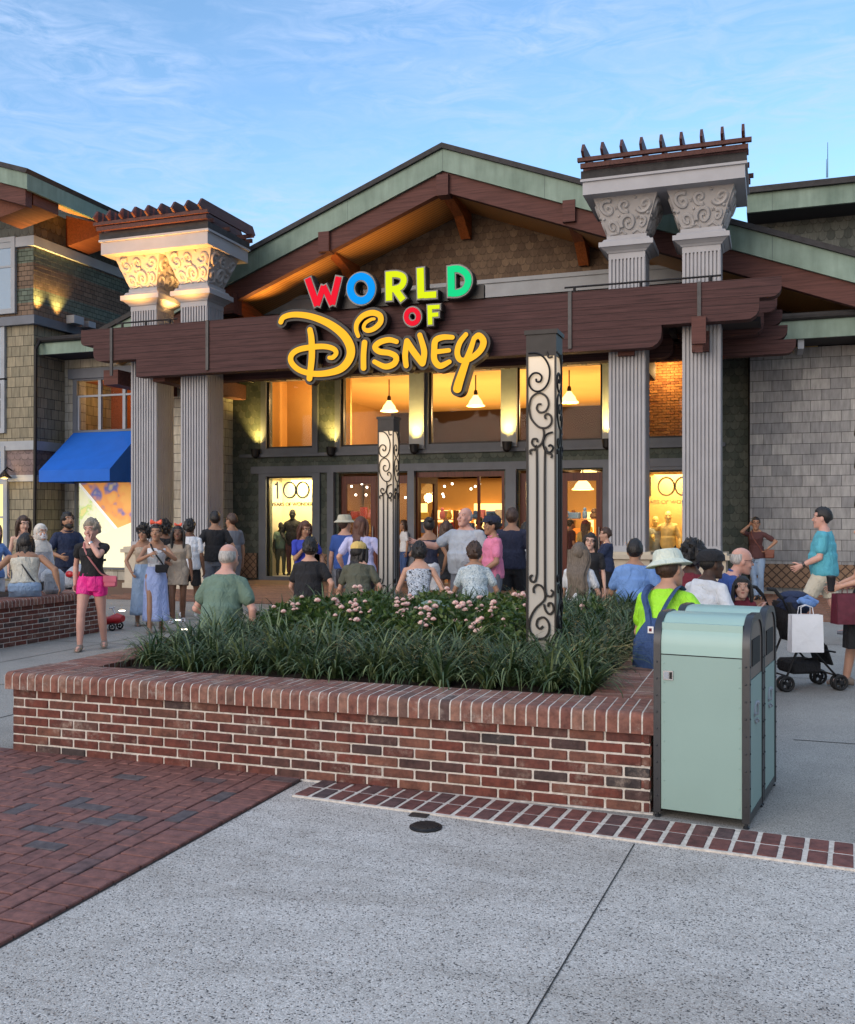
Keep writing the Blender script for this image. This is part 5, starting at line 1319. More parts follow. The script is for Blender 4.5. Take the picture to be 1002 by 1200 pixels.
        fv = Vector((math.sin(R(fd)), math.cos(R(fd)), 0)); b.cap(an+Vector((0, 0, -.035))-fv*.03, .036, an+fv*.10+Vector((0, 0, -.045)), .034); b.cap(an+fv*.10+Vector((0, 0, -.045)), .036, an+fv*.17+Vector((0, 0, -.052)), .024)
    # head
    hr = Matrix.Rotation(R(-lean*.6), 3, 'X') @ Matrix.Rotation(R(yaw), 3, 'Z') @ Matrix.Rotation(R(-pitch), 3, 'X') @ Matrix.Rotation(R(roll), 3, 'Y')
    def HT(p): q = Vector(p)*hs; q.rotate(hr); return hc+q
    ax = hr @ Vector((1, 0, 0)); ay = hr @ Vector((0, 1, 0)); az = hr @ Vector((0, 0, 1))
    hb = MB(); ring = [(-.118, .022, .024, .062), (-.105, .038, .044, .046), (-.075, .054, .068, .022), (-.04, .064, .082, .008), (0, .071, .091, -.002), (.035, .074, .096, -.008), (.065, .070, .090, -.012), (.09, .058, .074, -.014), (.11, .036, .048, -.014), (.121, .012, .018, -.014)]
    hb.loft([(HT((0, yo, z)), ax*rx*hs, ay*ry*hs) for z, rx, ry, yo in ring], 20)
    hb.cap(HT((0, .078, .018)), .008*hs, HT((0, .104, -.022)), .013*hs); hb.ell(HT((0, .060, -.092)), .024*hs, .024*hs, .02*hs)
    for sx in (1, -1): hb.ell(HT((sx*.073, -.004, -.008)), .010*hs, .019*hs, .031*hs, 10, 7, hr); hb.ell(HT((sx*.036, .066, -.03)), .026*hs, .02*hs, .026*hs, 10, 7); hb.ell(HT((sx*.030, .076, .036)), .026*hs, .012*hs, .008*hs, 10, 7)
    hb.ell(HT((0, .082, -.058)), .022*hs, .012*hs, .012*hs)
    b.v, n0 = b.v, len(b.v); b.add(hb.v, hb.f)
    fins = []
    for i, sx in enumerate((1, -1)):
        a, e, w3 = arms[i]; fw = (w3-e).normalized(); pn = Vector(palms[i]) if palms[i] is not None else Vector((-sx, .15, 0)); 
        if abs(fw.dot(pn.normalized())) > .9: pn = Vector((0, 0, -1))
        pal, fin = hand(b, w3, fw, pn, sx if fw.cross(pn).dot(Vector((0, 1, 0)))*sx > 0 else -sx, 1.0*al*(hs if child else 1), curl); b.add(pal.v, pal.f); fins += fin
    me = remesh(b, vox/s if vox > .009 else vox, 2)
    # add the fingers to the same mesh
    fb = MB()
    for pts, rad in fins: fb.tube(smooth_pts([tuple(p) for p in pts], 2), [rad[min(len(rad)-1, int(q/2+.5))] for q in range(len(smooth_pts([tuple(p) for p in pts], 2)))], 8)
    bm = bmesh.new(); bm.from_mesh(me); fm = fb.mesh('f', ['rubber']); bm.from_mesh(fm); bm.to_mesh(me); bm.free(); bpy.data.meshes.remove(fm)
    for p in me.polygons: p.material_index = 0
    meshobj('body', me, ['skin_'+skin], t)
    vx = (vox+.002)/s if vox > .009 else vox+.002
    # ---- clothing ----
    if top:
        b = MB(); g = .016
        zlo = {'crop': 1.06, 'tank': 1.0, 'tee': .88, 'loose': .86, 'dress': .70, 'polo': .88, 'long': .80}.get(topl, .9)
        rings = []; z = zlo
        src = [p for p in prof if p[0] < 1.46]
        def at(z):
            for p, q in zip(prof, prof[1:]):
                if p[0] <= z <= q[0]: f_ = (z-p[0])/(q[0]-p[0]); return [p[j]+(q[j]-p[j])*f_ for j in range(4)]
            return prof[0] if z < prof[0][0] else prof[-1]
        ztop = 1.40 if topl in ('tank', 'crop') else 1.465; zz = zlo
        while zz <= ztop+.001:
            _, a, b_, yo = at(zz); gg = g+(.020 if zz < 1.15 and topl in ('tee', 'loose', 'polo', 'dress', 'long') else 0)+(.018 if topl == 'loose' and zz < 1.3 else 0)
            if topl == 'dress' and zz < .93: a, b_ = a+.03*(.93-zz)/.2, b_+.04*(.93-zz)/.2
            c = T((0, yo, zz)); an = Lr*(.35+.65*max(0, min(1, (zz-.90)/.35))) if zz > .90 else 0
            rings.append((c, Vector((1, 0, 0))*(a+gg), Vector((0, math.cos(an), -math.sin(an)))*(b_+gg))); zz += .035
        b.loft(rings, 24)
        for i, sx in enumerate((1, -1)):
            a, e, w3 = arms[i]
            if topl in ('tank', 'crop'):
                b.cap(T((sx*.085*W, -.01, 1.38)), .035, T((sx*.085*W, -.01, 1.44)), .028)
            else:
                b.cap(T((sx*.08, 0, 1.395)), .070*al, a, .063*al*W); L = .62 if topl != 'long' else 1.0; b.cap(a, .060*al*W, a+(e-a)*L, .066*al*W)
                if topl == 'long': b.cap(e, .056*al, w3, .042*al)
                b.cap(T((sx*.06, -.005, 1.42)), .060, T((sx*.05, 0, 1.455)), .045)
        me = remesh(b, vx, 2, .013, seed+u, 7); tp = meshobj({'dress': 'dress', 'tank': 'tank_top', 'crop': 'top', 'polo': 'polo_shirt'}.get(topl, 'shirt'), me, [top], t)
        if topl == 'polo':
            b = MB(); q = [T((.072*math.cos(R(a)), .005+.066*math.sin(R(a)), 1.475+.016*math.sin(R(a+180))*1)) for a in range(0, 361, 24)]; b.tube(q, .014, 6, False); b.build('collar', top, tp, True, world=False)
    if bot:
        b = MB(); rings = [r_ for r_ in []]
        if botl in ('shorts', 'short_shorts', 'pants', 'jeans'):
            bz = [(.80, .10, .09, 0)]+[p for p in prof if p[0] < 1.07]; bz[0] = (.80, .13*W, .105, 0)
            b.loft([(Vector((0, yo+py, z+dz)) if z < .93 else T((0, yo, z)), Vector((a+.014, 0, 0)), Vector((0, b_+.014, 0))) for z, a, b_, yo in bz], 22)
            for i, sx in enumerate((1, -1)):
                h_, k_, an, fd = legs[i]; fl = .02 if botl == 'shorts' else .012
                fr_ = {'short_shorts': .42, 'shorts': .82}.get(botl, 1.0); en = h_+(k_-h_)*fr_; b.cap(h_, .104*W, h_+(k_-h_)*fr_*.5, (.096+fl*.3)*W)
                # flat-ended leg opening
                dv = (en-h_).normalized(); m0 = h_+(k_-h_)*fr_*.5; r1 = (.096+fl*.3)*W; r2 = ({'short_shorts': .090, 'shorts': .088}.get(botl, .066)+ (fl*.5 if fr_ < 1 else 0))*W
                b.tube([m0, (m0+en)/2, en], [r1, (r1+r2)/2, r2], 16)
                if fr_ == 1.0: b.cap(k_, .066*W, k_+(an-k_)*.5, .064*W); b.tube([k_+(an-k_)*.45, an+Vector((0, 0, .0))], [.064*W, .060 if botl == 'jeans' else .055], 16)
            me = remesh(b, vx, 2, .009, seed+u*2, 8); meshobj({'pants': 'trousers', 'jeans': 'jeans'}.get(botl, 'shorts'), me, [bot], t)
        else:   # skirts: long or short, hung from the waist with folds
            zb = {'long_skirt': .20, 'skirt': .55, 'mini': .66}[botl]; n = 40; vs = []; rows = 16; kc = (legs[0][1]+legs[1][1])/2; ac = (legs[0][2]+legs[1][2])/2
            for r_ in range(rows+1):
                f_ = r_/rows; z = 1.08+(zb-1.08)*f_; fl = f_*f_; 
                cy = (py if z > .6 else py+(kc.y-py)*(1-(z-.2)/.4 if z < .6 else 0)*.6); a0 = .15+.045*min(1, f_*4)+(.035*fl if botl == 'long_skirt' else .03*fl); b0 = .12+.03*min(1, f_*4)+.05*fl
                for k_ in range(n):
                    an = 2*math.pi*k_/n; fold = 1+(.02+.07*f_)*math.sin(an*7+2*f_+seed)+.03*f_*math.sin(an*3+1); vs.append((a0*W*math.cos(an)*fold, cy+b0*math.sin(an)*fold, z+dz))
            b.add(vs, [(i*n+k_, i*n+(k_+1) % n, (i+1)*n+(k_+1) % n, (i+1)*n+k_) for i in range(rows) for k_ in range(n)]+[tuple(range(n))])
            sk_ = b.build('skirt', bot, t, True, world=False); mm = sk_.modifiers.new('s', 'SOLIDIFY'); mm.thickness = .006
    if shoes:
        for i, sx in enumerate((1, -1)):
            b = MB(); h_, k_, an, fd = legs[i]; fv = Vector((math.sin(R(fd)), math.cos(R(fd)), 0)); zb = an.z-.078; sd = Vector((fv.y, -fv.x, 0)); bs = Vector((an.x, an.y, 0))
            dn = 1.0
            b.loft([(bs-fv*.075+Vector((0, 0, an.z-.045)), sd*.030, Vector((0, 0, .036))), (bs-fv*.03+Vector((0, 0, an.z-.030)), sd*.043, Vector((0, 0, .050))), (bs+fv*.05+Vector((0, 0, an.z-.040)), sd*.045, Vector((0, 0, .042))), (bs+fv*.12+Vector((0, 0, an.z-.050)), sd*.050, Vector((0, 0, .031))), (bs+fv*.185+Vector((0, 0, an.z-.056)), sd*.036, Vector((0, 0, .022)))], 14)
            b.build('shoe', shoes, t, True, world=False)
    # ---- hair ----
    hcx, hcy, hcz = 0, -.008, .012
    def scalp(rx, ry, rz, lowb, line, puff=0.0, curl_=0.0, sides=.0, nm='hair', mat=None, res=34):
        """closed cap of hair; sinks under the skin over the face and below the nape line"""
        vs = []; fs = []; n, m = res, 24
        for i in range(m+1):
            ph = math.pi*i/m
            for k_ in range(n):
                a = 2*math.pi*k_/n; dx, dy, dz_ = math.sin(ph)*math.cos(a), math.sin(ph)*math.sin(a), math.cos(ph)
                front = max(0, dy); lim = line if dy > .25 else (line+(lowb-line)*min(1, max(0, (.25-dy)/.5))); 
                if abs(dx) > .72 and dy > -.35: lim = min(lim, line-.45-sides)
                k2 = 1/(1+math.exp(-(dz_-lim)*18)); q = .80+.20*k2
                nz_ = 1+puff*k2+curl_*noise.noise((dx*5+seed, dy*5, dz_*5))*k2+.5*curl_*noise.noise((dx*13, dy*13+seed, dz_*13))*k2
                q *= nz_; vs.append(HT((hcx+rx*dx*q, hcy+ry*dy*q, hcz+rz*dz_*q)))
        for i in range(m):
            for k_ in range(n):
                k2 = (k_+1) % n; fs.append((i*n+k_, (i+1)*n+k_, (i+1)*n+k2, i*n+k2))
        b.add(vs, fs)
    def drape(length, wx=.085, dy=.05, taper=.7, yb=-.055, front=False, wave=.008):
        """long hair falling behind the neck and shoulders"""
        rings = []; n_ = 12
        for i in range(n_+1):
            f_ = i/n_; z = .05-f_*length; hp_ = HT((0, yb-.02*min(1, f_*2.5), min(z, .05))) if z > -.12 else None
            base_ = HT((0, yb-.02, -.10)); 
            c = hp_ if hp_ is not None else base_+Vector((0, -.055*min(1, (-.12-z)/.12)-math.sin(Lr)*0, 0))+(T((0, 0, 1.3))-T((0, 0, 1.45))).normalized()*(-.10-z)
            wdt = wx*(1.0-(1-taper)*f_**2)*(1+.08*math.sin(f_*9)); dd = dy*(1-.45*f_)
            if z <= -.12: axx = Vector((1, 0, 0)); ayy = Vector((0, 1, 0))
            else: axx, ayy = ax, ay
            rings.append((c+Vector((wave*math.sin(f_*11+seed), 0, 0)), axx*wdt, ayy*dd))
        n2 = 26; vs = []; fs = []
        for j, (c, x_, y_) in enumerate(rings):
            for k_ in range(n2):
                a = 2*math.pi*k_/n2; f_ = 1+.10*math.sin(a*6+j*.25+seed)+.05*math.sin(a*11+j*.4); vs.append(c+x_*math.cos(a)*f_+y_*math.sin(a)*f_)
        for j in range(len(rings)-1):
            for k_ in range(n2): k2 = (k_+1) % n2; fs.append((j*n2+k_, j*n2+k2, (j+1)*n2+k2, (j+1)*n2+k_))
        fs += [tuple(range(n2-1, -1, -1)), tuple((len(rings)-1)*n2+k_ for k_ in range(n2))]; b.add(vs, fs)
    st, hcname = hair; hm = 'hair_'+hcname; b = MB()
    if st in ('long', 'longer', 'bob'):     # locks beside the face
        for sx in (1, -1):
            e_z = -.15 if st == 'bob' else -.24
            pts = [HT((sx*.066, .020, .090)), HT((sx*.086, .018, .03)), HT((sx*.094, .010, -.04)), HT((sx*.096, .0, -.11)), HT((sx*.090, .0, e_z))]
            b.tube(smooth_pts([tuple(p) for p in pts], 3), [.016, .020, .024, .027, .029, .030, .031, .031, .030, .028, .025, .020, .012], 10)
    if st == 'short': scalp(.084, .109, .122, -.35, .52, .02, .08)
    elif st == 'crop': scalp(.0795, .1035, .1165, -.30, .60, .0, .02)
    elif st == 'full': scalp(.090, .116, .130, -.5, .50, .05, .17)
    elif st == 'fringe_bald': scalp(.079, .1025, .108, -.45, 1.2, 0, .02)
    elif st == 'curly': scalp(.100, .124, .135, -.75, .42, .10, .35)
    elif st == 'bob': scalp(.092, .118, .128, -.6, .50, .02, .05); drape(.27, .098, .072, .95, -.03)
    elif st == 'long': scalp(.088, .113, .126, -.6, .50, .01, .05); drape(.46, .098, .055, .75)
    elif st == 'longer': scalp(.092, .116, .128, -.6, .50, .01, .05); drape(.62, .130, .065, .85, -.05, wave=.012)
    elif st == 'pony': scalp(.084, .108, .120, -.5, .50, 0, .03); b.ell(HT((0, -.115, .03)), .03, .03, .03); b.tube([HT((0, -.12, .03)), HT((0, -.16, -.02)), HT((0, -.155, -.13)), HT((.01, -.14, -.24))], [.028, .038, .036, .012], 10)
    elif st == 'bun': scalp(.084, .108, .120, -.5, .50, 0, .03); b.ell(HT((0, -.10, .085)), .052, .05, .048, 14, 9)
    if st != 'none' and b.v: b.build('hair', hm, t, True, world=False)
    if st == 'fringe_bald' : pass
    # ---- face ----
    fc = faced if faced is not None else (abs(((face+yaw+180) % 360)-180) < 115)
    if fc:
        for sx in (1, -1):
            b = MB(); b.ell(HT((sx*.031, .0800, .016)), .0115*hs, .009*hs, .0052*hs, 10, 7, hr); e_ = b.build('eye', 'eye_white', t, True, world=False)
            b = MB(); b.ell(HT((sx*.031, .0880, .016)), .0060*hs, .003*hs, .0052*hs, 10, 7, hr); b.build('pupil', 'eye_dark', e_, True, world=False)
        b = MB()
        for sx in (1, -1): b.tube([HT((sx*.014, .0895, .034)), HT((sx*.032, .0880, .0415)), HT((sx*.050, .0720, .034))], [.0028*hs, .0036*hs, .002*hs], 6)
        b.build('eyebrows', 'brow' if hcname not in ('grey',) else 'hair_grey', t, True, world=False)
        b = MB(); b.ell(HT((0, .0905, -.054)), .021*hs, .0065*hs, .0042*hs, 12, 7, hr); b.ell(HT((0, .0895, -.063)), .017*hs, .0065*hs, .0048*hs, 12, 7, hr); b.build('lips', 'lip', t, True, world=False)
        if extra and 'beard' in extra:
            b = MB(); rg = [(-.124, .020, .020, .066), (-.110, .044, .050, .046), (-.082, .0595, .0735, .022), (-.055, .0655, .0835, .012)]
            b.loft([(HT((0, yo, z)), ax*rx*hs, ay*ry*hs) for z, rx, ry, yo in rg], 20); b.ell(HT((0, .094, -.043)), .024, .006, .006, 10, 6, hr); b.build('beard', hm, t, True, world=False)
        if extra and 'glasses' in extra:
            b = MB()
            for sx in (1, -1):
                b.tube([HT((sx*.032+.021*math.cos(a*.5236), .099, .014+.016*math.sin(a*.5236))) for a in range(13)], .0022, 5, False); b.tube([HT((sx*.053, .098, .018)), HT((sx*.076, .06, .016)), HT((sx*.078, -.002, .010))], .0022, 5)
            b.tube([HT((-.011, .1, .016)), HT((.011, .1, .016))], .002, 5); b.build('glasses', 'black_metal', t, True, world=False)
    # ---- hats ----
    if hat:
        kind_, hmx = hat; b = MB()
        hk = 1.0 if kind_ == 'bucket' else 1.12
        def hring(z, r1, r2, yo=0): return (HT((0, yo, z)), ax*r1*hs*hk, ay*r2*hs*hk)
        if kind_ == 'bucket':
            b.loft([hring(.030, .150, .168, -.008), hring(.035, .152, .170, -.008), hring(.070, .098, .122, -.01), hring(.125, .086, .108, -.012), hring(.143, .070, .090, -.012), hring(.147, .02, .03, -.012)], 28)
        if kind_ == 'cap':
            b.loft([hring(.035, .086, .108, -.012), hring(.075, .084, .106, -.012), hring(.110, .066, .084, -.012), hring(.130, .035, .045, -.012), hring(.135, .01, .01, -.012)], 24)
            q = [HT((x*hs, .09+.075*(1-(x/.078)**2), .040-.004)) for x in [(-.078+.0156*i) for i in range(11)]]; q2 = [HT((x*hs, .055, .046)) for x in [(-.078+.0156*i) for i in range(11)]]
            vs = q+q2+[v+az*.006 for v in q]+[v+az*.006 for v in q2]; b.add(vs, [(i, i+1, 12+i, 11+i) for i in range(10)]+[(22+i, 33+i, 34+i, 23+i) for i in range(10)]+[(i, 22+i, 23+i, i+1) for i in range(10)])
        if kind_ == 'capback':
            b.loft([hring(.030, .090, .112, -.012), hring(.075, .088, .110, -.012), hring(.112, .068, .086, -.012), hring(.133, .03, .04, -.012)], 24)
        if kind_ == 'hijab':
            scalp(.096, .120, .132, -2, .55, 0, .02, 0); 
            b.loft([hring(-.03, .090, .098, -.03), hring(-.09, .085, .085, -.012), (nk+Vector((0, .01, .03)), Vector((.10, 0, 0)), Vector((0, .09, 0))), (T((0, .01, 1.43)), Vector((.17, 0, 0)), Vector((0, .115, 0))), (T((0, .015, 1.30)), Vector((.19, 0, 0)), Vector((0, .14, 0)))], 24)
        b.build({'bucket': 'bucket_hat', 'cap': 'cap', 'capback': 'cap', 'hijab': 'headscarf'}[kind_], hmx, t, True, world=False)
    t['_hc'] = [*hc]; dct = dict(t=t, HT=HT, T=T, arms=arms, legs=legs, sh=sh, s=s, hs=hs, hr=hr, ax=ax, ay=ay, az=az)
    del t['_hc']
    return dct
def wearable(pd, name, label, cat, fn, mat, smooth=True, parts=()):
    """a thing worn or carried: its own top-level object standing where the person holds it"""
    t0 = pd['t']; t = empty(name, t0.location, t0.rotation_euler.z, label, cat); t.scale = t0.scale
    b = MB(); fn(b); o = b.build(parts[0] if parts else 'body', mat, t, smooth, world=False)
    return t
def strap_bag(pd, name, label, mat, pos, size, sidef, strap_mat=None, w_=.012, hem=1.0):
    """cross-body bag; strap runs from one shoulder round the torso to the bag at pos"""
    t0 = pd['t']; T = pd['T']; t = empty(name, t0.location, t0.rotation_euler.z, label, 'bag'); t.scale = t0.scale
    b = MB(); c = Vector(pos); b.cbox(c, size, 0, min(size)*.25); b.build('bag_body', mat, t, True, world=False)
    b = MB(); b.cbox(c+Vector((0, size[1]*.5 if pos[1] > 0 else -size[1]*.5, size[2]*.22)), (size[0]*1.02, .012, size[2]*.55), 0, .004); b.build('flap', mat, t, True, world=False)
    b = MB(); sx = sidef
    fr = [T((sx*.09, -.01, 1.475)), T((sx*.085, .09, 1.41)), T((sx*.02, .142, 1.28)), T((-sx*.07, .14, 1.15)), (T((-sx*.15, .09, 1.03))), c+Vector((0, 0, size[2]*.4))]
    bk = [T((sx*.09, -.01, 1.475)), T((sx*.09, -.088, 1.40)), T((sx*.03, -.128, 1.26)), T((-sx*.06, -.130, 1.12)), T((-sx*.14, -.10, 1.02)), c+Vector((0, -.02, size[2]*.4))]
    for q in (fr, bk): b.tube(smooth_pts([tuple(v) for v in q], 4), w_, 6, True, .35)
    b.build('strap', strap_mat or mat, t, True, world=False); return t
def dY(u, Y): t = (u-UC)/F; return Y/(t*ST+CT)
def xyY(u, Y): p = P(u, 600, Y); return (p.x, p.y)
def xyX(u, X): p = PX(u, 600, X); return (p.x, p.y)
C_ = cloth
C_('c_black', (.014, .014, .017)); C_('c_navy', (.018, .030, .075)); C_('c_darknavy', (.018, .022, .05)); C_('c_sage', (.14, .215, .165)); C_('c_white', (.70, .72, .76)); C_('c_grey', (.40, .44, .50)); C_('c_pink', (.72, .22, .36))
C_('c_hotpink', (.85, .02, .28), .5); C_('c_lilac', (.52, .52, .78)); C_('c_blue', (.035, .055, .42)); C_('c_royal', (.03, .08, .30)); C_('c_sky', (.16, .30, .62)); C_('c_teal', (.10, .42, .52)); C_('c_olive', (.10, .105, .075))
C_('c_lime', (.38, .85, .03), .6); C_('c_maroon', (.16, .015, .03)); C_('c_brown', (.09, .035, .035)); C_('c_cream', (.50, .48, .40), .9, 'spots', (.60, .58, .50), None, 60); C_('c_khaki', (.58, .53, .42)); C_('c_denim', (.04, .085, .22), .8); C_('c_jean', (.27, .38, .54), .8)
C_('c_skirt', (.33, .42, .72), .7); C_('c_tan', (.42, .34, .26)); C_('c_whitep', (.66, .68, .72)); C_('c_floral', (.55, .60, .68), .8, 'f', (.03, .035, .05), (.25, .30, .38), 22); C_('c_dots', (.50, .58, .62), .8, 'd', (.22, .30, .36), (.62, .68, .70), 60)
C_('c_greyd', (.16, .17, .20)); C_('c_hat', (.66, .72, .62)); C_('c_beige', (.50, .47, .36)); C_('c_yellow', (.72, .50, .16)); C_('c_scarf', (.70, .66, .60)); C_('c_slate', (.14, .15, .18))
plain('pink_leather', (.55, .12, .18), .4); plain('strap_pink', (.45, .16, .16), .5); plain('black_leather', (.015, .014, .016), .4); plain('brown_leather', (.16, .045, .025), .5); plain('sandal', (.22, .18, .15), .6); plain('bow_red', (.85, .12, .06), .4); plain('mask_white', (.8, .8, .82), .6); plain('watch', (.06, .05, .05), .3, .5)
SIT = dict(feet=((.10, .42, .08), (-.10, .42, .08)))
V = .009
# --- woman in pink shorts, walking, hand at her mouth
p1 = person(108, 12.1, 1.60, -16, 'walking woman with short ash hair, black top and hot pink shorts', 'pink', 'f', 'c_black', 'tank', 'c_hotpink', 'short_shorts', ('full', 'ash'), hands=((-.07, .22, 1.50), (-.20, -.05, .88)) if False else ((.24, -.04, .88), (-.02, .19, 1.47)), elbows=((.5, -1, 0), (-.75, .5, -1)), feet=((.13, .12, .085, -5), (-.10, -.22, .10, -14)), yaw=-14, pitch=6, vox=.008, wide=1.10, shoes='sandal', belly=.02, curl=.7, palms=(None, (0, -1, .2)))
T = p1['T']
one(lambda b: [b.cap(p1['T']((sx*.10, 0, 1.40)), .058, p1['sh'][i], .060) or b.cap(p1['sh'][i], .060, p1['sh'][i]+(p1['arms'][i][1]-p1['sh'][i])*.36, .062) for i, sx in enumerate((1, -1))], 'sleeve', 'c_black', p1['t'], True, False)
strap_bag(p1, 'handbag', 'small pink cross-body bag at the left hip of the woman in pink shorts', 'pink_leather', (-.26, .06, .93), (.17, .07, .15), 1, 'strap_pink', .011)
e, w3 = p1['arms'][1][1:]; b = MB(); d_ = (w3-e).normalized(); b.tube([w3-d_*.045, w3-d_*.02], .034, 14); b.build('wristwatch', 'chrome', p1['t'], True, world=False)
# --- woman in lilac-blue skirt with bow
p2 = person(183, 14.0, 1.53, 6, 'woman in white top and long blue skirt wearing a large orange bow', 'tan', 'f', 'c_white', 'crop', 'c_skirt', 'long_skirt', ('bun', 'black'), hands=((.13, .30, 1.28), (-.10, .28, 1.33)), elbows=((.9, -.2, -.8), (-.9, -.1, -.8)), feet=((.12, .16, .085), (-.10, -.15, .09)), yaw=-20, pitch=-6, vox=V, shoes='sandal', seed=2)
strap_bag(p2, 'crossbody_bag', 'black cross-body bag on the woman with the orange bow', 'black_leather', (-.06, .185, 1.05), (.19, .08, .13), 1, None, .014)
def bow(pd, label, z=.135, s=1.0, y=.03):
    t0 = pd['t']; t = empty('hair_bow', t0.location, t0.rotation_euler.z, label, 'hair bow'); t.scale = t0.scale; HT = pd['HT']
    b = MB(); q = [HT((.084*math.cos(a*.26), y, .084*math.sin(a*.26)+.04)) for a in range(13)]; b.tube(q, .006, 6); b.build('band', 'c_black', t, True, world=False)
    b = MB()
    for sx in (1, -1):
        b.loft([(HT((sx*.008*s, y, z)), pd['ay']*.012*s, pd['az']*.012*s), (HT((sx*.035*s, y, z+.005)), pd['ay']*.022*s, pd['az']*.028*s), (HT((sx*.068*s, y, z+.012)), pd['ay']*.026*s, pd['az']*.042*s), (HT((sx*.076*s, y, z+.012)), pd['ay']*.016*s, pd['az']*.030*s)], 12)
    b.ell(HT((0, y, z)), .016*s, .018*s, .018*s); b.build('bow', 'bow_red', t, True, world=False)
bow(p2, 'large glossy orange bow headband on the woman in the blue skirt', .150, 1.1)
# companions
p3 = person(168, 14.9, 1.52, 10, 'woman with curly black hair and pale blue skirt, half hidden behind the orange bow woman', 'tan', 'f', 'c_tan', 'crop', 'c_jean', 'long_skirt', ('curly', 'black'), hands=((.22, .1, .95), (-.2, .15, 1.0)), vox=.011, yaw=-30, shoes='sandal')
p4_ = person(209, 15.3, 1.50, -8, 'slim woman in a short tan outfit with a small red bow, looking down', 'brown', 'f', 'c_tan', 'dress', 'c_tan', 'short_shorts', ('long', 'black'), hands=((.16, .22, 1.10), (-.25, .05, .84)), feet=((.08, .1, .085), (-.07, -.08, .085)), pitch=-14, vox=.010, shoes='c_white')
bow(p4_, 'small red bow headband on the woman in tan', .142, .8)
person(193, 16.4, 1.58, 170, 'person with curly black hair seen between the two women with bows', 'brown', 'f', 'c_black', 'tee', 'c_black', 'pants', ('curly', 'black'), vox=.012)
person(222, 16.3, 1.60, 168, 'man in a plain white t-shirt and black shorts seen from behind', 'brown', 'm', 'c_white', 'loose', 'c_black', 'shorts', ('full', 'black'), vox=.010, feet=((.12, .1, .08), (-.12, -.1, .08)), shoes='c_white', seed=4)
person(252, 17.2, 1.75, -176, 'man in a black t-shirt seen from behind beside the second left column', 'tan', 'm', 'c_black', 'tee', 'c_greyd', 'shorts', ('short', 'black'), vox=.010, hands=((.28, .02, .92), (-.28, .02, .92)), seed=5, shoes='c_white')
person(272, 18.2, 1.72, -150, 'man in a grey t-shirt behind the man in black', 'tan', 'm', 'c_greyd', 'tee', 'c_greyd', 'pants', ('short', 'brown'), vox=.011, yaw=20, seed=6)
# --- seated ring round the planter
q = xyX(258, -4.72); person(258, 0, 1.78, 152, 'bald older man in a sage green t-shirt seated on the planter wall, seen from behind', 'pink', 'm', 'c_sage', 'loose', 'c_khaki', 'shorts', ('fringe_bald', 'grey'), xy=q, pel=(-.02, .66), lean=14, hands=((.30, .10, .58), (-.22, .30, .72)), elbows=((1, -.5, 0), None), vox=.008, wide=1.04, belly=.03, seed=7, faced=False, **SIT)
q = xyY(362, 10.9); pb_ = person(362, 0, 1.72, 168, 'person with black bob hair and black t-shirt seated on the planter, seen from behind', 'fair', 'm', 'c_black', 'loose', 'c_denim', 'shorts', ('full', 'black'), xy=q, pel=(-.02, .66), lean=6, hands=((.28, .05, .68), (-.22, .3, .7)), vox=.010, seed=8, wide=1.03, faced=False, yaw=10, **SIT)
q = xyY(420, 10.95); py_ = person(420, 0, 1.66, 176, 'person in a pale yellow cap and olive shirt seated on the planter, seen from behind', 'fair', 'f', 'c_olive', 'loose', 'c_jean', 'shorts', ('bob', 'black'), ('cap', 'c_yellow'), xy=q, pel=(-.02, .66), lean=12, hands=((.25, .12, .66), (-.2, .3, .7)), vox=.010, seed=9, wide=1.12, faced=False, yaw=-25, **SIT)
q = xyY(491, 10.9); pf_ = person(491, 0, 1.68, 178, 'woman with dark pinned-up hair and black and white floral sleeveless top seated on the planter', 'fair', 'f', 'c_floral', 'tank', 'c_jean', 'pants', ('bob', 'black') if False else ('full', 'black'), xy=q, pel=(-.02, .66), lean=16, hands=((.24, .15, .66), (-.2, .3, .7)), vox=.010, seed=10, wide=1.18, faced=False, pitch=-14, **SIT)
q = xyY(557, 10.95); person(557, 0, 1.66, -174, 'person with short dark hair and pale blue speckled shirt seated on the planter', 'tan', 'f', 'c_dots', 'loose', 'c_jean', 'pants', ('full', 'brown'), xy=q, pel=(-.02, .65), lean=12, hands=((.24, .15, .66), (-.2, .3, .7)), vox=.010, seed=11, wide=1.1, faced=False, **SIT)
q = xyY(678, 11.0); person(678, 0, 1.64, 172, 'girl with very long light brown hair seated on the planter, seen from behind', 'fair', 'f', 'c_whitep', 'loose', 'c_jean', 'shorts', ('longer', 'dyed'), xy=q, pel=(-.02, .66), lean=5, hands=((.24, .15, .66), (-.2, .3, .7)), vox=.010, seed=12, faced=False, **SIT)
q = xyY(743, 10.95); person(743, 0, 1.76, 174, 'man with black hair and bright blue t-shirt seated on the planter, seen from behind', 'tan', 'm', 'c_sky', 'loose', 'c_greyd', 'shorts', ('short', 'black'), xy=q, pel=(-.02, .67), lean=8, hands=((.27, .08, .66), (-.2, .3, .7)), vox=.009, seed=13, wide=1.10, faced=False, **SIT)
q = D(774, 7.05)[:2]; po = person(774, 0, 1.74, 156, 'person in denim overalls, lime top and floppy pale bucket hat seated near the bins', 'fair', 'm', 'c_lime', 'loose', 'c_denim', 'pants', ('short', 'brown'), ('bucket', 'c_hat'), xy=q, pel=(0.0, .65), lean=13, hands=((.25, .22, .72), (-.14, .36, .74)), elbows=((1, -.3, -.3), (-.2, .3, -1)), vox=.008, seed=14, wide=1.08, faced=False, pitch=-6, roll=-9, yaw=-12, **SIT)
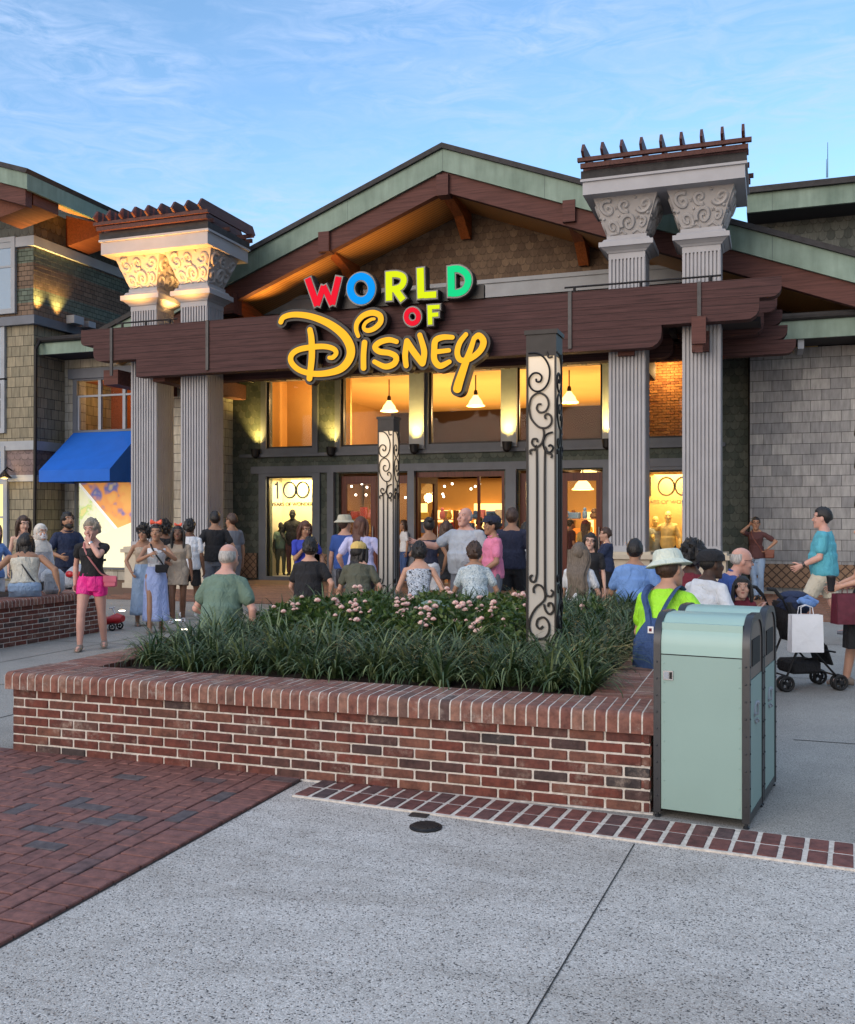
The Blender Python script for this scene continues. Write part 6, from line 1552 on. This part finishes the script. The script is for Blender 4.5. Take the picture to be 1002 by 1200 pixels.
# overalls: bib back and crossing straps over the lime top
T = po['T']; b = MB()
def bk(x, z, o=.0): 
    yb = -.118-.012*math.cos(x*5)-o-(.012 if z < 1.2 else 0); return T((x, yb*(1.16 if z < 1.15 else 1.10)*(1-.18*(abs(x)/.17)**2), z))
gx = [-.125+.025*i for i in range(11)]; rows = []
for j in range(10):
    z = .84+.042*j; wd = .155-.105*max(0, (z-1.06)/.16); rows.append([bk(wd*(-1+.2*i), z, .026) for i in range(11)])
vs = [p for r_ in rows for p in r_]; b.add(vs, [(r_*11+i, r_*11+i+1, (r_+1)*11+i+1, (r_+1)*11+i) for r_ in range(9) for i in range(10)])
for sx in (1, -1):
    b.tube(smooth_pts([tuple(bk(sx*.022, 1.15, .034)), tuple(bk(sx*.060, 1.27, .036)), tuple(bk(sx*.105, 1.38, .030)), tuple(T((sx*.115, -.05, 1.478))), tuple(T((sx*.11, .06, 1.47)))], 5), .026, 8, True, .22)
o_ = b.build('overall_bib', 'c_denim', po['t'], True, world=False); mm = o_.modifiers.new('s', 'SOLIDIFY'); mm.thickness = .012
b = MB(); c = bk(0.0, 1.13, .043); b.cbox(c, (.048, .006, .052), 0, .002); pt_ = b.build('patch', 'mask_white', po['t'], world=False); b = MB(); b.cbox(c+Vector((0, -.004, 0)), (.022, .003, .024), .0, .001); b.build('patch_emblem', 'c_maroon', pt_, world=False)
q = D(818, 8.35)[:2]; pw = person(817, 0, 1.70, 140, 'person with black cap and white t-shirt seated beside the person in overalls', 'dark', 'm', 'c_white', 'loose', 'c_black', 'shorts', ('crop', 'black'), ('capback', 'c_black'), xy=q, pel=(0, .65), lean=14, hands=((.22, .3, .75), (-.2, .3, .7)), vox=.009, seed=15, wide=1.08, faced=False, yaw=-18, pitch=-8, **SIT)
q = D(806, 9.4)[:2]; person(808, 0, 1.74, 150, 'person with thick black curls behind the person in the black cap', 'dark', 'f', 'c_maroon', 'tee', 'c_black', 'pants', ('curly', 'black'), xy=q, pel=(0, .66), lean=6, vox=.011, seed=16, faced=False, hands=((.22, .3, .75), (-.2, .3, .7)), **SIT)
q = D(845, 9.6)[:2]; pg = person(847, 0, 1.72, 98, 'balding older man with glasses and blue polo shirt seated in profile', 'pink', 'm', 'c_royal', 'polo', 'c_khaki', 'shorts', ('fringe_bald', 'grey'), xy=q, pel=(-.05, .66), lean=20, hands=((.18, .36, .80), (-.16, .38, .78)), vox=.009, seed=17, wide=1.08, yaw=4, pitch=-4, extra=('glasses',), faced=True, **SIT)
q = D(870, 8.9); pc = person(870, 8.9, 1.06, -4, 'little girl with dark hair and red top standing behind the bins', 'fair', 'f', 'c_maroon', 'tee', 'c_maroon', 'mini', ('bob', 'black'), child=True, vox=.008, pitch=-12, yaw=8, seed=18, shoes='c_white')
# --- standing group by the door
person(357, 15.2, 1.58, 12, 'woman with dark wavy hair and royal blue top looking up by the left display window', 'tan', 'f', 'c_blue', 'tee', 'c_denim', 'pants', ('long', 'auburn'), hands=((.05, .18, 1.30), (-.30, .05, .95)), pitch=14, yaw=16, vox=.009, seed=19, wide=1.08)
person(404, 15.4, 1.66, 168, 'person in a beige bucket hat and blue shirt, half hidden behind the woman in lilac', 'fair', 'm', 'c_royal', 'tee', 'c_greyd', 'shorts', ('short', 'brown'), ('bucket', 'c_beige'), vox=.011, seed=20, yaw=-35)
p = person(423, 14.3, 1.64, 172, 'woman with long auburn hair and loose lilac t-shirt carrying a bag, seen from behind', 'fair', 'f', 'c_lilac', 'loose', 'c_black', 'shorts', ('long', 'auburn'), hands=((.30, .22, 1.05), (-.30, .12, .96)), vox=.009, seed=21, wide=1.25, yaw=-28, belly=.02)
wearable(p, 'tote_bag', 'black and red shoulder bag held by the woman in lilac', 'bag', lambda b: b.cbox((-.36, .12, .80), (.10, .28, .30), .2, .03), 'black_leather')
person(503, 15.0, 1.64, -168, 'woman in navy sleeveless top and white shorts with a pale strap across her back', 'tan', 'f', 'c_darknavy', 'tank', 'c_whitep', 'shorts', ('bun', 'black'), hands=((.25, .05, .92), (-.16, .25, 1.22)), vox=.010, seed=22)
strap_bag(person(523, 16.2, 1.58, 178, 'woman in a short black dress with bare legs standing in the doorway', 'tan', 'f', 'c_black', 'dress', 'c_black', 'short_shorts', ('long', 'brown'), vox=.011, seed=23), 'shoulder_bag', 'small dark bag on the woman in the black dress', 'black_leather', (.2, .02, .95), (.06, .16, .14), -1)
person(546, 13.5, 1.77, -28, 'big bald man in a pale grey t-shirt stretching his arm out to the left', 'pink', 'm', 'c_grey', 'loose', 'c_greyd', 'shorts', ('fringe_bald', 'grey'), hands=((.62, .24, 1.28), (-.33, .02, .88)), elbows=((0, -.2, -1), None), vox=.008, seed=24, wide=1.22, belly=.07, pitch=-10, yaw=-10, curl=.3, shoes='c_white')
person(578, 13.0, 1.66, -72, 'man in a pink polo shirt with a dark cap, in profile facing left', 'tan', 'm', 'c_pink', 'polo', 'c_slate', 'shorts', ('full', 'black'), ('cap', 'c_darknavy'), hands=((.16, .28, 1.02), (-.16, .22, .98)), vox=.009, seed=25, yaw=6)
person(600, 14.4, 1.77, 170, 'tall man in a navy t-shirt and black shorts walking towards the doors', 'tan', 'm', 'c_darknavy', 'tee', 'c_black', 'shorts', ('short', 'brown'), vox=.009, seed=26, wide=1.08, feet=((.12, .12, .085), (-.12, -.16, .10)), shoes='c_white', hands=((.27, .12, .90), (-.27, -.06, .90)))
person(616, 15.2, 1.56, 172, 'person in a white t-shirt and black shorts mostly hidden by the near lantern pillar', 'fair', 'm', 'c_white', 'tee', 'c_black', 'shorts', ('short', 'black'), vox=.011, seed=27)
person(692, 13.2, 1.42, -6, 'young woman with long black hair and glasses in black, facing the camera', 'pale', 'f', 'c_black', 'tee', 'c_black', 'pants', ('long', 'black'), vox=.009, seed=28, extra=('glasses',), roll=-6)
person(711, 16.4, 1.47, -80, 'short-haired boy in navy facing left beside the plinth of the right columns', 'fair', 'm', 'c_navy', 'tee', 'c_black', 'shorts', ('short', 'brown'), hands=((.1, .38, 1.05), (-.1, .35, 1.0)), vox=.011, seed=29)
# inside the shop
person(686, 25.0, 1.60, 174, 'shopper in a yellow top and red cap seen inside through the right glass doors', 'fair', 'f', 'c_yellow', 'tee', 'c_black', 'pants', ('long', 'brown'), ('cap', 'c_maroon'), vox=.014, seed=30)
person(668, 25.6, 1.62, 120, 'shopper in dark clothes seen inside at the left edge of the right doors', 'tan', 'm', 'c_brown', 'tee', 'c_black', 'pants', ('short', 'black'), vox=.014, seed=31)
person(562, 25.4, 1.66, 165, 'dark-haired shopper inside the open doorway behind the man in pink', 'tan', 'm', 'c_black', 'tee', 'c_black', 'pants', ('full', 'black'), vox=.014, seed=32)
person(474, 24.9, 1.60, -70, 'shopper in a pale top seen inside behind the far lantern pillar', 'tan', 'f', 'c_whitep', 'tee', 'c_denim', 'pants', ('long', 'brown'), vox=.014, seed=33)
# --- right side
pl = person(886, 19.8, 1.66, -6, 'woman in a brown top and pale jeans leaning against the wall, hand at her ear', 'tan', 'f', 'c_brown', 'tee', 'c_jean', 'jeans', ('bun', 'black'), hands=((.13, .10, 1.58), (-.24, .06, 1.08)), elbows=((.5, .2, -1), (-1, -.3, .1)), feet=((-.02, .16, .085, 5), (-.10, .02, .085)), vox=.009, seed=34, yaw=8, extra=('glasses',), shoes='c_black')
strap_bag(pl, 'shoulder_bag', 'small brown leather bag at the hip of the leaning woman', 'brown_leather', (-.28, .07, .98), (.19, .07, .18), 1, 'brown_leather', .009)
pt = person(966, 13.0, 1.76, -92, 'man in a turquoise t-shirt and cream shorts striding to the left', 'pink', 'm', 'c_teal', 'loose', 'c_khaki', 'shorts', ('short', 'black'), hands=((.24, .06, .96), (-.22, .27, 1.0)), elbows=((.3, -1, 0), (-.2, -1, -.4)), feet=((.11, -.34, .16), (-.11, .40, .10)), vox=.008, seed=35, wide=1.06, belly=.02, yaw=0, shoes='c_slate')
e, w3 = pt['arms'][1][1:]; b = MB(); d_ = (w3-e).normalized(); b.tube([w3-d_*.05, w3-d_*.015], .034, 14); b.build('wristwatch', 'watch', pt['t'], True, world=False)
pe = person(1019, 9.3, 1.63, -70, 'person in black at the right edge holding a dark cup and carrying bags', 'fair', 'f', 'c_black', 'tank', 'c_black', 'mini', ('long', 'brown'), hands=((.20, .28, 1.03), (-.20, .34, 1.06)), elbows=((.5, -1, -.6), (-.5, -1, -.6)), vox=.009, seed=36, feet=((.10, .20, .085), (-.10, -.10, .10)), shoes='sandal')
def at_local(pd, p): 
    q = Vector(p)*pd['s']; q.rotate(Matrix.Rotation(pd['t'].rotation_euler.z, 3, 'Z')); return q+pd['t'].location
q = at_local(pe, pe['arms'][1][2]+Vector((.02, .10, .02))); t = empty('drink_cup', q, 0, 'black paper cup in the hand of the person at the right edge', 'cup')
b = MB(); b.lathe([(.028, -.07), (.040, .06), (.041, .062)], 18, q); b.build('cup', 'c_black', t, True); b = MB(); b.lathe([(.043, .062), (.043, .072), (.036, .078)], 18, q); b.build('lid', 'black_leather', t, True)
def paper_bag(label, p, w_, d_, h_, mat, rz=0, hmat=None):
    t = empty('shopping_bag', p, rz, label, 'shopping bag'); b = MB()
    v = [(-w_/2, -d_/2, 0), (w_/2, -d_/2, 0), (w_/2, d_/2, 0), (-w_/2, d_/2, 0), (-w_/2*.97, -d_/2*.8, h_), (w_/2*.97, -d_/2*.8, h_), (w_/2*.97, d_/2*.8, h_), (-w_/2*.97, d_/2*.8, h_), (-w_/2*.95, 0, h_*.5), (w_/2*.95, 0, h_*.5), (-w_/2*.9, 0, h_), (w_/2*.9, 0, h_), (0, -d_/2*1.1, h_*.45)]
    b.add(v, [(0, 3, 2, 1), (0, 1, 12), (1, 5, 12), (5, 4, 12), (4, 0, 12), (2, 3, 7, 6), (0, 4, 10, 8), (0, 8, 3), (3, 8, 10, 7), (1, 9, 11, 5), (1, 2, 9), (2, 6, 11, 9)])
    o = b.build('bag_body', mat, t, False, world=False); mm = o.modifiers.new('s', 'SOLIDIFY'); mm.thickness = .003
    for y in (-d_*.38, d_*.38):
        b = MB(); b.tube([(-w_*.2, y, h_*.97), (-w_*.18, y*.6, h_*1.2), (0, y*.4, h_*1.26), (w_*.18, y*.6, h_*1.2), (w_*.2, y, h_*.97)], .004, 6); b.build('handle', hmat or mat, t, True, world=False)
    return t
q = D(998, 9.1, .64); paper_bag('glossy maroon gift bag carried at the right edge', q, .34, .14, .28, 'maroon_paper', R(24))
q = D(1012, 9.2, .40); paper_bag('plain black carrier bag hanging below the maroon one', q, .34, .14, .30, 'c_black', R(20))
# --- left side
person(27, 15.6, 1.66, 12, 'long-haired woman with bare shoulders standing behind the headscarf woman', 'pale', 'f', 'c_tan', 'crop', 'c_denim', 'pants', ('long', 'brown'), vox=.010, seed=37, pitch=6, yaw=10)
ph_ = person(47, 14.6, 1.53, 30, 'woman in a cream headscarf and white face mask at the left', 'fair', 'f', 'c_white', 'long', 'c_white', 'pants', ('none', 'brown'), ('hijab', 'c_scarf'), vox=.010, seed=38, pitch=-4)
b = MB(); HT = ph_['HT']; b.loft([(HT((0, .045, -.112)), ph_['ax']*.035, ph_['ay']*.035), (HT((0, .035, -.085)), ph_['ax']*.062, ph_['ay']*.066), (HT((0, .025, -.05)), ph_['ax']*.072, ph_['ay']*.080), (HT((0, .022, -.02)), ph_['ax']*.074, ph_['ay']*.082), (HT((0, .02, -.004)), ph_['ax']*.060, ph_['ay']*.080)], 18); b.build('face_mask', 'mask_white', ph_['t'], True, world=False)
person(79, 15.6, 1.71, 22, 'bearded man in a navy polo shirt looking down beside the pushchair', 'tan', 'm', 'c_navy', 'polo', 'c_darknavy', 'pants', ('full', 'black'), hands=((.20, .20, 1.06), (-.16, .34, 1.04)), pitch=-18, vox=.009, seed=39, extra=('beard',), wide=1.02)
q = xyX(29, -9.22); pcw = person(29, 0, 1.52, 176, 'dark-haired woman in a cream sleeveless top seated on the left planter, arms spread', 'tan', 'f', 'c_cream', 'tank', 'c_jean', 'pants', ('bob', 'black'), xy=q, pel=(0, .72), lean=12, hands=((.48, -.05, .86), (-.50, .04, .84)), elbows=((.8, -.3, .6), (-.8, -.2, .6)), vox=.009, seed=40, wide=1.42, belly=.02, feet=((.14, .45, .08), (-.14, .45, .08)), faced=False)
strap_bag(pcw, 'sling_bag', 'black strap and little bag on the seated woman in cream', 'black_leather', (.22, .10, .84), (.08, .18, .14), -1, None, .012)
person(-8, 13.8, 1.56, 40, 'person in a blue and white top cut off by the left edge', 'pale', 'f', 'c_sky', 'tee', 'c_whitep', 'pants', ('long', 'light'), vox=.012, seed=41, hands=((.2, .2, 1.1), (-.25, .25, 1.2)))
# mannequins in the windows
def mannequin(u, Y, H, face, label, top, bot, skin='c_black', **kw):
    M['skin_'+skin] = M[skin]; q = P(u, 600, Y); return person(u, 0, H, face, label, skin, kw.pop('sex', 'm'), top, kw.pop('topl', 'tee'), bot, kw.pop('botl', 'pants'), ('none', 'brown'), xy=(q.x, q.y), z0=.1, name='mannequin', cat='mannequin', faced=False, vox=.012, group=None, **kw)
mannequin(343, YF+.62, 1.80, -10, 'dark mannequin in an open black jacket in the left display window', 'c_black', 'c_brown', hands=((.2, .2, 1.0), (-.24, .14, .98)), topl='long')
mannequin(329, YF+.58, 1.45, 10, 'small green-clad mannequin at the left of the left display window', 'c_sage', 'c_olive', hands=((.25, .1, .85), (-.2, .2, .9)))
mannequin(783, YF+.55, 1.72, 0, 'mannequin in a golden jacket in the right display window', 'gold_cloth', 'c_black', 'gold_cloth', topl='long', hands=((.35, .1, 1.1), (-.28, .1, .9)))
mannequin(768, YF+.65, 1.60, 10, 'mannequin in pale gold at the left of the right display window', 'c_beige', 'c_khaki', 'gold_cloth', hands=((.25, .1, .85), (-.2, .2, .9)))

# ================= PUSHCHAIRS, TOYS =================
def wheel(t, c, r, ax, name='wheel'):
    b = MB(); n = 18; c = Vector(c); ax = Vector(ax).normalized(); e = ax.orthogonal().normalized(); f_ = ax.cross(e)
    b.tube([c+(e*math.cos(a*2*math.pi/n)+f_*math.sin(a*2*math.pi/n))*(r-.016) for a in range(n+1)], .016, 8, False)
    w_ = b.build(name, 'rubber', t, True, world=False)
    b = MB(); b.tube([c-ax*.014, c+ax*.014], .02, 10)
    for a in range(5): q = a*1.2566; b.tube([c, c+(e*math.cos(q)+f_*math.sin(q))*(r-.02)], .007, 5)
    b.build('rim', 'dark_metal', w_, True, world=False)
def pushchair(label, loc, rz, seat='c_black', frame='black_metal', canopy=None, extras=None, s=1.0):
    """local +y is the way it rolls; handles at the back"""
    t = empty('pushchair', loc, rz, label, 'pushchair'); t.scale = (s, s, s)
    for sx in (1, -1):
        b = MB(); b.tube([(sx*.20, -.36, 1.02), (sx*.20, -.30, .98), (sx*.20, -.12, .60), (sx*.20, .34, .12)], .012, 8); b.tube([(sx*.20, -.05, .62), (sx*.20, -.26, .12)], .012, 8); b.tube([(sx*.20, .02, .45), (sx*.20, .30, .40)], .010, 8); b.build('frame', frame, t, True, world=False)
        b = MB(); b.tube([(sx*.20, -.30, .97), (sx*.20, -.38, 1.06), (sx*.20, -.46, 1.07)], .02, 8); b.build('handle', 'rubber', t, True, world=False)
        for y in (.34, -.26):
            for o in (-.035, .035): wheel(t, (sx*.20+o, y, .085), .085, (1, 0, 0))
    b = MB(); b.tube([(-.2, -.22, .22), (.2, .1, .35)], .009, 6); b.tube([(.2, -.22, .22), (-.2, .1, .35)], .009, 6); b.tube([(-.2, -.24, .16), (.2, -.24, .16)], .009, 6); b.tube([(-.2, .30, .16), (.2, .30, .16)], .009, 6); b.build('cross_brace', frame, t, True, world=False)
    b = MB(); b.add([(-.185, -.20, .92), (.185, -.20, .92), (.185, -.10, .50), (-.185, -.10, .50), (.185, .20, .46), (-.185, .20, .46), (.185, .27, .26), (-.185, .27, .26)], [(0, 1, 2, 3), (3, 2, 4, 5), (5, 4, 6, 7)])
    for sx in (1, -1): b.add([(sx*.186, -.20, .90), (sx*.186, -.10, .50), (sx*.186, .20, .46), (sx*.186, .02, .70)], [(0, 1, 2, 3)])
    o = b.build('seat', seat, t, True, world=False); mm = o.modifiers.new('s', 'SOLIDIFY'); mm.thickness = .02
    b = MB(); b.cbox((0, 0, .24), (.34, .34, .14), 0, .03); b.build('basket', seat, t, True, world=False)
    if canopy:
        b = MB(); vs = []
        for i in range(9):
            a = R(i*15-10)
            for k_ in range(7): q = R(-90+30*k_); vs.append((.20*math.sin(q), -.18+.30*math.sin(a)*(.45+.55*math.cos(q)), .74+.28*math.cos(a)*(.55+.45*math.cos(q))))
        b.add(vs, [(i*7+k_, i*7+k_+1, (i+1)*7+k_+1, (i+1)*7+k_) for i in range(8) for k_ in range(6)]); o = b.build('canopy', canopy, t, True, world=False); mm = o.modifiers.new('s', 'SOLIDIFY'); mm.thickness = .008
    return t
q = D(936, 9.35); pushchair('black folding pushchair with its back to the bins, loaded with bags', (q.x, q.y, 0), R(-62), s=.90, canopy=None)
b = MB(); c = D(930, 9.35, .80); b.cbox(c, (.26, .30, .16), .4, .05); b.ell(c+Vector((0, 0, .08)), .14, .12, .05, 14, 8); settags(b.build('changing_bag', 'c_navy', None, True), 'dark navy bag bundled on the seat of the black pushchair', 'bag')
c = D(946, 9.1, .84); b = MB(); b.ell(c, .085, .07, .045, 14, 8, Matrix.Rotation(.3, 3, 'Y')); b.tube([c+Vector((-.08, 0, .0)), c+Vector((0, -.04, .055)), c+Vector((.09, 0, .0))], .02, 8); settags(b.build('folded_cloth', 'c_sky', None, True), 'pale blue folded cloth on top of the black pushchair', 'cloth')
c = D(944, 8.95, .40); paper_bag('plain white paper bag hung on the back of the black pushchair', c, .29, .12, .34, 'white_paper', R(19))
q = D(84, 14.4); pushchair('light pushchair with a red toy bow in front of the man in the polo', (q.x, q.y, 0), R(150), 'c_greyd', 'chrome', 'c_grey', s=.95)
c = D(86, 14.2, .82); b = MB()
for sx in (1, -1): b.ell(c+Vector((sx*.07, 0, 0)), .07, .03, .05, 12, 8)
b.ell(c, .03, .035, .03); settags(b.build('toy_bow', 'red_plastic', None, True), 'red toy bow perched on the light pushchair', 'toy')
c = D(62, 13.3, .62); b = MB(); b.cbox(c+Vector((0, 0, .15)), (.30, .16, .34), .5, .06); settags(b.build('backpack', 'c_grey', None, True), 'pale grey bag beside the seated woman in cream', 'bag')
q = D(122, 14.3); t = empty('ride_on_toy', (q.x, q.y, 0), R(10), 'low red ride-on toy behind the legs of the woman in pink shorts', 'toy'); t.scale = (.78, .78, .78)
b = MB(); b.loft([((-.30, 0, .20), (0, .10, 0), (0, 0, .05)), ((-.16, 0, .21), (0, .15, 0), (0, 0, .09)), ((.06, 0, .17), (0, .16, 0), (0, 0, .07)), ((.26, 0, .22), (0, .14, 0), (0, 0, .10)), ((.38, 0, .22), (0, .09, 0), (0, 0, .06))], 18); b.build('shell', 'red_plastic', t, True, world=False)
for x in (-.2, .24):
    for y in (-.15, .15): wheel(t, (x, y, .075), .075, (0, 1, 0))
b = MB(); b.tube([(.22, 0, .30), (.16, 0, .42)], .012, 6); b.tube([(.16, -.1, .42), (.16, .1, .42)], .014, 8); b.build('handlebar', 'c_white', t, True, world=False)
b = MB(); b.cbox((-.12, 0, .31), (.16, .14, .04), 0, .015); b.build('seat', 'c_white', t, True, world=False)
# path lights set in the paving
for u, v in ((143, 716), (207, 727), (217, 738)):
    q = G(u, v); b = MB(); b.lathe([(.055, .002), (.055, .010), (.04, .012)], 20, (q.x, q.y, 0)); settags(b.build('ground_light', 'spot_glow', None, True), 'small round light glowing in the grey pavement near the woman in the blue skirt', 'ground light', 'round lights set in the pavement')
# dark lamp bracket cut by the right edge
q = P(1006, 545, 18); t = empty('banner_lamp', (q.x, q.y, 0), 0, 'tall dark lamp post with hanging lanterns cut off by the right edge', 'lamp post')
b = MB(); b.tube([(q.x+.35, q.y, 0), (q.x+.35, q.y, 3.6)], .06, 10); b.build('post', 'black_metal', t, True)
for z in (3.1, 2.55, 1.9):
    b = MB(); b.lathe([(.05, .22), (.17, .12), (.19, -.05), (.12, -.2), (.04, -.24)], 14, (q.x+.12, q.y, z)); b.tube([(q.x+.12, q.y, z+.2), (q.x+.35, q.y, z+.28)], .02, 6); b.build('lantern', 'black_metal', t, True)
# ================= CAMERA, SKY, LIGHT =================
cam = bpy.data.cameras.new('camera'); co = bpy.data.objects.new('camera', cam); col.objects.link(co)
co.location = (0, 0, H0); co.rotation_euler = (math.pi/2, 0, TH)
cam.sensor_fit = 'HORIZONTAL'; cam.sensor_width = 36; cam.lens = 36*F/1002; cam.shift_y = (VH-600)/1002; cam.clip_end = 1000; cam.clip_start = .05
scene.camera = co
w = bpy.data.worlds.new('World'); scene.world = w; w.use_nodes = True; nt = w.node_tree; bg = nt.nodes['Background']
SUN_EL, SUN_AZ = R(20), R(200)
sk = nt.nodes.new('ShaderNodeTexSky'); sk.sky_type = 'NISHITA'; sk.sun_disc = False; sk.sun_elevation = SUN_EL; sk.sun_rotation = SUN_AZ; sk.air_density = 1.0; sk.dust_density = .6; sk.ozone_density = 2.5
tc = nt.nodes.new('ShaderNodeTexCoord')
mp = nt.nodes.new('ShaderNodeMapping'); mp.inputs['Scale'].default_value = (1.4, 1.4, 5.5); mp.inputs['Rotation'].default_value = (0.12, .18, .5); nt.links.new(tc.outputs['Generated'], mp.inputs[0])
nz = nt.nodes.new('ShaderNodeTexNoise'); nz.inputs['Scale'].default_value = 2.6; nz.inputs['Detail'].default_value = 9; nz.inputs['Roughness'].default_value = .6; nz.inputs['Distortion'].default_value = .5; nt.links.new(mp.outputs[0], nz.inputs['Vector'])
rp = nt.nodes.new('ShaderNodeValToRGB'); rp.color_ramp.elements[0].position = .36; rp.color_ramp.elements[0].color = (0, 0, 0, 1); rp.color_ramp.elements[1].position = .66; rp.color_ramp.elements[1].color = (1, 1, 1, 1); nt.links.new(nz.outputs['Fac'], rp.inputs[0])
nz2 = nt.nodes.new('ShaderNodeTexNoise'); nz2.inputs['Scale'].default_value = 11; nz2.inputs['Detail'].default_value = 8; nz2.inputs['Roughness'].default_value = .65; nz2.inputs['Distortion'].default_value = 1.2; nt.links.new(mp.outputs[0], nz2.inputs['Vector'])
rp2 = nt.nodes.new('ShaderNodeMapRange'); rp2.inputs[1].default_value = .38; rp2.inputs[2].default_value = .64; nt.links.new(nz2.outputs['Fac'], rp2.inputs[0])
mul = nt.nodes.new('ShaderNodeMath'); mul.operation = 'MULTIPLY'; nt.links.new(rp.outputs[0], mul.inputs[0]); nt.links.new(rp2.outputs[0], mul.inputs[1])
gn = nt.nodes.new('ShaderNodeMath'); gn.operation = 'MULTIPLY'; nt.links.new(mul.outputs[0], gn.inputs[0]); gn.inputs[1].default_value = CLOUD_AMT
sat = nt.nodes.new('ShaderNodeMix'); sat.data_type = 'RGBA'; sat.blend_type = 'MULTIPLY'; sat.inputs[0].default_value = 1; nt.links.new(sk.outputs[0], sat.inputs[6]); 
sx_ = nt.nodes.new('ShaderNodeVectorMath'); sx_.operation = 'DOT_PRODUCT'; nt.links.new(tc.outputs['Generated'], sx_.inputs[0]); sx_.inputs[1].default_value = (-ST, CT, 0)
mr = nt.nodes.new('ShaderNodeMapRange'); mr.interpolation_type = 'SMOOTHSTEP'; nt.links.new(sx_.outputs['Value'], mr.inputs[0]); mr.inputs[1].default_value = .2; mr.inputs[2].default_value = .85
tm = nt.nodes.new('ShaderNodeMix'); tm.data_type = 'RGBA'; nt.links.new(mr.outputs[0], tm.inputs[0]); tm.inputs[6].default_value = SKY_BACK; tm.inputs[7].default_value = SKY_TINT; 
zs = nt.nodes.new('ShaderNodeSeparateXYZ'); nt.links.new(tc.outputs['Generated'], zs.inputs[0])
zr = nt.nodes.new('ShaderNodeMapRange'); zr.interpolation_type = 'SMOOTHSTEP'; nt.links.new(zs.outputs[2], zr.inputs[0]); zr.inputs[1].default_value = .5; zr.inputs[2].default_value = .95
tz = nt.nodes.new('ShaderNodeMix'); tz.data_type = 'RGBA'; nt.links.new(zr.outputs[0], tz.inputs[0]); nt.links.new(tm.outputs[2], tz.inputs[6]); tz.inputs[7].default_value = SKY_TOP; nt.links.new(tz.outputs[2], sat.inputs[7])
mxn = nt.nodes.new('ShaderNodeMix'); mxn.data_type = 'RGBA'; nt.links.new(gn.outputs[0], mxn.inputs[0]); nt.links.new(sat.outputs[2], mxn.inputs[6]); mxn.inputs[7].default_value = CLOUD_COL
nt.links.new(mxn.outputs[2], bg.inputs[0]); bg.inputs[1].default_value = SKY_STR
sl = bpy.data.lights.new('sun', 'SUN'); so = bpy.data.objects.new('sun', sl); col.objects.link(so); sl.energy = SUN_STR; sl.angle = R(40); sl.color = (1.0, .90, .80)
# same direction as the sky's sun: low, behind the camera on the left
sd = Vector((math.sin(SUN_AZ)*math.cos(SUN_EL), math.cos(SUN_AZ)*math.cos(SUN_EL), math.sin(SUN_EL))) 
so.rotation_euler = (-sd).to_track_quat('-Z', 'Y').to_euler()
scene.view_settings.view_transform = 'Standard'; scene.view_settings.look = 'None'; scene.view_settings.gamma = 1; scene.view_settings.exposure = EXPO
scene.render.engine = 'CYCLES'
